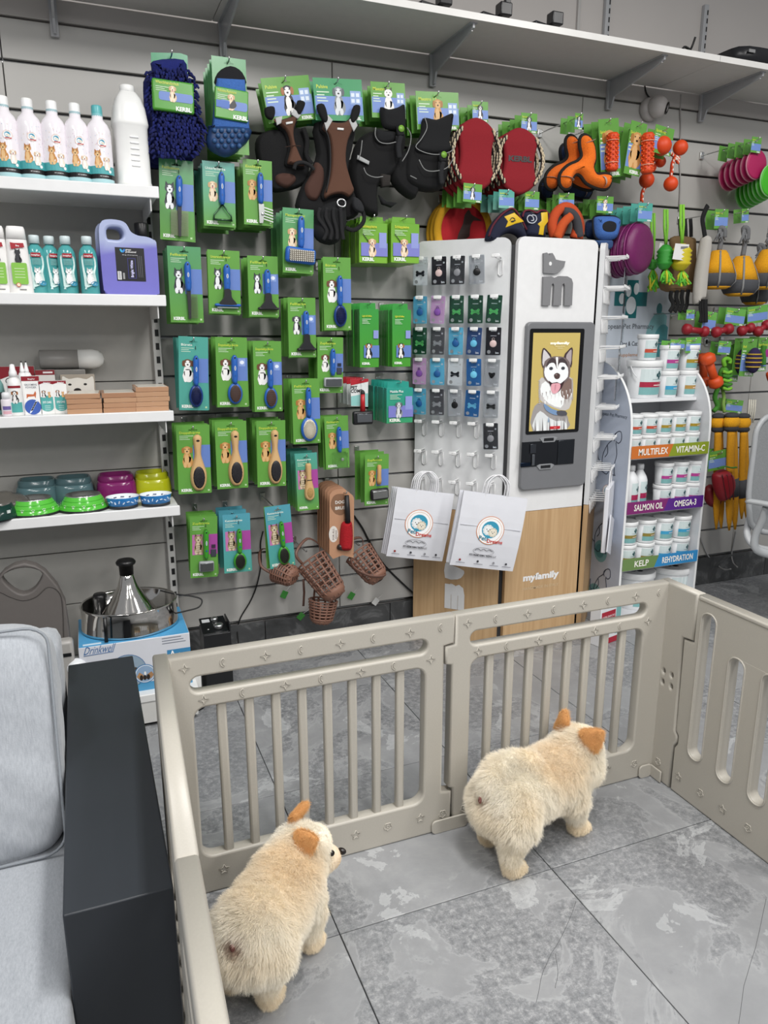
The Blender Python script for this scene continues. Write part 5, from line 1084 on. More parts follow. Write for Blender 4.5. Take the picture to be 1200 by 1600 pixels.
hook('chrome wall hook that holds the pet combs', 566, 594, 2.83)
# --- kraft pack with red brush
p = at(536, 770, 2.84); t = thing('kraft_brush_pack', 'kraft card pack with a black-handled red brush in its cut-out', 'brush', p)
ko = L4([(362, 735), (380, 712), (410, 702), (450, 700), (500, 740), (508, 760), (505, 1112), (440, 1095), (382, 1118), (360, 1090)], p, 2.84, c8)
sub('card', lambda m: m.prism(ko, 0, .002, '#bd9072'), 'card', t)
sub('window', lambda m: m.prism(smooth_loop(L4([(368, 800), (385, 745), (420, 730), (455, 745), (450, 845), (400, 850)], p, 2.84, c8), 3), -.0008, None, '#8a674f'), 'print', t)
sub('handle', lambda m: m.tube([V((loc(*c8(457, 735), 2.84, p)[0], -.016, loc(*c8(457, 735), 2.84, p)[1])), V((loc(*c8(460, 820), 2.84, p)[0], -.016, loc(*c8(460, 820), 2.84, p)[1])), V((loc(*c8(462, 895), 2.84, p)[0], -.016, loc(*c8(462, 895), 2.84, p)[1]))], [.009, .0115, .012], '#18181a', 12), 'rubber', t)
sub('brush_head', lambda m: m.puff(smooth_loop(L4([(440, 895), (485, 890), (495, 925), (497, 1000), (485, 1060), (425, 1060), (420, 1010), (425, 930)], p, 2.84, c8), 3), .024, .018, '#a6121d', -.004), 'felt', t)
sub('brush_tip', lambda m: m.puff(smooth_loop(L4([(405, 1040), (425, 1025), (490, 1030), (480, 1065), (412, 1062)], p, 2.84, c8), 3), .014, .01, '#2e2623', -.003), 'plastic', t)
def kp(m):
    q = loc(*c8(395, 790), 2.84, p); m.text('DOG', q[0], q[1], .018, -.0016, '#e9e4dc', bold=.03); q = loc(*c8(395, 825), 2.84, p); m.text('BRUSH', q[0], q[1], .018, -.0016, '#e9e4dc', bold=.03, width=.055)
    q = loc(*c8(385, 970), 2.84, p); m.flat(ellipse(q[0], q[1], .02, .035, 20), -.0008, '#e2ddd6'); m.text('FOR ALL', q[0]+.003, q[1]-.024, .011, -.0012, '#6a5a50', rot=PI/2, width=.048); m.text('DOGS', q[0]+.015, q[1]-.02, .011, -.0012, '#6a5a50', rot=PI/2, width=.036)
sub('print', kp, 'print', t)
for k in range(5): tag(sub('kraft_brush_pack', lambda m: m.prism(ko, 0, .002, '#b1866a'), 'card', None, loc=(p.x, 2.872+.034*k, p.z+.003)), 'kraft pack hanging behind the red brush pack on the same hook', 'brush', 'kraft packs behind the red brush')
hook('chrome wall hook that holds the kraft brush packs', 540, 771, 2.82)
# --- plastic basket muzzles
BR = '#845f50'
def muzzle(label, px, py, Y, nose, ln, r0, r1, straps, grp='brown plastic basket muzzles'):
    """local +z runs from the strap end to the nose"""
    p = at(px, py, Y); t = thing('muzzle', label, 'muzzle', p, grp); t.rotation_euler = V(nose).to_track_quat('Z', 'Y').to_euler()
    R_ = lambda u: r0+(r1-r0)*u
    rings = [0, .12, .24, .36, .48, .62, .76]
    for u in rings: sub('ring', lambda m: m.tube([(R_(u)*math.cos(2*PI*k/22), R_(u)*math.sin(2*PI*k/22), ln*u) for k in range(22)], .0062, BR, 5, closed=True, flat=.6), 'matt', t)
    for k in range(12):
        a = 2*PI*k/12
        sub('rib', lambda m: m.tube([(R_(u)*math.cos(a)*(1 if u < .9 else .75), R_(u)*math.sin(a)*(1 if u < .9 else .75), ln*u) for u in (0, .3, .6, .8, .92, .98)], .0058, BR, 5, flat=.6), 'matt', t)
    sub('nose_cap', lambda m: m.lathe([(R_(.8)*1.02, ln*.8), (R_(.9)*.98, ln*.9), (R_(1)*.7, ln*.985), (R_(1)*.3, ln*1.01), (0, ln*1.012)], '#86604f', 20), 'matt', t)
    o = sub('air_slots', lambda m: [m.box((x, .0, ln*1.012), (.004, .018, .002), '#2a1f1b') for x in (-.012, 0, .012)], 'matt', t)
    for s_ in straps: sub('strap', lambda m: m.tube(smooth_loop(s_, 4, False), .006, '#6d4d41', 6, flat=.35), 'rubber', t)
    return t
muzzle('small brown basket muzzle under the tilted teal cat brush card', 436, 890, 2.87, (.55, -.8, -.25), .085, .052, .036, [[(-.05, 0, 0), (-.07, .02, -.04), (-.03, .05, -.09), (.03, .04, -.1), (.05, 0, 0)], [(.04, 0, .02), (.075, -.02, -.02), (.08, 0, -.07)]])
muzzle('large brown basket muzzle pointing down, middle of the four muzzles', 486, 876, 2.87, (.42, -.50, -.72), .19, .066, .05, [[(-.06, 0, 0), (-.08, .02, -.05), (0, .05, -.08), (.07, .03, -.04), (.06, 0, 0)], [(.06, 0, .03), (.07, -.03, .08), (.05, -.05, .12)]])
muzzle('upturned brown basket muzzle hanging lowest, below the large one', 505, 938, 2.84, (-.16, -.1, -1), .10, .058, .042, [[(-.05, 0, .01), (-.03, .02, -.05), (.02, 0, -.09)]])
muzzle('brown basket muzzle on the right with a dangling price tag', 560, 864, 2.89, (.42, -.55, -.68), .15, .062, .046, [[(-.06, 0, 0), (-.09, .0, .05), (-.06, .02, .12), (-.0, .04, .15), (.05, .0, .09)], [(.05, 0, -.01), (.06, .02, -.05), (-.04, .04, -.05), (-.06, 0, 0)]])
for px, py, c, lab, a in ((444, 929, '#3a8a35', 'small green price tag dangling from the small muzzle', .5), (470, 963, '#3a8a35', 'small green price tag beside the upturned muzzle', .8), (549, 931, '#3a8a35', 'small green price tag under the muzzle at right', .6), (587, 940, '#cfd0ce', 'small white price tag dangling lowest by the wall base', .7)):
    solo('price_tag', lambda m: (m.box((0, 0, 0), (.028, .002, .034), c, r=.001, seg=1), m.tube([(.0, 0, .016), (.012, .01, .045)], .001, '#e4e4e4', 4)), 'card', lab, 'price tag', at(px, py, 3.06), 'price tags of the muzzles', ry=a)
for px, py in ((437, 884), (478, 862), (560, 852)): hook(f'chrome wall hook over the {"small" if px == 437 else "large" if px == 478 else "right-hand"} basket muzzle', px, py, 2.88)
solo('hanging_strap', lambda m: m.tube([(0, 0, 0), (.002, 0, -.06), (-.003, 0, -.12)], .005, '#6d4d41', 6, flat=.35), 'rubber', 'brown strap dangling between two muzzles', 'strap', at(474, 905, 2.9))

# ================================================================ harnesses along the top of the wall
k4 = crop(380, 100, 4); BK = '#0a0a0c'
def shape(name, parent, pts, o, Y, cr, y0, t, ins, col, mat='fabric', sm=3, label=None):
    P = L4(pts, o, Y, cr); P = smooth_loop(P, sm) if sm else P
    return sub(name, lambda m: m.puff(P, t, ins, col, y0), mat, parent, label)
def line(name, parent, pts, o, Y, cr, y, r, col, mat='fabric', closed=False, flat=1, sm=4):
    P = [(q[0], y, q[1]) for q in L4(pts, o, Y, cr)]; P = smooth_loop(P, sm, closed) if sm else P
    return sub(name, lambda m: m.tube(P, r, col, 6, closed=closed, flat=flat), mat, parent)
def tagcard(name, label, cat, pts, Y, cr, cols, title, pic, nb=0, grp=None, brand=True, hk=True, dy=.045, tcol='#d2de4a', icon=True, part_of=None):
    """a printed header card traced by its four corners (top left, top right, bottom right, bottom left)"""
    cx, cy = cr((pts[0][0]+pts[1][0])/2, (pts[0][1]+pts[1][1])/2); o = at(cx, cy, Y); q = L4(pts, o, Y, cr)
    w_ = math.hypot(q[1][0]-q[0][0], q[1][1]-q[0][1]); h = math.hypot(q[2][0]-q[1][0], q[2][1]-q[1][1]); ry = -math.atan2(q[1][1]-q[0][1], q[1][0]-q[0][0])
    t = part_of or thing(name, label, cat, o, None, 0, 0)
    R_ = MX.Rotation(ry, 4, 'Y')
    def g(m): m.M = R_; card_geo(m, w_, h, *cols)
    c = sub('header_card', g, 'card', t)
    def pr(m):
        m.M = R_; m.rect(-w_*.48, -h*.86, w_*.49, -h*.42, -.0009, '#7591cf'); m.text(title, -w_*.44, -h*.24, min(.016, h*.13), -.0012, tcol, bold=.015); lines(m, -w_*.44, -h*.34, w_*.25, 4, -.0012, step=h*.07, th=h*.025)
        if pic: animal(m, pic, w_*-.0, -h*.86, h*.72, -.0012, .00015)
        if icon: m.rect(w_*.24, -h*.6, w_*.46, -h*.28, -.0013, '#93add9'); [m.rect(w_*(.26+.1*i), -h*(.42+.14*j), w_*(.33+.1*i), -h*(.33+.14*j), -.0015, '#dfe9f5') for i in range(2) for j in range(2)]
        if brand: m.text('KERBL', w_*.44, -h*.97, min(.018, h*.1), -.0012, '#f0f5ee', 'r', bold=.05)
    sub('card_print', pr, 'print', c)
    bm = MB(); bm.M = R_; card_geo(bm, w_, h, *cols)
    if nb:
        me = bm.mesh('card', 'card')
        for k in range(nb): b = bpy.data.objects.new(name, me); link(b); b.location = (o.x+rnd.uniform(-.006, .006), Y+.05+dy*k, o.z+rnd.uniform(-.006, .004)); b.rotation_euler = (0, rnd.uniform(-.04, .04), rnd.uniform(-.08, .08)); tag(b, f'card of a pack hanging behind the {grp}', cat, f'packs behind the {grp}')
    if hk: hook(f'dark wall hook that holds the {grp}', cx, cy+5, Y-.012)
    return t, o
GR, GT = (GA, GA), ('#4d9a6a', '#4d9a6a')
def brown_harness(label, grp, cardpts, cols, pic, base, plate_, pads, belly, Yh, extra):
    t, o = tagcard('dog_harness', label, 'harness', cardpts, Yh+.02, k4, cols, 'Pulsive', pic, 2, grp)
    for P_ in base: shape('padding', t, P_, o, Yh, k4, .05, .035, .012, BK)
    b = shape('edge_binding', t, plate_, o, Yh, k4, .012, .02, .016, '#0c0c0d')
    P2 = inset(smooth_loop(L4(plate_, o, Yh, k4), 3), .007) if area2(L4(plate_, o, Yh, k4)) > 0 else inset(smooth_loop(L4(plate_[::-1], o, Yh, k4), 3), .007)
    sub('brown_panel', lambda m: m.puff(P2, .016, .008, '#5a3b2c', -.004), 'fabric', t)
    for P_ in pads: shape('white_tab', t, P_, o, Yh, k4, -.0195, .004, .003, '#bfc0bf', sm=0)
    for P_ in belly: shape('belly_panel', t, P_, o, Yh, k4, .02, .02, .012, '#4b3027')
    extra(t, o); return t
def ex1(t, o):
    for P_ in ([(135, 275), (190, 265), (200, 310), (180, 350), (140, 330)], [(340, 228), (385, 238), (380, 275), (350, 320), (330, 290)]): shape('shoulder_strap', t, P_, o, 2.82, k4, -.018, .012, .006, BK)
    shape('name_patch', t, [(265, 365), (308, 358), (310, 372), (268, 380)], o, 2.82, k4, -.0215, .003, .002, '#e6e6e4', sm=0); line('grab_loop', t, [(315, 660), (330, 625), (375, 618), (420, 640), (440, 665)], o, 2.82, k4, -.025, .007, '#19191b')
    line('stitch_line', t, [(262, 520), (320, 510), (360, 515)], o, 2.82, k4, -.0215, .0012, '#3a241a'); line('strap', t, [(385, 390), (410, 470), (405, 560), (440, 620)], o, 2.82, k4, .0, .009, BK, flat=.4)
brown_harness('brown and black padded dog harness on a card with a tricolour dog, left of two', 'left brown harness', [(108, 90), (408, 68), (418, 345), (115, 362)], GR, 'bern',
  [[(100, 470), (150, 400), (250, 380), (390, 380), (430, 520), (440, 660), (400, 740), (300, 775), (190, 770), (120, 610)]],
  [(190, 345), (240, 330), (300, 310), (345, 270), (375, 290), (335, 400), (340, 480), (370, 560), (400, 640), (330, 640), (270, 620), (290, 520), (270, 430), (225, 385)], [[(200, 335), (245, 325), (238, 370), (210, 385)], [(318, 280), (362, 320), (340, 345), (300, 315)]],
  [[(215, 690), (260, 668), (330, 680), (345, 720), (290, 765), (225, 740)]], 2.82, ex1)
def ex2(t, o):
    for P_ in ([(458, 260), (505, 252), (530, 340), (510, 370), (480, 330)], [(690, 262), (730, 262), (725, 320), (690, 370), (668, 345)]): shape('shoulder_strap', t, P_, o, 2.80, k4, -.018, .012, .006, BK)
    shape('name_patch', t, [(588, 398), (628, 402), (626, 416), (586, 412)], o, 2.80, k4, -.0215, .003, .002, '#e6e6e4', sm=0); line('steel_ring', t, [(585, 862), (600, 848), (622, 850), (635, 868), (630, 890), (608, 893), (588, 882)], o, 2.80, k4, -.028, .0035, '#d8d8d8', 'metal', True)
    shape('straps_bundle', t, [(540, 860), (640, 850), (665, 950), (650, 1050), (590, 1120), (500, 1110), (450, 1040), (470, 930)], o, 2.80, k4, .02, .04, .03, '#121315')
    line('strap', t, [(740, 880), (765, 950), (750, 1000), (700, 1035), (650, 1020)], o, 2.80, k4, -.005, .008, '#131315', flat=.5); line('piping', t, [(520, 800), (545, 650), (540, 480), (500, 380)], o, 2.80, k4, -.018, .0025, '#29292b')
    for q in range(4): line('strap', t, [(480+40*q, 900), (470+45*q, 960), (520+30*q, 1040), (500+40*q, 1100)], o, 2.80, k4, -.022-.004*q, .007, '#1a1a1c', flat=.4)
    shape('side_buckle', t, [(690, 830), (735, 850), (760, 905), (740, 930), (690, 900)], o, 2.80, k4, -.01, .014, .006, '#222326')
brown_harness('long brown and black padded dog harness on a card with a silver schnauzer', 'long brown harness', [(434, 84), (740, 98), (742, 358), (436, 350)], GT, 'grey',
  [[(480, 340), (720, 330), (720, 480), (690, 620), (700, 720), (760, 900), (690, 960), (480, 960), (360, 900), (380, 780), (450, 640), (490, 540)]],
  [(490, 400), (520, 320), (570, 345), (640, 345), (690, 310), (715, 380), (672, 480), (660, 600), (690, 720), (710, 790), (670, 840), (620, 820), (560, 830), (520, 850), (500, 810), (535, 700), (545, 560), (530, 450)], [[(495, 325), (530, 318), (560, 350), (520, 420)], [(660, 352), (690, 318), (715, 385), (690, 425)]],
  [[(470, 600), (520, 640), (520, 740), (480, 840), (420, 830), (400, 760), (440, 680)]], 2.80, ex2)
def black_harness(label, grp, cardpts, pic, base, vest, pip, Yh, cr, badge, seed):
    t, o = tagcard('dog_harness', label, 'harness', cardpts, Yh+.03, cr, GR, 'Maestro 1.0', pic, 3, grp)
    for i, P_ in enumerate(base): shape('padding', t, P_, o, Yh, cr, .03+.015*i, .04, .02, '#08080a')
    for P_ in vest: shape('chest_vest', t, P_, o, Yh, cr, -.01, .02, .015, '#0e0f12')
    for P_ in pip: line('reflective_piping', t, P_, o, Yh, cr, -.036, .0018, '#8c8d8c')
    bx, by = badge; shape('buckle', t, [(bx-22, by-20), (bx+22, by-22), (bx+24, by+40), (bx-20, by+42)], o, Yh, cr, -.03, .014, .006, '#1d1e21', sm=0)
    q = L4([(bx, by)], o, Yh, cr)[0]; sub('green_badge', lambda m: m.lathe([(.012, 0), (.012, .003), (0, .004)], '#76a63c', 14, (q[0], -.045, q[1]), axis='y'), 'print', t)
    for k in range(3): line('webbing', t, [(bx-2+6*k-6, by+40), (bx-10, by+110), (bx-4, by+180)], o, Yh, cr, -.03-.003*k, .011, '#1b1c1f', flat=.35)
    return t, o
t, o = black_harness('black dog harness with a green badge on a card with a spotted terrier, tilted', 'tilted black harness', [(795, 108), (1010, 122), (1060, 340), (838, 372)], 'whiteblack',
  [[(830, 400), (1020, 400), (1045, 480), (1010, 600), (960, 680), (870, 760), (870, 940), (760, 900), (700, 740), (700, 600), (740, 470)], [(720, 560), (800, 600), (870, 680), (860, 780), (740, 740), (690, 640)]],
  [[(868, 262), (920, 275), (980, 262), (1020, 250), (1025, 380), (1000, 410), (900, 400), (872, 350)], [(830, 400), (900, 410), (960, 420), (950, 480), (880, 500), (830, 470)]],
  [[(825, 400), (822, 450), (850, 490), (900, 500), (950, 490)], [(740, 480), (730, 560), (715, 600)], [(1020, 400), (1045, 450), (1030, 540), (990, 610)], [(750, 650), (770, 690), (820, 710), (870, 705)]], 2.82, k4, (978, 410), 1)
shape('reflective_tab', t, [(720, 565), (795, 605), (790, 628), (716, 592)], o, 2.82, k4, -.02, .004, .002, '#aeb0b0', sm=0); shape('loose_strap_end', t, [(862, 810), (910, 850), (980, 862), (940, 892), (880, 870)], o, 2.82, k4, .0, .012, .006, '#101113', sm=0); shape('buckle', t, [(870, 680), (930, 690), (925, 760), (870, 770)], o, 2.82, k4, -.01, .016, .006, '#2a2623', sm=0)
k2 = crop(640, 100, 4)
black_harness('black dog harness with a green badge on a card with a brown dog in profile', 'black harness beside the red tug discs', [(38, 168), (305, 180), (302, 415), (55, 400)], 'golden',
  [[(0, 560), (60, 480), (250, 500), (275, 600), (265, 700), (220, 780), (100, 780), (0, 720)], [(-60, 560), (30, 520), (120, 640), (80, 820), (0, 800), (-80, 700)]],
  [[(95, 332), (180, 340), (240, 315), (285, 305), (275, 400), (262, 480), (275, 530), (210, 560), (110, 555), (45, 530), (80, 430)]],
  [[(90, 335), (105, 400), (70, 470), (35, 520), (90, 555), (170, 568), (250, 550), (275, 520)], [(55, 600), (90, 660), (150, 672), (230, 650), (270, 590)], [(0, 700), (40, 720)]], 2.81, k2, (203, 572), 2)

# ================================================================ throw toys
def disc_stack(name, label, cat, cx, cy, rx, rz, Y, n, build, grp, tilt=.25, dy=.035):
    for k in range(n):
        p = at(cx, cy, Y); t = thing(name, label if k == 0 else f'{grp[0]}', cat, (p.x-.004*k, Y+dy*k, p.z-.004*k), grp[1] if k else None); t.rotation_euler = (0, 0, tilt); build(t, rx, rz, k)
def tug(t, rx, rz, k, txt=None):
    o = [(.0, 1), (.5, .86), (.8, .6), (.72, .3), (.68, 0), (.72, -.3), (.8, -.6), (.5, -.86), (0, -1), (-.5, -.86), (-.8, -.6), (-.72, -.3), (-.68, 0), (-.72, .3), (-.8, .6), (-.5, .86)]
    sub('canvas', lambda m: m.puff(smooth_loop([(x*rx, z*rz) for x, z in o], 3), .014, .012, '#8a1420', .006), 'fabric', t)
    for d in (-1, 1):
        P_ = [(d*.66*rx, -.004, .68*rz), (d*.95*rx, -.004, .3*rz), (d*1.02*rx, -.004, 0), (d*.95*rx, -.004, -.3*rz), (d*.66*rx, -.004, -.68*rz)]; P_ = smooth_loop(P_, 5, False)
        sub('rope_grip', lambda m: m.tube(P_, .0085, '#2b2724', 8), 'fabric', t)
        def fl(m):
            for i in range(0, len(P_)-1):
                a = V(P_[i]); b = V(P_[i+1]); d_ = (b-a)
                for q in range(2): m.ell(a+d_*(q/2)+V((.004*math.sin(i*2+q*3), -.007, 0)), (.0035, .0035, .0065), '#cfbfa2', 6, 4)
        o_ = sub('rope_fleck', fl, 'fabric', t); o_['kind'] = 'stuff'
    if txt and k == 0: sub('lettering', lambda m: m.text(txt, -rx*.02, -rz*.02, rz*.22, -.0095, '#1b1213', 'c', bold=.05, width=rx*1.05), 'print', t)
R_tug = (at(780, 240, 2.84).x-at(712, 240, 2.84).x)/2
def small_tag(label_of, pts, Y, cr, cols, nb, grp, title='', pic=None, brand=True, name='header_tag'):
    return tagcard(name, f'{label_of}', 'card', pts, Y, cr, cols, title or 'Spielzeug', pic, nb, grp, brand, icon=False)
disc_stack('tug_disc', 'red canvas tug disc with rope grips and no lettering, front of its stack', 'dog toy', 744, 242, .098, .135, 2.81, 4, lambda t, rx, rz, k: tug(t, rx, rz, k), ('plain red tug disc hanging behind the front one', 'tug discs behind the plain red one'), -.1)
disc_stack('tug_disc', 'red canvas tug disc with rope grips and black lettering, front of its stack', 'dog toy', 812, 252, .098, .125, 2.80, 5, lambda t, rx, rz, k: tug(t, rx, rz, k, 'KERBL'), ('red tug disc hanging behind the lettered front one', 'tug discs behind the lettered red one'), -.1)
small_tag('green header tag of the plain red tug disc', [(390, 232), (490, 238), (490, 365), (392, 358)], 2.82, k2, GR, 4, 'plain red tug disc tag', '', 'collie'); small_tag('green header tag of the lettered red tug disc', [(698, 303), (798, 312), (797, 436), (700, 430)], 2.80, k2, GR, 4, 'lettered red tug disc tag', '', 'collie')
def flyer(t, rx, rz, k):
    sub('rim', lambda m: m.lathe([(.74, -.012), (.86, -.017), (.97, -.012), (1, 0), (.97, .012), (.8, .014)], '#cf9a1e', 36, axis='y', sx=rx, sy=1) if 0 else m.tube([(rx*.88*math.cos(2*PI*i/40), 0, rz*.88*math.sin(2*PI*i/40)) for i in range(40)], rx*.13, '#cf9a1e', 10, closed=True, flat=.7), 'fabric', t)
    sub('face', lambda m: m.puff(ellipse(0, 0, rx*.82, rz*.82, 36), .008, .02, '#a81822', .0), 'fabric', t)
    if k == 0: sub('dog_silhouette', lambda m: m.flat(smooth_loop([(x*rx, z*rz) for x, z in [(-.46, -.55), (-.3, -.45), (-.2, -.1), (-.05, .2), (.0, .45), (.14, .6), (.22, .48), (.34, .42), (.6, .3), (.3, .3), (.2, .1), (.18, -.15), (.02, -.25), (-.08, -.5), (-.02, -.75), (-.16, -.6), (-.22, -.4), (-.35, -.5)]], 2), -.0088, '#3a2420'), 'print', t)
disc_stack('flying_disc', 'soft yellow-rimmed red flying disc with a leaping dog silhouette, behind the kiosk top', 'dog toy', 724, 361, .140, .142, 2.992, 3, flyer, ('yellow-rimmed flying disc behind the front one', 'flying discs behind the silhouette one'), 0, .027)
small_tag('green header tag of the yellow-rimmed flying disc', [(338, 742), (454, 755), (446, 870), (330, 850)], 2.80, k2, GR, 4, 'flying disc tag', '', 'collie')
def traced(name, label, cat, pts, Y, cr, t_, ins, col, mat='felt', sm=4):
    cx = sum(p[0] for p in pts)/len(pts); cy = sum(p[1] for p in pts)/len(pts); o = at(*cr(cx, cy), Y); t = thing(name, label, cat, o); shape('body', t, pts, o, Y, cr, 0, t_, ins, col, mat, sm); return t, o
t, o = traced('boomerang_toy', 'navy canvas boomerang toy with a yellow patch and maroon edging, behind the kiosk top', 'dog toy', [(470, 1085), (500, 1010), (560, 940), (625, 905), (670, 960), (715, 1040), (725, 1100), (690, 1110), (660, 1075), (610, 1060), (560, 1085), (540, 1120), (480, 1110)], 2.82, k2, .03, .02, '#171c33', 'fabric')
line('edging', t, [(478, 1080), (505, 1012), (560, 945), (625, 908), (672, 962), (714, 1040)], o, 2.82, k2, -.022, .0045, '#5c1d2c'); shape('yellow_patch', t, [(568, 960), (630, 935), (690, 990), (640, 1005), (575, 1028), (590, 990)], o, 2.82, k2, -.029, .003, .003, '#d8b21f', 'print', 0); line('doodle', t, [(600, 985), (612, 968), (630, 975), (622, 992), (606, 990), (636, 985)], o, 2.82, k2, -.034, .0013, '#20263c')
t, o = traced('bone_toy', 'navy and yellow bone-shaped canvas toy with a swirl print, behind the kiosk top', 'dog toy', [(690, 960), (700, 925), (740, 918), (775, 935), (800, 920), (840, 925), (855, 960), (835, 1000), (840, 1090), (760, 1090), (720, 1070), (715, 1010)], 2.82, k2, .028, .02, '#1a2038', 'fabric')
shape('yellow_patch', t, [(798, 935), (838, 930), (842, 990), (820, 1020), (812, 1075), (782, 1070), (790, 1020), (776, 1005), (800, 985)], o, 2.82, k2, -.027, .003, .003, '#d8b21f', 'print', 0)
line('swirl', t, [(740, 950), (762, 955), (768, 980), (748, 1000), (720, 995), (710, 970), (725, 952), (745, 962), (750, 982), (735, 985)], o, 2.82, k2, -.03, .0022, '#c9cdd6')
line('edging', t, [(690, 960), (702, 925), (740, 918), (776, 934), (802, 920), (840, 926), (855, 960), (836, 1002)], o, 2.82, k2, -.02, .004, '#6a2031')
small_tag('teal-white header tag above the navy boomerang toy', [(558, 783), (655, 788), (660, 903), (566, 895)], 2.80, k2, (TE, '#7fb9a8'), 3, 'navy boomerang tag'); small_tag('green header tag above the navy bone toy', [(722, 794), (812, 800), (815, 914), (724, 912)], 2.80, k2, GR, 3, 'navy bone tag')
def ring_toy(label, cx, cy, seed):
    o = at(*k2(cx, cy), 2.8); t = thing('ring_toy', label, 'dog toy', o); P_ = L4([(905, 1080), (890, 1000), (920, 925), (980, 895), (1030, 930), (1050, 1010), (1030, 1090)], o, 2.8, k2)
    sub('outer_loop', lambda m: m.tube(smooth_loop([(x, 0, z) for x, z in P_], 4, False), .021, '#c04a1f', 10), 'fabric', t)
    Q_ = L4([(945, 1100), (990, 1010), (1030, 920), (1075, 935), (1098, 1010), (1085, 1090)], o, 2.8, k2); sub('rear_loop', lambda m: m.tube(smooth_loop([(x, .035, z) for x, z in Q_], 4, False), .02, '#a8431f', 10), 'fabric', t)
    U_ = L4([(950, 925), (1000, 935), (1035, 985), (1050, 1085)], o, 2.8, k2); sub('grey_band', lambda m: m.tube(smooth_loop([(x, -.010, z) for x, z in U_], 4, False), .020, '#3f3f43', 10), 'fabric', t)
    W_ = L4([(900, 1090), (935, 1010), (985, 955)], o, 2.8, k2); sub('cross_loop', lambda m: m.tube(smooth_loop([(x, -.022, z) for x, z in W_], 4, False), .019, '#c4501f', 10), 'fabric', t)
ring_toy('orange and dark grey knotted fabric ring toy behind the kiosk top', 990, 990, 1)
small_tag('green header tag above the orange knotted ring', [(932, 805), (1030, 808), (1032, 905), (934, 900)], 2.80, k2, GR, 3, 'orange knotted ring tag')
# orange three-armed throw toys
O3 = [(985, 480), (1020, 452), (1055, 470), (1075, 448), (1115, 455), (1145, 500), (1155, 590), (1140, 640), (1160, 690), (1200, 690), (1235, 690), (1250, 740), (1235, 778), (1170, 778), (1105, 750), (1070, 710), (1040, 690), (1008, 720), (1000, 770), (960, 778), (935, 750), (935, 690), (980, 640), (1050, 600), (1068, 560), (1052, 520)]
arm = [(1062, 470), (1085, 446), (1120, 460), (1148, 520), (1155, 600), (1142, 650), (1165, 690), (1215, 688), (1252, 700), (1250, 750), (1222, 782), (1165, 776), (1100, 745), (1065, 700), (1035, 690), (1008, 722), (1000, 768), (965, 782), (936, 752), (938, 690), (985, 638), (1045, 610), (1072, 575), (1062, 520)]
def three_arm(label, dx, dy, Y, col, edge, grp=None):
    pts = [(x+dx, y+dy) for x, y in arm]; o = at(*k2(1080+dx, 640+dy), Y); t = thing('three_armed_toy', label, 'dog toy', o, grp)
    shape('stuffed_body', t, pts, o, Y, k2, 0, .034, .026, col, 'felt', 3); line('black_edging', t, pts, o, Y, k2, -.002, .0085, edge, closed=True, sm=3)
    for a, b in (((1078, 505), (1140, 480)), ((940, 705), (1005, 730)), ((1190, 700), (1205, 772))): q = L4([(a[0]+dx, a[1]+dy), (b[0]+dx, b[1]+dy)], o, Y, k2); sub('reflective_band', lambda m: m.tube(smooth_loop([(q[0][0]*(1-u)+q[1][0]*u, yy, q[0][1]*(1-u)+q[1][1]*u) for u, yy in ((.02, -.008), (.15, -.026), (.35, -.0345), (.65, -.0345), (.85, -.026), (.98, -.008))], 2, False), .008, '#b49d92', 6, flat=.15), 'fabric', t)
three_arm('bright orange stuffed three-armed toy with black edging, front one on its hook', 0, 0, 2.78, '#e8701a', '#14120f'); three_arm('orange stuffed three-armed toy peeking out behind the front orange one', -88, 4, 2.85, '#d9661a', '#14120f'); three_arm('navy stuffed three-armed toy hanging behind the orange ones', -120, 60, 2.93, '#2a3a5c', '#10131a')
small_tag('folded green header card of the orange three-armed toys', [(1035, 305), (1085, 312), (1105, 410), (1048, 420)], 2.80, k2, GR, 2, 'orange three-armed toy card', '', 'collie')
k3 = crop(840, 150, 3.333)
t, o = traced('ring_tug', 'light blue stuffed ring tug toy beside the purple discs', 'dog toy', [(288, 650), (305, 628), (360, 625), (410, 632), (426, 660), (405, 740), (350, 752), (300, 735)], 2.82, k3, .03, .025, '#3f68ad')
shape('centre', t, [(318, 670), (350, 655), (385, 668), (380, 705), (345, 712), (318, 700)], o, 2.82, k3, -.0305, .002, .004, '#14161c'); line('black_edging', t, [(288, 650), (305, 628), (360, 625), (410, 632), (426, 660), (405, 740), (350, 752), (300, 735)], o, 2.82, k3, .0, .005, '#10131a', closed=True)
shape('striped_tail', t, [(300, 750), (385, 745), (390, 790), (360, 800), (310, 780)], o, 2.82, k3, .01, .02, .01, '#33507e')
traced('ring_tug', 'dark blue stuffed ring tug toy half hidden behind the light blue one', 'dog toy', [(250, 660), (280, 645), (330, 660), (340, 740), (270, 745), (248, 720)], 2.9, k3, .03, .02, '#22365c')
small_tag('green header tag of the blue ring tugs', [(310, 520), (396, 525), (398, 612), (312, 612)], 2.80, k3, GR, 4, 'blue ring tug tag', '', 'pup')
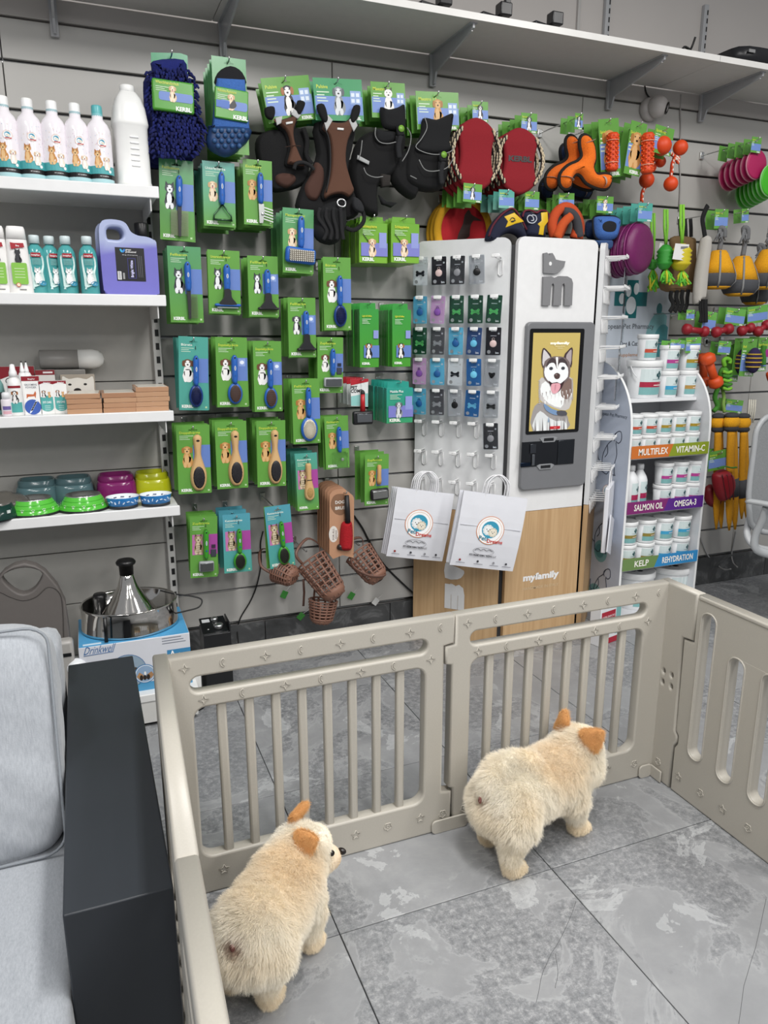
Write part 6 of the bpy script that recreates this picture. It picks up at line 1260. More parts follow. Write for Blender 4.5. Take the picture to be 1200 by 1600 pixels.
# rubber sticks on cards
def stick(label, pts, sx, sy0, sy1, Y, grp, nb, wid=24):
    t, o = tagcard('rubber_stick', label, 'dog toy', pts, Y, k3, GR, 'Spielstab', 'golden', nb, grp, icon=False)
    a, b = L4([(sx[0], sy0), (sx[1], sy1)], o, Y, k3); L_ = V((b[0]-a[0], 0, b[1]-a[1])); r = (at(*k3(sx[0]+wid, sy0), Y).x-at(*k3(sx[0], sy0), Y).x)
    R_ = L_.to_track_quat('Z', 'X').to_matrix().to_4x4()
    pr = [(r*(1 if i % 2 else .86)*(1.12 if i in (1, 2, 12, 13) else .95), L_.length*i/14) for i in range(15)]
    sub('stick', lambda m: m.lathe(pr, '#d8430f', 14, (a[0], -r-.002, a[1]), rot=R_), 'rubber', t)
    o2 = sub('nubs', lambda m: [m.ell(V((a[0], -r-.002, a[1]))+R_.to_3x3() @ V((r*.98*math.cos(q), r*.98*math.sin(q), L_.length*(.08+.06*i))), (.005, .005, .005), '#e2561a', 6, 4) for i in range(15) for q in [(.5*(i % 2)+1.0*j) for j in range(6)]], 'rubber', t); o2['kind'] = 'stuff'
    for f in (.2, .78): sub('clip_ring', lambda m: m.tube([V((a[0], -r-.002, a[1]))+L_*f+R_.to_3x3() @ V((r*1.12*math.cos(2*PI*k/14), r*1.12*math.sin(2*PI*k/14), 0)) for k in range(14)], .0016, '#e9b9a0', 5, closed=True), 'plastic', t)
stick('orange knobbly rubber stick on green card, next to the three-armed toys', [(315, 122), (421, 114), (400, 418), (306, 406)], (372, 366), 200, 398, 2.82, 'orange stick card beside the three-armed toys', 2)
stick('orange knobbly rubber stick on a tilted green card, next to the ball ropes', [(490, 125), (572, 148), (578, 425), (495, 405)], (553, 548), 200, 412, 2.80, 'orange stick card beside the ball ropes', 3)
def ball_rope(label, balls, knot, rope, o_px, Y):
    o = at(*k3(*o_px), Y); t = thing('ball_rope', label, 'dog toy', o)
    for (x, y, r) in balls: q = L4([(x, y)], o, Y, k3)[0]; rr = at(*k3(x+r, y), Y).x-at(*k3(x, y), Y).x; sub('ball', lambda m: m.ell((q[0], -.01, q[1]), (rr, rr, rr), '#d94512', 18, 12), 'rubber', t)
    for R_ in rope:
        P_ = smooth_loop([(q[0], -.008, q[1]) for q in L4(R_, o, Y, k3)], 4, False); sub('rope', lambda m: m.tube(P_, .0075, '#c63a17', 7), 'fabric', t)
        o2 = sub('rope_strands', lambda m: [m.ell(V(p)+V((.003*math.sin(i*1.9), -.0055, 0)), (.004, .004, .007), '#ecdcd0' if i % 2 else '#d5552c', 6, 4) for i, p in enumerate(P_)], 'fabric', t); o2['kind'] = 'stuff'
ball_rope('orange ball toy on a red and white rope with one ball hanging below the tag', [(640, 262, 38), (735, 272, 30), (685, 460, 29)], 0, [[(640, 300), (660, 285), (690, 305), (715, 325), (720, 345)], [(712, 325), (695, 350), (690, 400), (686, 435)], [(700, 330), (725, 325), (720, 352)]], (690, 250), 2.80)
ball_rope('orange ball toy on rope hanging lower, partly behind the stick card', [(600, 300, 34), (560, 440, 31), (632, 345, 22), (585, 375, 20)], 0, [[(600, 330), (575, 380), (560, 410)], [(560, 470), (540, 500), (535, 550)]], (590, 320), 2.88)
small_tag('green header tag of the orange ball ropes', [(617, 146), (714, 175), (722, 318), (655, 300)], 2.78, k3, GR, 2, 'ball rope tag')
# collapsible travel bowls
def travel_bowl(label, cx, cy, rx, rz, Y, col, grp):
    o = at(*k3(cx, cy), Y); t = thing('travel_bowl', label, 'bowl', o, grp); t.rotation_euler = (0, 0, .05); R_ = (at(*k3(cx, cy+rz), Y).z-o.z)*-1
    sub('silicone', lambda m: m.lathe([(0, 0), (R_*.55, 0), (R_*.6, -.004), (R_*.66, .001), (R_*.75, -.004), (R_*.82, .001), (R_*.92, -.004), (R_, -.002), (R_, .006), (R_*.9, .008), (0, .008)], col, 32, axis='y'), 'rubber', t)
    sub('rim_bead', lambda m: m.tube([(R_*math.cos(2*PI*k/30), 0, R_*math.sin(2*PI*k/30)) for k in range(30)], .0042, mix(col, '#ffffff', .18), 6, closed=True), 'rubber', t)
for k in range(6): travel_bowl('magenta folding travel bowl at the front of its row' if k == 0 else 'magenta folding travel bowl in the row behind the front one', 1137-28*k, 357+12*k, 26, 76, 2.78+.045*k, '#a81b56', None if k == 0 else 'magenta travel bowls in a row')
for k in range(7): travel_bowl('bright green folding travel bowl nearest the right edge of the photo' if k == 0 else 'bright green folding travel bowl in the row under the magenta ones', 1215-21*k, 440+11*k, 26, 84, 2.76+.042*k, '#3fae1f', None if k == 0 else 'green travel bowls in a row')
small_tag('green header tag of the magenta travel bowls', [(1118, 210), (1168, 218), (1160, 300), (1112, 292)], 2.76, k3, GR, 4, 'magenta travel bowl tag')
# purple flying discs
for k in range(4):
    o = at(*k3(540-34*k, 792+8*k), 2.78+.04*k); t = thing('glitter_disc', 'glittery purple throwing disc at the front of its stack' if k == 0 else 'glittery purple throwing disc stacked behind the front one', 'dog toy', o, None if k == 0 else 'purple discs behind the front one'); t.rotation_euler = (0, 0, .35); R_ = abs(at(*k3(540, 660), 2.8).z-at(*k3(540, 928), 2.8).z)/2
    sub('disc', lambda m: m.lathe([(0, .016), (R_*.6, .016), (R_*.75, .013), (R_*.93, .004), (R_, -.008), (R_*.985, -.022), (R_*.93, -.014), (R_*.7, .002), (0, .004)], '#6e1b58', 40, axis='y'), 'glitter', t)
    sub('rim', lambda m: m.tube([(R_*math.cos(2*PI*i/36), .02, R_*math.sin(2*PI*i/36)) for i in range(36)], .004, '#7d2465', 6, closed=True), 'glitter', t)
small_tag('teal header tag of the purple discs', [(525, 556), (600, 560), (592, 655), (520, 650)], 2.76, k3, (TE, TE), 6, 'purple disc tag')
# rope-hung rubber toys
def rope_toy(label, cx, top, body, col, ropec, tassel, Y, r, lab):
    o = at(*k3(cx, top), Y); t = thing('rope_toy', label, 'dog toy', o); f = lambda x, y: (lambda q: V((q[0], 0, q[1])))(L4([(x, y)], o, Y, k3)[0])
    for d in (-7, 7): P_ = [f(cx+d, top), f(cx+d*1.2, (top+body[0])/2), f(cx, body[0]+8)]; sub('rope', lambda m: m.tube(P_, .006, ropec, 6), 'fabric', t)
    a, b = f(cx, body[0]), f(cx, body[1]); L_ = (b-a).length; rr = abs(f(cx+r, body[0]).x-a.x)
    sub('rubber_body', lambda m: m.lathe([(rr*.35, 0), (rr*.7, -L_*.12)]+[(rr*(1.02 if i % 2 else .84), -L_*(.2+.075*i)) for i in range(9)]+[(rr*.6, -L_*.93), (rr*.3, -L_)], col, 18, a), 'rubber', t)
    o2 = sub('rope_tassel', lambda m: [m.tube([f(cx, body[1]-4), f(cx+rnd.uniform(-24, 24), body[1]+rnd.uniform(25, 40))+V((0, rnd.uniform(-.02, .01), 0)), f(cx+rnd.uniform(-32, 32), tassel+rnd.uniform(-14, 10))+V((0, rnd.uniform(-.02, .01), 0))], .0048, rnd.choice(('#4fb233', '#6cc43e', '#c9c531')), 5) for _ in range(22)], 'fabric', t); o2['kind'] = 'stuff'
    if lab: x0, y0, x1, y1 = lab; P_ = L4([(x0+8, y0), (x1, y0+6), (x1-18, y1), (x0-8, y1-8)], o, Y-.03, k3); sub('price_label', lambda m: (m.prism(P_, -.036, -.035, '#dedddb'), m.prism([(P_[0][0]*.6+P_[1][0]*.4, P_[0][1]-.012), (P_[1][0]-.006, P_[1][1]-.008), (P_[1][0]-.008, P_[1][1]-.02), (P_[0][0]*.6+P_[1][0]*.4, P_[0][1]-.022)], -.0368, None, '#77777a')), 'paper', t)
rope_toy('green ribbed rubber toy on a green rope with frayed tassel, left of two', 668, 590, (775, 905), '#2e8f2e', '#7fc241', 975, 2.80, 34, None)
rope_toy('yellow netted rubber toy on a green rope with a pale price label, right of two', 752, 565, (770, 910), '#c9b81d', '#86c83e', 985, 2.78, 42, (705, 768, 785, 858))
rope_toy('green rubber toy on rope half hidden behind the first green one', 600, 610, (850, 905), '#3d9a33', '#7fc241', 1010, 2.9, 22, (625, 765, 668, 850))
t, o = traced('burlap_toy', 'flat brown burlap toy with black ribbon straps behind the rope toys', 'dog toy', [(690, 740), (800, 735), (820, 780), (812, 1000), (780, 1020), (640, 1010), (650, 900), (700, 860)], 2.88, k3, .02, .015, '#6e5636', 'bush')
for q in range(4): line('ribbon', t, [(690+26*q, 1010), (684+26*q, 1050), (700+20*q, 1085), (680+22*q, 1125)], o, 2.88, k3, -.01-.004*q, .012, '#0f0f10', flat=.3)
for q in range(3): line('ribbon', t, [(735+28*q, 640), (738+28*q, 690), (742+26*q, 735)], o, 2.88, k3, -.006, .011, '#101011', flat=.3)
t, o = traced('cushion_stick', 'long grey-white fabric stick with black ribbon loops at both ends', 'dog toy', [(855, 735), (895, 745), (880, 900), (865, 1050), (840, 1065), (810, 1080), (815, 950), (835, 820)], 2.82, k3, .03, .018, '#b5b1aa', 'fabric')
line('ribbon', t, [(865, 735), (858, 690), (852, 640), (870, 590), (880, 572)], o, 2.82, k3, -.008, .013, '#0f0f10', flat=.35)
for q in range(3): line('ribbon', t, [(848+6*q, 1060), (840+10*q, 1100), (846+8*q, 1140), (838+12*q, 1180)], o, 2.82, k3, -.01-.004*q, .012, '#111112', flat=.3)
# yellow bulbs on grey rope
def bulb(label, cx, y0, y1, hw_, Y, sy):
    o = at(*k3(cx, y0), Y); t = thing('bulb_toy', label, 'dog toy', o); f = lambda x, y: L4([(x, y)], o, Y, k3)[0]; h_ = -f(cx, y1)[1]; w2 = f(cx+hw_, y0)[0]
    sub('yellow_top', lambda m: m.lathe([(w2*.35, 0), (w2*.5, -h_*.08), (w2*.75, -h_*.35), (w2*.93, -h_*.6)], '#d99a12', 20), 'felt', t)
    sub('grey_base', lambda m: m.lathe([(w2*.95, -h_*.6), (w2, -h_*.66), (w2*.96, -h_*.8), (w2*.8, -h_*.93)], '#4a4b4f', 20), 'fabric', t)
    sub('yellow_bottom', lambda m: m.lathe([(w2*.8, -h_*.93), (w2*.55, -h_*.99), (0, -h_)], '#cf951a', 20), 'felt', t)
    for a in (-2.2, -.9, .4, 1.7): sub('grey_seam', lambda m: m.tube([((r_+.002)*math.cos(a), (r_+.002)*math.sin(a), z) for r_, z in ((w2*.4, -.004), (w2*.75, -h_*.35), (w2*.95, -h_*.62), (w2*.97, -h_*.8), (w2*.7, -h_*.96))], .0045, '#8a8a8a', 6, flat=.5), 'fabric', t)
    q = f(cx+4, sy)
    sub('grey_rope', lambda m: m.tube(smooth_loop([(0, 0, 0), (.004, 0, q[1]*.5), (q[0], 0, q[1]), (q[0]+.015, -.012, q[1]-.004), (q[0]+.022, -.01, q[1]*.6)], 4, False), .011, '#6e6f71', 8), 'fabric', t)
    o2 = sub('rope_fray', lambda m: [m.tube([(q[0]+rnd.uniform(-.02, .02), -.008, q[1]*.95), (q[0]+rnd.uniform(-.035, .035), rnd.uniform(-.02, .0), q[1]*.45+rnd.uniform(-.01, .01))], .0035, '#77787a', 4) for _ in range(10)], 'fabric', t); o2['kind'] = 'stuff'
bulb('yellow and grey stuffed bulb on grey rope, left of the bulbs', 946, 805, 1008, 72, 2.82, 690); bulb('yellow and grey stuffed bulb on grey rope, middle and lowest', 1068, 835, 1045, 70, 2.82, 690)
bulb('yellow and grey stuffed bulb cut by the right edge of the photo', 1202, 800, 1010, 62, 2.80, 720); bulb('darker yellow and grey bulb hanging behind the right-hand ones', 1150, 880, 1090, 55, 2.93, 780)
small_tag('green header tag above the left yellow bulb', [(925, 588), (995, 590), (1000, 690), (930, 685)], 2.82, k3, GR, 1, 'left bulb tag'); small_tag('green header tag above the middle yellow bulb', [(1063, 588), (1100, 585), (1120, 650), (1068, 655)], 2.84, k3, GR, 1, 'middle bulb tag')
# lower rows on the right
kb = crop(1040, 380, 5)
def dumb(label, x0, y0, x1, y1, r, Y, col, grp=None, ribs=True, cat='dog toy'):
    o = at(*kb((x0+x1)/2, (y0+y1)/2), Y); t = thing('dumbbell_toy', label, cat, o, grp); a, b = [V((q[0], 0, q[1])) for q in L4([(x0, y0), (x1, y1)], o, Y, kb)]; rr = 1.15*abs(L4([(x0, y0+r)], o, Y, kb)[0][1]-a.z); d = (b-a).length; R_ = (b-a).to_track_quat('Z', 'Y').to_matrix().to_4x4()
    sub('bar', lambda m: m.lathe([(rr*.6, 0), (rr*.55, d/2), (rr*.6, d)], col, 14, a, rot=R_), 'rubber', t)
    for c in (a, b): sub('end_knob', lambda m: m.lathe([(0, -rr*.8), (rr*.6, -rr*.7), (rr, -rr*.3), (rr*.94, -rr*.05), (rr, rr*.1), (rr*.94, rr*.3), (rr*.95, rr*.45), (rr*.5, rr*.8), (0, rr*.82)], col, 18, c, rot=R_), 'rubber', t)
RD = '#8f1422'
dumb('dark red ribbed rubber dumbbell nearest the supplement stand', 165, 672, 300, 690, 38, 2.82, RD); dumb('dark red ribbed rubber dumbbell in the middle of its row', 395, 695, 490, 670, 38, 2.80, RD); dumb('dark red ribbed rubber dumbbell third along the row', 595, 685, 660, 662, 36, 2.82, RD); dumb('dark red ribbed rubber dumbbell cut by the right edge', 720, 690, 790, 640, 36, 2.80, RD)
for pts, lab, g_ in (([(300, 528), (405, 542), (412, 690), (335, 690)], 'pale green header card on the dark red dumbbells, left', 'left dumbbell card'), ([(478, 500), (630, 520), (612, 650), (470, 618)], 'pale green header card on the dark red dumbbells, middle', 'middle dumbbell card'), ([(640, 500), (800, 478), (800, 610), (690, 668)], 'green header card on the dark red dumbbells at the right edge', 'right dumbbell card'), ([(165, 520), (228, 520), (222, 600), (165, 640)], 'small green header card behind the black ribbons', 'ribbon-side card'), ([(160, 738), (280, 732), (285, 850), (160, 830)], 'green header card above the supplement tubs', 'card above the tubs'), ([(40, 750), (155, 760), (150, 830), (40, 820)], 'green header card just left of the one above the tubs', 'leftmost low card'), ([(418, 762), (515, 770), (515, 872), (418, 872)], 'green and blue header card beside the purple woven balls', 'card beside the woven balls')):
    small_tag(lab, pts, 2.82, kb, ('#6aae50', GA), 1, g_)
dumb('orange rubber dumbbell standing upright beside the supplement stand', 330, 905, 390, 1085, 52, 2.80, '#cf4a14'); dumb('orange rubber dumbbell mostly hidden by the supplement stand', 290, 900, 300, 1080, 46, 2.88, '#b84414')
t, o = traced('twisted_rope_toy', 'green twisted rope toy with knots beside the orange dumbbell', 'dog toy', [(420, 1000), (450, 960), (480, 1000), (475, 1060), (460, 1140), (420, 1130), (415, 1060)], 2.84, kb, .03, .015, '#4c8f2a', 'fabric')
for q in range(5): line('knot_band', t, [(415, 1000+32*q), (448, 1012+32*q), (480, 1000+32*q)], o, 2.84, kb, -.028, .008, ('#7fbf3a', '#3d7f25')[q % 2])
line('rope_end', t, [(450, 960), (440, 920), (460, 900), (490, 915), (485, 940)], o, 2.84, kb, -.01, .011, '#6fb52f'); line('rope_end', t, [(445, 1140), (455, 1200), (450, 1260), (460, 1320)], o, 2.84, kb, 0, .009, '#86ad52'); line('rope_end', t, [(385, 1130), (360, 1200), (380, 1270), (350, 1310)], o, 2.86, kb, 0, .012, '#3f8428')
def woven(label, cx, cy, Y, cardp, g_):
    t, o = tagcard('woven_ball', label, 'dog toy', cardp, Y, kb, GR, 'Ball', None, 1, g_, icon=False); q = L4([(cx, cy)], o, Y, kb)[0]
    sub('ball', lambda m: m.ell((q[0], -.03, q[1]), (.036, .034, .062), '#2a1f48', 18, 12), 'felt', t)
    for dz in (-.03, -.008, .012, .03): sub('band', lambda m: m.tube([(q[0]+.037*math.sqrt(1-(dz/.064)**2)*math.cos(a), -.03+.035*math.sqrt(1-(dz/.064)**2)*math.sin(a), q[1]+dz) for a in [2*PI*k/18 for k in range(18)]], .0035, '#c2a13a', 5, closed=True), 'fabric', t)
woven('purple woven ball with yellow bands on a tilted green card', 650, 915, 2.80, [(608, 745), (720, 748), (688, 1040), (568, 1038)], 'tilted woven ball card'); woven('purple woven ball with yellow bands behind the tilted card', 560, 925, 2.87, [(552, 755), (605, 758), (590, 1080), (512, 1075)], 'rear woven ball card')
t, o = tagcard('green_pen_toy', 'green cord toy on a card with a magenta patch near the right edge', 'dog toy', [(728, 738), (805, 735), (800, 995), (705, 990)], 2.82, kb, GR, 'Spielzeug', None, 1, 'magenta patch card', icon=False)
line('green_cord', t, [(755, 800), (745, 850), (750, 900), (748, 950)], o, 2.82, kb, -.012, .012, '#3f7f2a'); shape('magenta_patch', t, [(770, 830), (805, 828), (805, 888), (772, 890)], o, 2.82, kb, -.001, .002, .002, '#a82a8a', 'print', 0)
shape('orange_hoop', t, [(735, 1010), (800, 1000), (800, 1110), (755, 1090)], o, 2.86, kb, .0, .02, .015, '#b8400f', 'felt')
# long yellow leg toys
def legtoy(label, cx, w, y0, Y, bot, grey):
    o = at(*kb(cx, y0), Y); t = thing('long_leg_toy', label, 'dog toy', o); f = lambda x, y: L4([(x, y)], o, Y, kb)[0]; r = abs(f(cx+w, y0)[0])
    a = f(cx, y0+110); sub('yellow_head', lambda m: m.ell((0, 0, a[1]*.52), (r, r*.7, -a[1]*.5), '#d99a12', 18, 12), 'felt', t); sub('grey_cap', lambda m: m.ell((0, 0, -.004), (r*.85, r*.6, .016), '#3c3c3f', 16, 8), 'fabric', t); sub('grey_chin', lambda m: m.ell((0, -r*.1, a[1]*.98), (r*.9, r*.6, .018), '#303033', 16, 8), 'fabric', t)
    for d in (-1, 1):
        P_ = [(x, z) for x, z in [f(cx+d*w*.3, y0+125), f(cx+d*w*.42, y0+300), f(cx+d*w*.5, y0+(bot-y0)*.6), f(cx+d*w*.6, bot)]]
        sub('leg', lambda m: m.tube(smooth_loop([(x, .01*d, z) for x, z in P_], 4, False), [r*.5]*10+[r*.46, r*.3, r*.12], '#cf9016', 10, flat=.6), 'felt', t)
        if grey: q0, q1 = f(cx+d*w*.5, y0+500), f(cx+d*w*.55, y0+640); sub('grey_knee', lambda m: m.tube([(q0[0], .01*d, q0[1]), (q1[0], .01*d, q1[1])], r*.53, '#4a4b4f', 10, flat=.62), 'fabric', t)
legtoy('yellow long-legged toy nearest the supplement stand', 415, 52, 1345, 2.84, 2230, False); legtoy('yellow long-legged toy with grey knees, middle of three', 520, 58, 1340, 2.80, 2240, True); legtoy('yellow long-legged toy behind the office chair back', 612, 50, 1345, 2.86, 2150, True)
t = small_tag('green header card behind the heads of the yellow long-legged toys', [(480, 1215), (610, 1230), (600, 1330), (470, 1330)], 2.88, kb, GR, 1, 'long-legged toy card')
for q in range(4): solo('cord_loop', lambda m: m.tube([(0, 0, 0), (.004, 0, -.06), (.0, 0, -.12)], .004, '#d6d2c4', 5), 'fabric', 'white cord loop hanging above the office chair', 'cord', at(*kb(655+16*q, 1222), 2.88), 'white cord loops above the office chair')
k7 = crop(910, 650, 4.138)
t, o = traced('melon_toy', 'dark red ribbed rubber toy on a green card low beside the stand', 'dog toy', [(840, 390), (870, 355), (920, 345), (960, 380), (970, 450), (940, 520), (890, 550), (850, 480)], 2.78, k7, .045, .03, '#8a1220', 'rubber')
for q in range(3): line('groove', t, [(860+30*q, 370), (872+30*q, 440), (890+22*q, 530)], o, 2.78, k7, -.043, .003, '#4f0a14', 'rubber')
line('green_strap', t, [(850, 330), (890, 320), (930, 328), (965, 325)], o, 2.78, k7, -.03, .008, '#3f7a2c', flat=.5)
t2, o2 = traced('melon_toy', 'dark red looped rubber toy hanging behind the ribbed one', 'dog toy', [(790, 470), (830, 440), (880, 480), (890, 540), (860, 590), (810, 575), (788, 530)], 2.86, k7, .03, .02, '#7d1420', 'rubber')
small_tag('green header card of the dark red rubber toys', [(815, 235), (960, 208), (965, 330), (812, 385)], 2.8, k7, GR, 1, 'dark red toy card')

# ================================================================ tag kiosk
KY = 2.75; SL = at(807, 376, KY).x+.004; SR = at(937, 381, KY).x; KT = at(870, 372, KY).z; KW = SR-SL
dL = V((-.7071, .7071, 0)); dR = V((.7071, .7071, 0)); nL = V((-.7071, -.7071, 0)); nR = V((.7071, -.7071, 0))
kio = thing('tag_kiosk', 'white and pale wood three-sided kiosk with an engraving screen and rows of pet tags', 'kiosk', (0, 0, 0))
ZW = at(820, 799, KY).z                                                          # where wood gives way to white
core = [(SL+.01, KY+.03), (SR-.01, KY+.03), (SR+.15, KY+.17), (SR+.15, KY+.31), (SL-.28, KY+.31)]
def prism_xy(m, pts, z0, z1, col):
    n = len(pts); vs = [V((x, y, z)) for z in (z0, z1) for x, y in pts]
    m.add(vs, [tuple(range(n))[::-1], tuple(range(n, 2*n))]+[(i, (i+1) % n, n+(i+1) % n, n+i) for i in range(n)], col)
sub('core', lambda m: prism_xy(m, core, 0, KT-.03, '#4a4a4c'), 'matt', kio)
def face(name, o, d, n, w_, z0, z1, mat, col, rtop=0, th=.022):
    """one board standing along d from o, its outer side towards n"""
    P_ = [(0.006, z0), (w_-.006, z0)]+([(w_-.006-rtop+rtop*math.cos(a), z1-rtop+rtop*math.sin(a)) for a in [PI/2*k/5 for k in range(6)]]+[(.006+rtop-rtop*math.sin(a), z1-rtop+rtop*math.cos(a)) for a in [PI/2*k/5 for k in range(6)]] if rtop else [(w_-.006, z1), (.006, z1)])
    m = MB(); m.prism(P_, -th, 0, col); ang = math.atan2(d.y, d.x)
    if (V((math.sin(ang), -math.cos(ang), 0))-n).length > .1:                      # mirrored run
        m.v = [V((w_-p.x, p.y, p.z)) for p in m.v]; m.f = [f[::-1] for f in m.f]; m.c = [c[::-1] if isinstance(c, list) else c for c in m.c]; ob = m.build(name, mat, kio); ob.location = o+d*w_; ob.rotation_euler = (0, 0, ang+PI)
    else: ob = m.build(name, mat, kio); ob.location = o; ob.rotation_euler = (0, 0, ang)
    return ob
oL, oR = V((SL-.012, KY+.012, 0)), V((SR+.012, KY+.012, 0)); oF = V((SL, KY+.022, 0))
WL = .415
face('front_board', oF, V((1, 0, 0)), V((0, -1, 0)), KW, ZW, KT, 'wall', '#e6e6e6', .03); face('front_wood', oF, V((1, 0, 0)), V((0, -1, 0)), KW, .0, ZW-.002, 'wood', '#ffffff')
zwl = .66
face('side_board', oL, dL, nL, WL, ZW, KT-.005, 'wall', '#dedfe0', .03); face('side_wood', oL, dL, nL, WL, 0, ZW-.002, 'wood', '#ffffff')
face('side_board', oR, dR, nR, .25, ZW, KT-.005, 'wall', '#dedfe0', .03); face('side_wood', oR, dR, nR, .25, 0, ZW-.002, 'wood', '#ffffff')
YF = KY-.0006
ka = crop(640, 360, 3.75); ks = crop(800, 500, 5.715); kw = crop(600, 700, 3.3333)
def fx(pts, cr, Y=YF): return [(lambda q: (q.x, q.z))(at(*cr(x, y), Y)) for x, y in pts]
def square(pts, cr, r=.0, Y=YF):
    P_ = fx(pts, cr, Y); x0, x1 = min(p[0] for p in P_), max(p[0] for p in P_); zs = sorted(p[1] for p in P_); return x0, (zs[0]+zs[1])/2, x1, (zs[2]+zs[3])/2
# emblem: a dog head over the letter m, raised
def emb(m):
    dg = [(778, 135), (795, 131), (806, 140), (812, 150), (815, 135), (828, 134), (838, 150), (848, 172), (875, 178), (904, 182), (895, 215), (870, 245), (840, 255), (778, 250)]
    m.prism(fx(dg, ka), YF-.012, YF, '#7d7d7f'); q = fx([(815, 196)], ka)[0]; m.flat(ellipse(q[0], q[1], .007, .008, 14), YF-.0125, '#e6e6e6')
    mm = [(770, 440), (776, 272), (820, 270), (842, 280), (870, 268), (915, 270), (940, 284), (948, 310), (942, 440), (898, 440), (901, 325), (895, 310), (884, 320), (878, 440), (832, 440), (838, 325), (832, 310), (822, 320), (814, 440)]
    m.prism(fx(mm, ka), YF-.012, YF, '#7d7d7f')
sub('emblem', emb, 'matt', kio)
x0, x1 = at(814, 640, YF).x, at(917, 640, YF).x; z1, z0 = at(866, 503, YF).z, at(852, 762, YF).z
vs_, fs_ = plate(rrect(x0, z0, x1, z1, .022, 6), [], .022, .005); m = MB(); m.add([v+V((0, YF-.011, 0)) for v in vs_], fs_, '#77787b', True); m.build('machine_bezel', 'plastic', kio)
YB = YF-.0225
sx0, sx1 = at(825, 590, YB).x, at(908.5, 590, YB).x; sz1, sz0 = at(866, 513.5, YB).z, at(857, 677, YB).z
sub('screen_frame', lambda m: m.prism(rrect(sx0, sz0, sx1, sz1, .008), YB-.002, YB+.004, '#0b0b0d'), 'gloss', kio)
gx0, gx1, gz1, gz0 = sx0+.015, sx1-.021, sz1-.017, sz0+.013
def screen(m):
    y = YB-.0026; W_, H_ = gx1-gx0, gz1-gz0
    m.rect(gx0, gz0, gx1, gz1, y, '#b5a15f')
    X = lambda x, y_: (gx0+W_*(x-150+(y_-110)*.056)/405, gz1-H_*(y_-113)/868)
    k_ = [0]
    def sh(pts, c, sm=2): k_[0] += 1; P_ = [X(*p) for p in pts]; P_ = [(min(max(p[0], gx0), gx1), min(max(p[1], gz0), gz1)) for p in (smooth_loop(P_, sm) if sm else P_)]; m.flat(P_, y-.00004*k_[0], c)
    def el(cx, cy, rx, ry, c, rot=0): k_[0] += 1; q = X(cx, cy); m.flat(ellipse(q[0], q[1], W_*rx/405, H_*ry/868, 16, rot=rot), y-.00004*k_[0], c)
    sh([(135, 985), (135, 800), (180, 730), (240, 730), (300, 800), (420, 830), (450, 900), (440, 975)], '#8f8a88')
    sh([(150, 980), (150, 870), (200, 800), (260, 850), (340, 900), (410, 900), (420, 980)], '#c9cbcb')
    for q in range(14): x = 150+21*q; sh([(x, 980), (x+6, 860+5*(q % 3)), (x+12, 980)], ('#5d5859', '#e2e4e4', '#a9a6a5')[q % 3], 0)
    sh([(195, 560), (215, 500), (330, 540), (455, 500), (490, 560), (485, 680), (455, 790), (380, 800), (250, 740), (190, 680)], '#b4b0ad')
    sh([(215, 560), (300, 520), (400, 560), (410, 700), (380, 780), (270, 730), (210, 650)], '#dcdedd')
    sh([(400, 520), (470, 520), (488, 600), (450, 700), (400, 690), (380, 640)], '#75615a')
    for q in range(26): a = 205+11*q; yy = 600+ (q*37) % 120; sh([(a, yy), (a+5, yy+46), (a+9, yy+4)], ('#efefee', '#8d8685', '#c4c0be')[q % 3], 0)
    for q in range(12):
        sh([(195+(q % 2)*6, 520+18*q), (182, 535+18*q), (200, 540+18*q)], '#a29e9b', 0); sh([(478, 510+16*q), (492, 526+16*q), (474, 530+16*q)], '#a09a96', 0)
    sh([(225, 420), (212, 330), (220, 262), (236, 243), (270, 275), (300, 330)], '#3a2f31'); sh([(226, 400), (222, 330), (230, 268), (240, 260), (275, 305), (285, 340)], '#bdb9ba')
    sh([(470, 420), (480, 330), (485, 262), (473, 240), (440, 270), (405, 325)], '#3f3133'); sh([(462, 400), (474, 300), (470, 258), (440, 290), (425, 330)], '#9d9294')
    sh([(228, 440), (240, 360), (300, 322), (350, 318), (410, 328), (455, 370), (462, 440), (450, 520), (400, 560), (340, 590), (280, 560), (235, 510)], '#6b5f5d')
    sh([(240, 420), (280, 370), (320, 372), (340, 420), (352, 420), (370, 372), (410, 372), (440, 420), (440, 500), (400, 540), (345, 590), (285, 550), (240, 490)], '#dde0e0')
    sh([(335, 325), (355, 325), (352, 420), (344, 420)], '#e8e8e6', 0); sh([(300, 330), (335, 350), (340, 400), (318, 375), (280, 380), (250, 420), (262, 370)], '#41383a'); sh([(395, 332), (360, 350), (355, 400), (372, 375), (415, 380), (440, 420), (432, 370)], '#41383a')
    for cx in (294, 398): el(cx, 424, 17, 15, '#2c2426'); el(cx, 424, 12, 10, '#5a5f66'); el(cx, 424, 6, 7, '#101012')
    sh([(318, 480), (345, 463), (372, 480), (366, 510), (345, 520), (325, 510)], '#4a3a38'); el(338, 480, 9, 5, '#7a6a66')
    sh([(272, 530), (300, 552), (345, 545), (375, 560), (410, 535), (385, 600), (345, 640), (300, 610)], '#3a2629'); sh([(295, 565), (330, 555), (370, 560), (372, 600), (345, 640), (310, 648), (292, 610)], '#cf97a0'); sh([(325, 570), (338, 570), (330, 620), (322, 620)], '#b87f8a')
    sh([(228, 740), (250, 745), (300, 785), (350, 805), (345, 845), (290, 825), (245, 790)], '#6d87a8'); sh([(345, 805), (420, 810), (430, 850), (350, 845)], '#4b4a50'); sh([(270, 850), (262, 905), (278, 902)], '#7f93aa', 0)
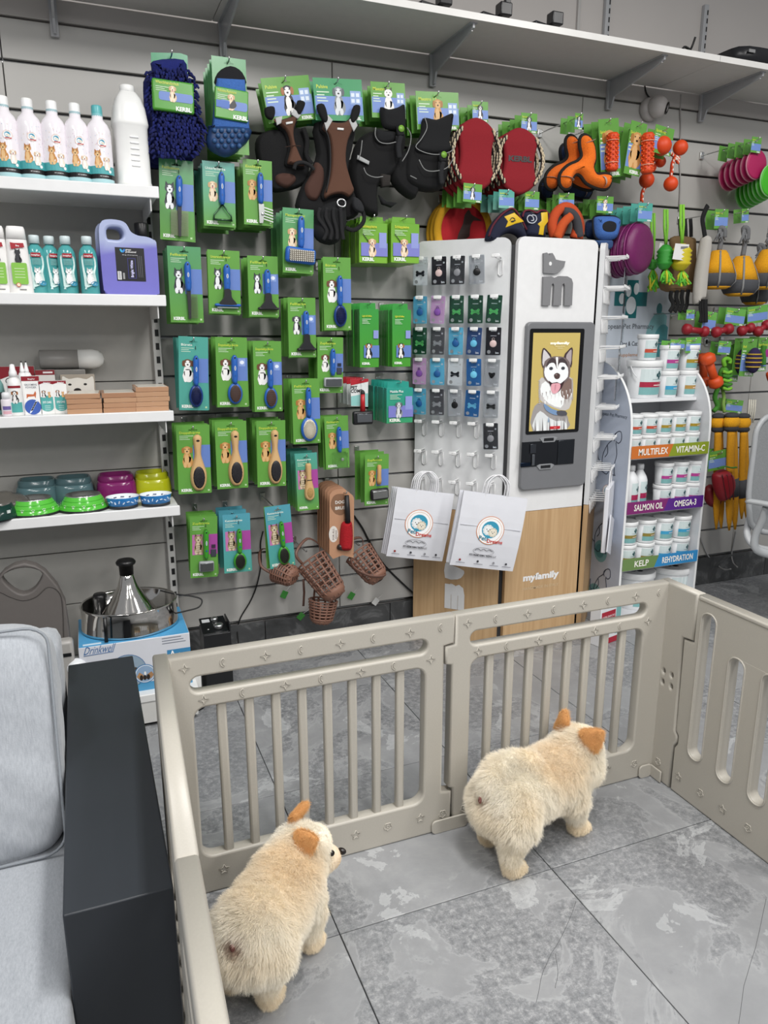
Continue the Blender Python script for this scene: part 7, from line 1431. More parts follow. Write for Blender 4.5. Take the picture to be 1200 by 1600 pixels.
    q = X(372, 212); m.text('myfamily', q[0], q[1], H_*.034, y-.004, '#f6f2e2', 'c', bold=.05, width=W_*.41); q = X(372, 232); m.rect(q[0]-W_*.1, q[1], q[0]+W_*.1, q[1]+.0016, y-.004, '#d9cfa6'); q = X(372, 248); m.rect(q[0]-W_*.06, q[1], q[0]+W_*.06, q[1]+.0016, y-.004, '#d9cfa6')
    q = X(325, 970); m.rect(q[0]-W_*.11, q[1], q[0]+W_*.11, q[1]+H_*.03, y-.004, '#b0252b'); m.text('START', q[0], q[1]+H_*.009, .0042, y-.0045, '#f0c8c8', 'c')
sub('screen_picture', screen, 'screen', kio)
wx0, wx1, wz1, wz0 = at(815, 700, YB).x, at(897, 700, YB).x, at(866, 688, YB).z, at(857, 727, YB).z
sub('window_recess', lambda m: m.box(((wx0+wx1)/2, YB+.0005, (wz0+wz1)/2), (wx1-wx0, .004, wz1-wz0), '#15171c'), 'gloss', kio)
for nm, c_, d_, cl in (('engraving_head', (wx0+.055, YB-.004, wz1-.03), (.03, .006, .04), '#5d6066'), ('engraving_needle', (wx0+.058, YB-.005, wz0+.03), (.014, .006, .05), '#8b8e93'), ('tag_holder', (wx0+.02, YB-.004, wz0+.012), (.05, .006, .016), '#2b3648'), ('sliding_cover', (wx1-.045, YB-.003, (wz0+wz1)/2), (.085, .004, wz1-wz0-.004), '#4a4d52')): sub(nm, lambda m: m.box(c_, d_, cl, r=.0015), 'metal', kio)
for nm, cx, z_ in (('card_slot', 856, wz1+.004), ('tray_slot', 853, wz0-.006)):
    xc = at(cx, 700, YB).x; o = sub(nm, lambda m: (m.prism([(xc-.045, z_+.008), (xc-.03, z_-.010), (xc+.03, z_-.010), (xc+.045, z_+.008), (xc+.03, z_+.014), (xc-.03, z_+.014)], YB-.004, YB+.001, '#8d8f92'), m.box((xc, YB-.0045, z_+.002), (.05, .002, .013), '#1a1b1e', r=.001)), 'plastic', kio)
def words(m):
    q = at(817, 908, KY); e = at(873, 900, KY); m.text('myfamily', q.x, q.z, .042, KY-.0008, '#efefef', bold=.05, width=e.x-q.x); m.text('HANDMADE IN ITALY', q.x, q.z-.045, .02, KY-.0008, '#cdb592', width=e.x-q.x)
sub('wood_lettering', words, 'print', kio)
pL0 = oL+nL*.0228
aL = math.atan2(-dL.y, -dL.x)
def side_emb(m):
    m.text('m', 0, -.06, .19, -.0015, '#e4e4e4', bold=.09, width=.095); m.flat(smooth_loop([(0, .07), (0, .14), (.02, .15), (.03, .135), (.05, .13), (.09, .115), (.085, .09), (.06, .07)], 2), -.0015, '#e4e4e4')
o = sub('side_emblem', side_emb, 'print', kio); o.location = atp(695, 925, pL0, nL); o.rotation_euler = (0, 0, aL)
# white wire pegs: eight rows of five on the left board
PGY = [(690, 402), (690, 462), (690, 510), (690, 557), (690, 604), (690, 652), (690, 698), (690, 742)]
pg = MB(); pg.tube([(0, 0, 0), (0, -.085, .004), (0, -.09, .01)], .0026, '#f0f0f0', 6); pg.tube([(-.009, -.002, .0), (-.009, -.004, -.055), (0, -.004, -.062), (.009, -.004, -.055), (.009, -.002, 0)], .0022, '#e4e4e4', 5); pg.box((0, -.088, .011), (.034, .004, .014), '#f4f4f4', r=.002, seg=1); pg.box((0, -.045, .012), (.006, .09, .003), '#ececec')
pgm = pg.mesh('peg_hook', 'plastic')
TC = {'lb': ('#62b8dc', '#1f5c9a'), 'pk': ('#dcaedb', '#8450a8'), 'gn': ('#22503a', '#66d077'), 'bk': ('#26232a', '#d9bfbc'), 'gy': ('#56555a', '#bcbdc2'), 'sv': ('#b9b9be', '#131316'), 'wh': ('#eceef2', '#4a4d55'), 'nv': ('#2a4a80', '#6cc0e4'), 'nb': ('#22609f', '#74c8ea'), 'dg': ('#3f3e42', '#8b8c91')}
GRID = [['wh b', 'bk r', 'dg r', 'sv r', ''], ['lb r', 'pk r', 'gn b', 'gn b', 'gn b'], ['gn b', 'gy b', 'lb r', 'nv r', 'bk r'], ['pk r', 'lb r', 'wh b', 'nb r', 'sv h'], ['lb r', 'gy b', 'sv r', 'nb b', 'sv b'], ['', '', '', '', 'dg r'], [''] * 5, [''] * 5]
RN = ['top', 'second', 'third', 'fourth', 'fifth', 'sixth']; CN = ['first', 'second', 'middle', 'fourth', 'last']
CNAME = {'lb': 'light blue', 'pk': 'pink', 'gn': 'dark green', 'bk': 'black', 'gy': 'grey', 'sv': 'silver grey', 'wh': 'white', 'nv': 'navy', 'nb': 'deep blue', 'dg': 'charcoal'}
SHN2 = {'r': 'round', 'b': 'bone-shaped', 'h': 'heart-shaped'}
for i, (_, py) in enumerate(PGY):
    zr = atp(690, py+8, pL0, nL).z
    for j in range(5):
        u = .362-.080*j; base = pL0+dL*u; base = V((base.x, base.y, zr-.0)); h_ = bpy.data.objects.new('peg_hook', pgm); link(h_, kio); h_.location = base; h_.rotation_euler = (0, 0, aL)
        if GRID[i][j]:
            cc, shp = GRID[i][j].split(); bg, fg = TC[cc]
            pos = base+nL*.075+V((0, 0, .004))
            t = thing('tag_card', f'{CNAME[cc]} card with a {SHN2[shp]} pet tag, {RN[i]} row of the kiosk, {CN[j]} from left' if j != 2 else f'{CNAME[cc]} card with a {SHN2[shp]} pet tag, {RN[i]} row of the kiosk, middle column', 'pet tag', pos, None, aL+rnd.uniform(-.08, .08), rnd.uniform(-.05, .05))
            sub('card', lambda m: m.prism(rrect(-.031, -.098, .031, .012, .004), -.001, .001, bg, [[(-.011, -.004), (.011, -.004), (.011, .004), (-.011, .004)]]), 'card', t)
            sub('clear_sleeve', lambda m: m.prism(rrect(-.034, -.102, .034, .014, .005), -.0045, -.004, '#ffffff'), 'clear', t)
            def tg(m):
                if shp == 'r': m.lathe([(.0145, 0), (.0145, .003), (.013, .004), (0, .004)], fg, 20, (0, -.001, -.052), axis='y'); m.tube([(.005*math.cos(a), -.003, -.034+.005*math.sin(a)) for a in [2*PI*k/10 for k in range(10)]], .0014, fg, 5, closed=True)
                elif shp == 'h': m.prism(smooth_loop([(0, -.066), (-.013, -.05), (-.011, -.041), (0, -.045), (.011, -.041), (.013, -.05)], 3), -.004, -.001, fg)
                else: m.prism(smooth_loop([(-.019, -.045), (-.013, -.040), (-.006, -.046), (.006, -.046), (.013, -.040), (.019, -.045), (.016, -.052), (.019, -.059), (.013, -.064), (.006, -.058), (-.006, -.058), (-.013, -.064), (-.019, -.059), (-.016, -.052)], 2), -.004, -.001, fg)
            sub('pet_tag', tg, 'metal' if cc in ('wh',) else 'plastic', t)
            def pr(m): m.flat(ellipse(-.017, -.085, .0075, .0075, 12), -.0013, '#b5b3b6'); m.text('bm', .010, -.092, .011, -.0013, '#e2e2e6', bold=.05); m.rect(-.012, -.022, .012, -.0195, -.0013, '#d9d9dc'); m.flat(ellipse(.021, -.012, .004, .004, 8), -.0013, '#c9c9cc')
            sub('print', pr, 'print', t)
pR0 = oR+nR*.0228; aR = math.atan2(dR.y, dR.x)
for i in range(9):
    zr = at(940, 412+47*i, KY).z-.0+.02
    for j in range(5):
        b_ = pR0+dR*(.03+.048*j); h_ = bpy.data.objects.new('peg_hook', pgm); link(h_, kio); h_.location = (b_.x, b_.y, zr); h_.rotation_euler = (0, 0, aR)
        if (i, j) in ((0, 3), (0, 4), (2, 4), (3, 3), (4, 2), (1, 4)):
            t = thing('tag_card', f'tag card on the kiosk\'s right side, {["top", "second", "third", "fourth", "fifth"][i]} row, {CN[j]} peg from the front', 'pet tag', V((b_.x, b_.y, zr))+nR*.07, None, aR)
            sub('card', lambda m: m.prism(rrect(-.031, -.098, .031, .012, .004), -.001, .001, ('#9c9da3', '#7d2a3a', '#2b2b30')[(i+j) % 3]), 'card', t); sub('clear_sleeve', lambda m: m.prism(rrect(-.034, -.102, .034, .014, .005), -.0045, -.004, '#ffffff'), 'clear', t)
# --- paper carrier bags
def bag(lab, tl, tr, br, bl, Y, k, front, grp=None):
    q = [at(*p, Y) for p in (tl, tr, br, bl)]; o = (q[0]+q[1])/2; w_ = ((q[1]-q[0]).length+(q[2]-q[3]).length)/2; h = (o-(q[2]+q[3])/2).length; w_ *= .9
    ry = -math.atan2(q[1].z-q[0].z, q[1].x-q[0].x); t = thing('carrier_bag', lab, 'paper bag', (o.x, Y+.02*k, o.z-.003*k), grp, -.25 if k else -.18, ry)
    def body(m):
        n = 6; vs = [];
        for j in range(n+1):
            z = -h*j/n; b = .010*math.sin(PI*j/n)+.002
            for x in (-w_/2, -w_*.17, w_*.17, w_/2): vs.append(V((x, -b-(.003 if abs(x) < w_*.3 else 0), z)))
            for x in (w_/2, -w_/2): vs.append(V((x*.995, .008, z)))
        fs = [(j*6+i, j*6+(i+1) % 6, (j+1)*6+(i+1) % 6, (j+1)*6+i) for j in range(n) for i in range(6)]; m.add(vs, [f[::-1] for f in fs]+[tuple(n*6+i for i in range(6))], '#dfe0e6', False)
    sub('paper_body', body, 'paperbag', t)
    for y, xo in ((-.004, 0), (.006, .012)): sub('twisted_handle', lambda m: m.tube(smooth_loop([(-w_*.16+xo, y, -.04), (-w_*.165+xo, y, .01), (-w_*.14+xo, y+.004, .055), (0+xo, y+.012, .082), (w_*.14+xo, y+.004, .055), (w_*.165+xo, y, .01), (w_*.16+xo, y, -.04)], 4, False), .0028, '#e9e9ec', 6), 'paper', t)
    sub('fold_line', lambda m: m.box((0, -.0145, -h*.43), (w_*.94, .0016, .004), '#cfd0d6', r=.0006, seg=1), 'paperbag', t)
    if not front: return
    def pr(m):
        y = -.0162; emblem(m, w_*-.04 if lab.startswith('front') else 0, -h*.47, .0615, y); X = -w_*.04
        m.tube([(X-.04+.08*i/12, y, -h*.755+.008*abs(math.sin(i*.8))) for i in range(13)], .0011, '#3a3a3e', 4); m.tube([(X+.047*math.cos(a), y, -h*.76+.016*math.sin(a)) for a in [2*PI*i/16 for i in range(16)]], .0006, '#55555a', 4, closed=True)
        m.text('PETS DREAMS ANIMAL TRADING L.L.C', X, -h*.83, .011, y, '#2a2a2e', 'c', bold=.03, width=w_*.42)
        for i, u in enumerate((-.36, -.08, .17, .37)): m.flat(ellipse(u*w_-.004, -h*.905, .005, .005, 10), y+.004, ('#8d2a2a', '#3a3a40', '#8f8f94', '#3a3a40')[i]); m.rect(u*w_-w_*.07, -h*.945, u*w_+w_*.07, -h*.938, y+.004, '#7a7a82')
    sub('bag_print', pr, 'print', t)
YB1 = 2.76
bag('front white paper carrier bag with a round two-dog emblem, left bunch on the kiosk', (618, 763), (711, 771), (702, 879), (613, 868), 2.80, 0, True); bag('white paper carrier bag with a round two-dog emblem, in front of the kiosk seam', (724, 768), (824, 778), (818, 892), (717, 884), 2.64, 0, True)
for k in range(3): bag('plain backed white paper carrier bag behind the front one of the left bunch', (619, 763), (711, 771), (703, 878), (614, 867), 2.80, k+1, False, 'bags behind the front left bag')
bag('white paper carrier bag right behind the one at the kiosk seam', (722, 768), (824, 778), (818, 890), (717, 882), 2.64, 1, False)
p = pR0+dR*.04+nR*.085+V((0, 0, at(931, 725, 2.86).z)); t = thing('carrier_bag', 'white paper bag seen edge-on, hanging on the right side of the kiosk', 'paper bag', p, None, aR)
sub('paper_body', lambda m: m.box((0, 0, -.22), (.2, .02, .30), '#dfe0e6', r=.004), 'paperbag', t); sub('twisted_handle', lambda m: m.tube(smooth_loop([(-.04, 0, -.08), (-.035, 0, -.02), (0, 0, .0), (.035, 0, -.02), (.04, 0, -.08)], 4, False), .003, '#e9e9ec', 6), 'paper', t)
sub('lower_flap', lambda m: m.box((-.03, -.02, -.3), (.16, .006, .17), '#d5d6dd', r=.002, rot=MX.Rotation(.35, 4, 'Y')), 'paperbag', t)

# ================================================================ supplement stand
FY = 2.70; X0, X1 = 2.295, 2.757; BYk = 3.05
st = thing('supplement_stand', 'tall white cardboard stand of pet supplements with coloured shelf strips', 'display stand', (0, 0, 0))
zt = at(1096, 605, 2.82).z; prof = smooth_loop([(FY, 0), (FY, .5), (FY, .85), (FY+.004, 1.0), (FY+.03, 1.1), (FY+.085, 1.185), (FY+.17, 1.25), (FY+.26, 1.275), (BYk, 1.28)], 4, False)+[(BYk, 0)]
for x, nm in ((X0, 'left'), (X1, 'right')):
    def fn(m): m.M = MX.Translation((x, 0, 0)) @ MX(((0, 1, 0, 0), (1, 0, 0, 0), (0, 0, 1, 0), (0, 0, 0, 1))); m.prism(prof, -.006, .006, '#dcdde0', side='#eceded')
    sub('side_panel', fn, 'card', st)
sub('back_board', lambda m: m.box(((X0+X1)/2, BYk-.004, .64), (X1-X0, .008, 1.28), '#d3d4d8'), 'card', st)
HT = 1.72
sub('header_board', lambda m: m.prism(rrect(X0-.02, 1.2, X1+.02, HT, .012), BYk+.004, BYk+.010, '#c3cbd6'), 'card', st)
def side_art(m):
    """printed outside of the left panel: pale blue with line-drawn dogs and teal spots; local x runs towards the wall"""
    y = -.0004; m.prism([(-(p-FY+.001 if i else .001), z) for i, (p, z) in enumerate(prof)], y, None, '#b4bccb')
    for cx, cz, r in ((-.15, .36, .05), (-.17, .12, .06), (-.30, .75, .03)): m.flat(ellipse(cx, cz, r, r*1.1, 18), y-.0002, '#6f9ea4'); m.flat(ellipse(cx-.006, cz, r*.65, r*.7, 16), y-.0004, '#4b8288')
    def dog(cx, cz, s): [m.tube([(cx+s*a, y-.0004, cz+s*b) for a, b in smooth_loop(P_, 3, False)], .0022, '#2d3446', 4) for P_ in ([(-.4, -.9), (-.45, -.3), (-.2, .2), (.1, .45), (.3, .75), (.55, .8), (.6, .5), (.45, .35), (.3, .4)], [(.3, .75), (.15, .6), (.2, .4)], [(.3, .35), (.4, -.1), (.3, -.5), (.35, -.9)], [(-.4, -.9), (-.1, -.95), (.1, -.6), (.15, -.9), (.4, -.92)], [(-.42, -.6), (-.7, -.4), (-.75, .0)], [(-.2, .2), (-.15, -.1), (-.3, -.3)])]
    dog(-.13, .86, .12); dog(-.15, .46, .11); dog(-.13, .2, .11); emblem(m, -.13, .66, .035, y-.001); m.text('European Pet Pharmacy', -.03, 1.02, .022, y-.0005, '#56606e', 'r')
o = sub('side_print', side_art, 'print', st); o.location = (X0-.0065, FY, 0); o.rotation_euler = (0, 0, -PI/2)
def header_art(m):
    y = BYk+.0034; f = lambda px, py: (lambda q: (q.x, q.z))(at(px, py, BYk+.003))
    cr = crop(910, 400, 4.138); q0, q1 = f(*cr(245, 280)), f(*cr(420, 280)); R4 = lambda x0, y0, x1, y1, yy, c: m.rect(f(*cr(x0, (y0+y1)/2))[0], f(*cr((x0+x1)/2, y1))[1], f(*cr(x1, (y0+y1)/2))[0], f(*cr((x0+x1)/2, y0))[1], yy, c)
    R4(283, 155, 356, 402, y, '#1f6f74'); R4(208, 232, 418, 324, y-.0001, '#1f6f74')
    for u, v, rx, rz in ((314, 320, .030, .042), (256, 276, .018, .026), (300, 226, .016, .028), (350, 212, .016, .028)): m.flat(ellipse(*f(*cr(u, v)), rx, rz, 18), y-.0005, '#dfe5ea')
    x, z = f(*cr(462, 470)); m.text('European Pet Pharmacy', x, z, .034, y-.0004, '#5b6068', 'r', width=.33); x, z = f(*cr(300, 580)); m.text('Dog & Cat', x, z, .030, y-.0004, '#33373f', 'c', width=.105); m.text('Supplements', x+.02, z-.052, .024, y-.0004, '#b98d6a', 'c', width=.16)
    x, z = f(*cr(498, 342)); m.flat(ellipse(x, z, .018, .028, 16), y-.0003, '#3f7f86'); x, z = f(*cr(545, 560)); m.flat([(p[0], p[1]) for p in ellipse(x-.055, z+.0, .085, .15, 24) if p[0] < X1+.018], y-.0002, '#7fb0b6'); m.flat([(p[0], p[1]) for p in ellipse(x-.03, z-.02, .06, .11, 24) if p[0] < X1+.018], y-.0004, '#4f929a')
sub('header_print', header_art, 'print', st)
SHL = []
for k, (py0, py1, words_, cols) in enumerate((((986, 617), None, None, None), (717, 690, ('MULTIFLEX', 'VITAMIN-C'), ('#cc7130', '#8a9a30')), (803, 776, ('SALMON OIL', 'OMEGA-3'), ('#7f2a6c', '#5a2a86')), (890, 866, ('KELP', 'REHYDRATION'), ('#6d8a50', '#2f86bf')))):
    if k == 0: z = at(1040, 622, FY+.1).z; SHL.append(z); sub('shelf', lambda m: m.box(((X0+X1)/2, (FY+.09+BYk)/2, z-.008), (X1-X0-.014, BYk-FY-.1, .016), '#e2e3e5', r=.002, seg=1), 'card', st); continue
    zb, ztp = at(990, py0, FY).z, at(1105, py1, FY).z; z = zb+.004; SHL.append(z)
    s_ = sub('shelf', lambda m: m.box(((X0+X1)/2, (FY+BYk)/2, z-.005), (X1-X0-.014, BYk-FY-.004, .010), '#d5d6d9', r=.001, seg=1), 'card', st); hh = .058
    xm = X0+(X1-X0)*(.5 if k < 3 else .44)
    sub('shelf_strip', lambda m: (m.prism([(X0+.004, zb), (xm-.012, zb), (xm+.012, zb+hh), (X0+.004, zb+hh)], FY-.006, FY-.003, cols[0]), m.prism([(xm-.012, zb), (X1-.004, zb), (X1-.004, zb+hh), (xm+.012, zb+hh)], FY-.006, FY-.003, cols[1])), 'card', s_)
    sub('strip_lettering', lambda m: (m.text(words_[0], (X0+xm)/2+.012, zb+.015, .042, FY-.007, '#f4f1e8', 'c', bold=.02, width=min(.17, .021*len(words_[0]))), m.text(words_[1], (xm+X1)/2, zb+.015, .042, FY-.007, '#f4f1e8', 'c', bold=.02, width=min(.19, .0195*len(words_[1])))), 'print', s_)
ZB = .06; sub('plinth', lambda m: m.box(((X0+X1)/2, (FY+BYk)/2, ZB/2), (X1-X0-.014, BYk-FY-.004, ZB), '#d5d6d9'), 'card', st)
BAND = dict(o=('#c2503a', 'orange-red'), y=('#a58a2a', 'olive'), p=('#b13f8c', 'pink'), c=('#3f9fc9', 'sky blue'), m=('#a92a45', 'crimson'), k=('#8f7f3a', 'khaki'), g=('#b08b4a', 'ochre'))
tub_cache = {}
def tub(label, x, y, z, r, h, b, grp=None, front=True, turn=.0):
    t = thing('supplement_tub', label, 'tub', (x, y, z), grp, turn); key = (round(r, 4), round(h, 4), b)
    if key not in tub_cache:
        rr = lambda zz: r*(.86+.11*zz/h)
        m1 = MB(); m1.lathe([(r*.84, 0), (r*.86, .003), (r*.955, h*.84)], '#e4e6e8', 24)
        m2 = MB(); m2.lathe([(r*.99, h*.83), (r*1.02, h*.845), (r*1.02, h*.985), (r*.98, h), (r*.93, h*.985), (0, h*.98)], '#eceded', 26); m2.text('+', 0, 0, 0.001, 0, '#ffffff')
        m3 = MB(); m3.warp = wrapc(rr); w_ = r*.88; patch(m3, -w_, h*.1, w_, h*.78, -.0006, '#d3e0e0', 8, 3); patch(m3, -w_, h*.1, w_, h*.30, -.001, '#7db0b0', 8, 1); patch(m3, -w_, h*.30, w_, h*.44, -.0013, BAND[b][0], 8, 1)
        for u, v in ((0, 1), (1, 0), (0, -1), (-1, 0)): m3.flat(ellipse(w_*.3+u*r*.13, h*.62+v*h*.06, r*.09, h*.05, 8), -.0014, '#1d5257')
        m3.rect(-w_*.1, h*.34, w_*.85, h*.365, -.0018, '#f0dcd6', 4); m3.rect(-w_*.2, h*.50, w_*.7, h*.515, -.0014, '#8fa5a8', 4)
        tub_cache[key] = (m1.mesh('pot', 'plastic'), m2.mesh('lid', 'plastic'), m3.mesh('label_print', 'print'))
    for nm, me in zip(('pot', 'lid', 'label_print'), tub_cache[key]):
        if nm == 'label_print' and not front: continue
        o = bpy.data.objects.new(nm, me); link(o, t)
    return t
def lid_print(t, r, h): sub('lid_mark', lambda m: [m.lathe([(r*.16, h*.982), (r*.16, h*.986), (0, h*.987)], '#33373c', 10, (u*r*.25, v*r*.25, 0)) for u, v in ((0, 1), (1, 0), (0, -1), (-1, 0))], 'print', t)
T0 = SHL[0]; YT = FY+.155
big = tub('large white supplement tub with a crimson band at the top left of the stand', at(1005, 600, YT+.02).x, YT+.02, T0, .082, .175, 'm', turn=.05)
sub('carry_handle', lambda m: m.tube(smooth_loop([(-.086, 0, .15), (-.095, -.03, .12), (-.09, -.05, .10)], 4, False), .003, '#d9dadc', 5), 'plastic', big)
xs = [at(px, 600, YT).x for px in (1009, 1043, 1073)]
tub('small supplement tub with an orange-red band standing on the large tub', xs[0], YT+.01, T0+.1755, .048, .118, 'o', turn=.05)
for x, b1, b2, n1, n2 in ((xs[1], 'c', 'p', 'sky blue', 'pink'), (xs[2], 'g', 'y', 'ochre', 'olive')):
    tub(f'supplement tub with {n1} band on the top shelf, under the {n2} one', x, YT+.0, T0, .048, .125, b1, turn=.05); tub(f'supplement tub with {n2} band, upper of two on the top shelf', x-.004, YT, T0+.1255, .047, .118, b2, turn=.05)
def rows(k, cols_, r, h, top, names, y0=FY+.06):
    z = SHL[k]; n = len(cols_)
    for i, b in enumerate(cols_):
        x = X0+.018+r+(X1-X0-.036-2*r)*i/(n-1)
        for lv in range(2): tub(f'supplement tub with {BAND[b][1]} band, {"upper" if lv else "lower"} layer, {("first", "second", "third", "fourth", "fifth")[i]} above the {names} strip', x, y0, z+lv*(h+.0006), r, h, b, turn=.05)
        if top: tub(f'supplement tub in the second rank, behind the {("first", "second", "third", "fourth", "fifth")[i]} tub above the {names} strip', x+.012, y0+.115, z+(h+.0006), r, h, b, turn=.05, front=False); 
rows(1, 'ooyyy', .0405, .096, False, 'orange and olive')
rows(3, 'kkcc', .0495, .112, True, 'green and blue')
z = SHL[2]
for i, px in enumerate((1035, 1058, 1080)):
    x = at(px, 760, FY+.07).x
    for lv in range(2): tub(f'supplement tub with pink band, {"upper" if lv else "lower"} layer, {("left", "middle", "right")[i]} column above the purple strip', x, FY+.07, z+lv*.1086, .0445, .108, 'p', turn=.05)
for i, px in enumerate((985, 1003)):
    x = at(px, 760, FY+.06).x; t = thing('oil_bottle', f'white salmon oil bottle with crimson band, {("half hidden by the stand side", "next to the pink-banded tubs")[i]}', 'bottle', (x, FY+.06+.02*i, z), None, .3)
    sub('body', lambda m: m.lathe([(.034, 0), (.036, .004), (.036, .14), (.03, .158), (.014, .185), (.013, .192)], '#e6e8ea', 22), 'plastic', t); sub('cap', lambda m: m.lathe([(.0165, .19), (.0165, .212), (.014, .215), (0, .215)], '#d4d6d8', 18), 'plastic', t)
    def bl(m): m.warp = wrapc(.036); patch(m, -.028, .0, .028, .135, -.0006, '#cfdede', 8, 2); patch(m, -.028, .0, .028, .055, -.001, '#7db0b0', 8, 1); patch(m, -.028, .055, .028, .08, -.0013, '#a92a55', 8, 1); [m.flat(ellipse(.008+u*.008, .105+v*.009, .005, .006, 8), -.0014, '#1d5257') for u, v in ((0, 1), (1, 0), (0, -1), (-1, 0))]
    sub('label_print', bl, 'print', t)
for i, (px, r) in enumerate(((992, .095), (1046, .1))):
    t = tub(f'large supplement bucket at the foot of the stand, {("left, partly hidden", "right, with a wire handle")[i]}', at(px, 905, FY+.13).x, FY+.13, ZB, r, .19, 'c', turn=.3); lid_print(t, r, .19)
    sub('wire_handle', lambda m: m.tube([(r*1.02*math.cos(a), r*1.02*math.sin(a), .17+.022*math.sin(a)) for a in [PI*k/14 for k in range(15)]], .0028, '#c9cbcd', 5), 'plastic', t)
p = atz(972, 955, .0); t = thing('snack_box', 'small white and red treat box on the floor at the foot of the stand', 'box', (2.16, 2.62, 0), None, .25)
bz = at(972, 935, 2.62).z
sub('box', lambda m: m.box((0, 0, bz/2+.01), (.15, .06, bz+.02), '#e3e5e8', r=.002, seg=1), 'card', t); sub('print', lambda m: (m.rect(-.07, bz*.62, .03, bz*.82, -.0304, '#a92035'), m.text('LIVER SNACKS', -.065, bz*.67, .013, -.0308, '#f0e6e8', width=.09), m.rect(-.075, 0.002, .075, bz*.15, -.0304, '#a92035'), m.rect(.035, bz*.2, .07, bz*.9, -.0304, '#7db0b0')), 'print', t)

# ================================================================ office chair
CYr = 2.45
def cp(px, py, Y): return at(px+10, py, Y)
oc = thing('office_chair', 'grey office chair with a mesh back and pale plastic arm beside the hanging toys', 'chair', (cp(1240, 900, CYr).x, CYr, 0))
o = oc.location
bk_ = [(1158, 790), (1166, 700), (1172, 668), (1190, 650), (1230, 645), (1290, 655), (1310, 700), (1320, 790), (1300, 830), (1180, 830)]
P_ = smooth_loop([(q.x-o.x, q.z) for q in (cp(*p_, CYr) for p_ in bk_)], 4); P_ = P_ if area2(P_) > 0 else P_[::-1]
sub('mesh_back', lambda m: m.prism(inset(P_, .012), -.012, -.006, '#999999'), 'mesh_cloth', oc); sub('back_rim', lambda m: m.tube([(x, -.008, z) for x, z in P_], .014, '#a5a7a9', 8, closed=True, flat=.8), 'plastic', oc)
L_ = smooth_loop([(q.x-o.x, q.z) for q in (cp(*p_, CYr) for p_ in [(1178, 700), (1200, 672), (1240, 668), (1290, 672), (1285, 710), (1230, 700), (1195, 702)])], 3); sub('lumbar_pad', lambda m: m.prism(L_ if area2(L_) > 0 else L_[::-1], .006, .012, '#707274'), 'fabric', oc)  # darker grey pad just behind the mesh back
def tb(name, pts, r, col, flat=1, mat='plastic'): return sub(name, lambda m: m.tube(smooth_loop([tuple(cp(px, py, Y)-o) for px, py, Y in pts], 4, False), r, col, 8, flat=flat), mat, oc)
tb('back_stay', [(1170, 785, CYr+.02), (1160, 815, CYr+.02), (1158, 838, CYr), (1172, 855, CYr-.04), (1200, 860, CYr-.06)], .019, '#b9bbbd', .7); tb('arm_pad', [(1160, 783, CYr-.06), (1185, 787, CYr-.14), (1225, 795, CYr-.26)], .026, '#b7babc', .45)
tb('arm_post', [(1188, 792, CYr-.14), (1180, 815, CYr-.12), (1170, 838, CYr-.1), (1172, 858, CYr-.1), (1200, 868, CYr-.1)], .02, '#b1b4b6', .7)
sub('seat', lambda m: m.box((.06, -.2, .45), (.48, .46, .085), '#8f9a9c', r=.035, seg=3), 'fabric', oc)
sub('gas_column', lambda m: m.lathe([(.03, .09), (.03, .28), (.02, .28), (.02, .41)], '#8d8f91', 14, (.06, -.18, 0)), 'plastic', oc)
for k in range(5):
    a = PI*.93+2*PI*k/5; e = V((.06+.30*math.cos(a), -.18+.30*math.sin(a), .085)); sub('base_spoke', lambda m: m.tube([(.06, -.18, .115), tuple(e)], [.024, .016], '#a9abad', 8), 'plastic', oc)
    c_ = sub('caster', lambda m: [m.lathe([(.012, -.012), (.027, -.011), (.029, 0), (.027, .011), (.012, .012)], '#121214', 16, (e.x, e.y+d, .029), axis='y') for d in (-.015, .015)], 'rubber', oc); sub('caster_cap', lambda m: m.ell((e.x, e.y, .045), (.018, .02, .016), '#17171a', 12, 8), 'plastic', oc)

# ================================================================ the two chow puppies
def organic(parts, ears, colf, voxel=.0075, smooth=5):
    m = MB()
    for k in parts:
        if k[0] == 'e': m.ell(k[1], k[2], '#ffffff', 20, 14, k[3] if len(k) > 3 else None)
        else:
            a, b = V(k[1]), V(k[3]); n = max(3, int((b-a).length/.012)); P = [a.lerp(b, i/n) for i in range(n+1)]
            for i, p in enumerate(P): r = k[2]+(k[4]-k[2])*i/n; m.ell(p, (r, r, r), '#ffffff', 14, 10)
    me = m.mesh('body', 'fur'); o = bpy.data.objects.new('body', me); COL.objects.link(o)
    r = o.modifiers.new('r', 'REMESH'); r.mode = 'VOXEL'; r.voxel_size = voxel; s_ = o.modifiers.new('s', 'SMOOTH'); s_.factor = .5; s_.iterations = smooth
    me2 = bpy.data.meshes.new_from_object(o.evaluated_get(bpy.context.evaluated_depsgraph_get()))
    bpy.data.objects.remove(o); bpy.data.meshes.remove(me)
    while me2.color_attributes: me2.color_attributes.remove(me2.color_attributes[0])
    ca = me2.color_attributes.new('Col', 'BYTE_COLOR', 'CORNER')
    cs = [colf(v.co) for v in me2.vertices]; buf = []
    for l in me2.loops: buf += [*C(cs[l.vertex_index]), 1]
    ca.data.foreach_set('color', buf); me2.color_attributes.active_color = ca
    for p in me2.polygons: p.use_smooth = True
    me2.materials.clear(); me2.materials.append(material('fur')); return me2
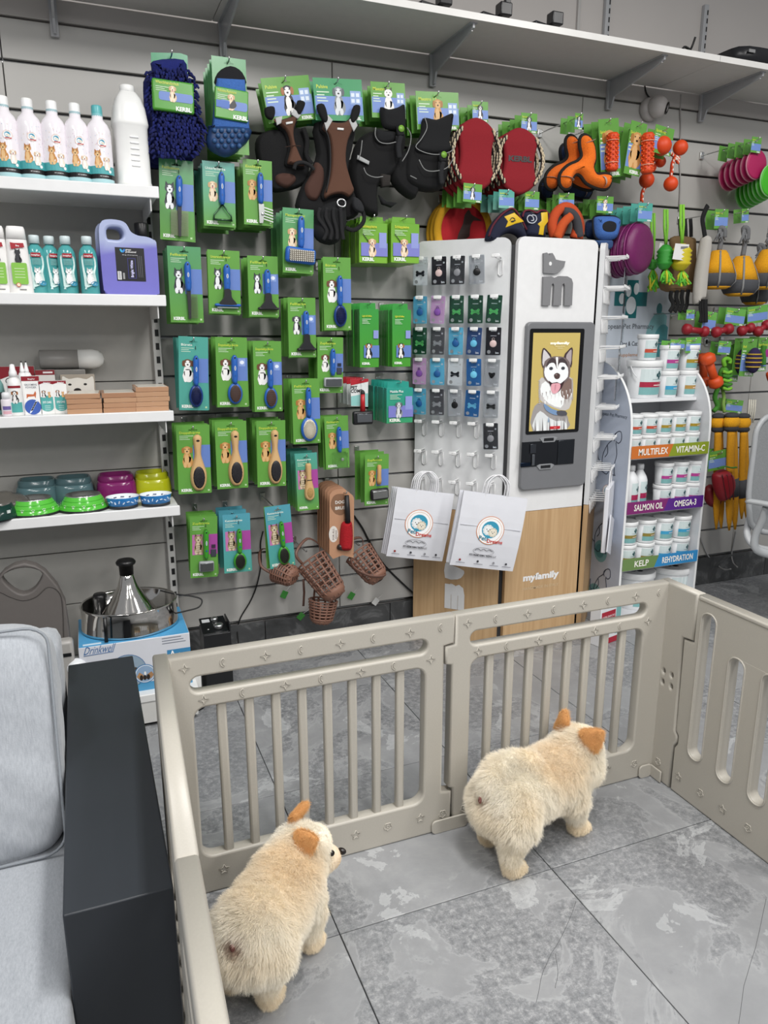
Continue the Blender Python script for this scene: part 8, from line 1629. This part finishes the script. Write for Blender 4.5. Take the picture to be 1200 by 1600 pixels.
def puppy(label, loc, rz, S, head_yaw, head_pitch, feet, seed, hz, sx):
    """local: x forward, y left, z up; S overall scale; feet: hind right, hind left, front right, front left (local x, y)"""
    t = thing('puppy', label, 'puppy', loc, None, rz)
    H = V((.15*sx, 0, hz)); HR = MX.Rotation(head_yaw, 4, 'Z') @ MX.Rotation(head_pitch, 4, 'Y')
    def hd(x, y, z): return H+(HR @ V((x, y, z)))
    P = [('e', (-.075*sx, 0, .178), (.082, .084, .078)), ('e', (-.01*sx, 0, .178), (.105*sx, .08, .074)), ('e', (.07*sx, 0, .178), (.085, .082, .082)), ('e', (-.105*sx, 0, .168), (.06, .076, .078)),
         ('e', (.115*sx, 0, .195*.5+hz*.43), (.07, .072, .078)), ('e', tuple(hd(0, 0, 0)), (.066, .07, .066), HR), ('e', tuple(hd(-.01, 0, -.025)), (.07, .078, .06), HR),
         ('c', tuple(hd(.045, 0, -.016)), .038, tuple(hd(.068, 0, -.02)), .032), ('e', tuple(hd(.03, 0, .03)), (.04, .05, .03), HR)]
    hips = [(-.085*sx, -.048), (-.085*sx, .048), (.09*sx, -.045), (.09*sx, .045)]
    for i, ((hx, hy), (fx, fy)) in enumerate(zip(hips, feet)):
        if i < 2:
            P += [('e', (hx*.6+fx*.4, hy*.5+fy*.5, .15), (.052, .046, .056)), ('c', (hx*.4+fx*.6, hy*.4+fy*.6, .125), .038, (fx-.008, fy, .05), .024), ('c', (fx-.008, fy, .05), .024, (fx, fy, .022), .0235), ('e', (fx+.014, fy, .017), (.032, .026, .019))]
        else:
            P += [('c', (hx, hy, .13), .042, (fx-.002, fy, .05), .026), ('c', (fx-.002, fy, .05), .026, (fx, fy, .022), .024), ('e', (fx+.014, fy, .017), (.032, .027, .019))]
        for q in (-1, 0, 1): P.append(('e', (fx+.035, fy+q*.013, .012), (.012, .0085, .0115)))
    # the tail lies curled over the back
    tp = [V((-.155, .0, .205)), V((-.145, .01, .245)), V((-.105, .02, .262)), V((-.06, .015, .26)), V((-.02, 0, .255))]
    if seed == 2: P += [('c', tuple(a), .026, tuple(b), .026) for a, b in zip(tp[1:], tp[2:])]
    ecs = [hd(-.012, s_*.052, .062) for s_ in (-1, 1)]
    nose = hd(.099, 0, -.006); ra = V((-.168*sx, 0, .205))
    def colf(p):
        n = NZ.noise(p*14+V((seed, 0, 0)))*.5+.5
        c = mix('#fffbf0', '#fdefd4', min(1, max(0, n*.9)))
        back = max(0, 1-((p-V((.06, -.02, .25))).length/.11)); c = mix(c, '#f6d9ae', min(.5, back*.8))
        if seed == 1: c = mix(c, '#f8e3c0', min(.45, max(0, 1-((p-V((-.02, 0, .25))).length/.12))*.9))
        if p.z < .07: c = mix(c, '#f8e6c6', min(.7, (.07-p.z)*16))
        hl = HR.to_3x3().inverted() @ (p-H)
        if hl.x > .06: c = mix(c, '#e3c094', min(.6, (hl.x-.06)*18))
        r_ = (p-ra).length
        if r_ < .03: c = mix(c, '#a9806a', min(.8, (.03-r_)*45))
        return c
    me = organic(P, None, colf); me.transform(MX.Scale(S, 4))
    body = bpy.data.objects.new('body', me); link(body, t)
    # ears: rounded tan triangles
    for s_ in (-1, 1):
        vsum = MB(); o_ = smooth_loop([(-.034, 0), (-.026, .03), (-.004, .057), (.006, .056), (.026, .03), (.034, 0), (.0, -.014)], 3)
        vsum.puff(o_, .011, .016, '#e4b074', back=.5)
        base = ecs[0 if s_ < 0 else 1]; ax = V((.66, s_*.42, .62)).normalized(); nn = V((-.75, s_*.5, .35)); nn = (nn-ax*nn.dot(ax)).normalized(); bb = ax.cross(nn)
        vs = [(base+HR.to_3x3() @ (bb*v.x*.95-nn*v.y+ax*(v.z*.88-.010)))*S for v in vsum.v]; e = MB(); e.byte = True; e.add(vs, vsum.f, '#e4b074', True)
        eo = e.build('ear', 'fur', t, label='tan ear'); hair(eo, 1100, .0065*S, .0, seed+3, child=6, rad=.00055)
    def nz(m): m.ell(nose*S, (.008*S, .012*S, .009*S), '#1c1614', 12, 8)
    sub('nose', nz, 'gloss', t)
    for s_ in (-1, 1): sub('eye', lambda m: m.ell(hd(.066, s_*.028, .012)*S, (.0075*S,)*3, '#120d0b', 12, 8), 'gloss', t)
    sub('bottom_spot', lambda m: m.ell(V((-.170*sx+.004*(sx-1), .0, .205))*S, (.004*S, .006*S, .010*S), '#7a4a44', 10, 8), 'skin', t)
    # coat: longer on rump and ruff, short on face and paws
    vg = body.vertex_groups.new(name='coat'); L_ = {}
    for v in me.vertices:
        p = v.co/S; hl = HR.to_3x3().inverted() @ (p-H); k = 1.0
        if p.z < .135: k = .32+.68*max(0, (p.z-.04)/.095)**1.7
        if hl.x > .02 and (p-H).length < .13: k = min(k, max(.12, .75-(hl.x-.02)*11))
        if (p-ra).length < .028: k = min(k, .5)
        L_.setdefault(round(max(.08, k), 1), []).append(v.index)
    for k, ids in L_.items(): vg.add(ids, k, 'REPLACE')
    hair(body, 8000, .030*S, .0, seed, 'coat', child=16)
    return t
def hair(o, n, length, tilt, seed, group=None, child=8, rad=.00055):
    md = o.modifiers.new('coat', 'PARTICLE_SYSTEM'); ps = o.particle_systems[-1]; st = ps.settings; ps.seed = seed
    st.type = 'HAIR'; st.use_advanced_hair = True; st.count = n; st.hair_step = 4; st.render_step = 3; st.display_step = 3; st.hair_length = length
    st.emit_from = 'FACE'; st.use_even_distribution = True; st.use_modifier_stack = False
    st.normal_factor = length*.17; st.factor_random = length*.075; st.object_align_factor = (-length*.07, 0, -length*.075); st.brownian_factor = 0
    st.child_type = 'INTERPOLATED'; st.rendered_child_count = child; st.child_percent = 1; st.clump_factor = .28; st.clump_shape = -.2; st.roughness_1 = .004; st.roughness_1_size = .4; st.roughness_endpoint = .013; st.roughness_2 = .006
    st.root_radius = 1; st.tip_radius = .25; st.radius_scale = rad; st.material = 1
    if group: ps.vertex_group_length = group
DOG1 = puppy('cream chow puppy at left, rump towards the viewer, head turned right', (.295, 1.395, 0), .83, .98, -.95, .12,
      [(-.092, -.035), (-.085, .06), (.075, -.055), (.09, .05)], 1, .198, 1.0)
DOG2 = puppy('cream chow puppy at right, facing away and looking out through the bars', (1.072, 1.548, 0), .22, 1.02, -.02, .0,
      [(-.138, -.068), (-.105, .06), (.13, -.05), (.13, .05)], 2, .222, 1.16)
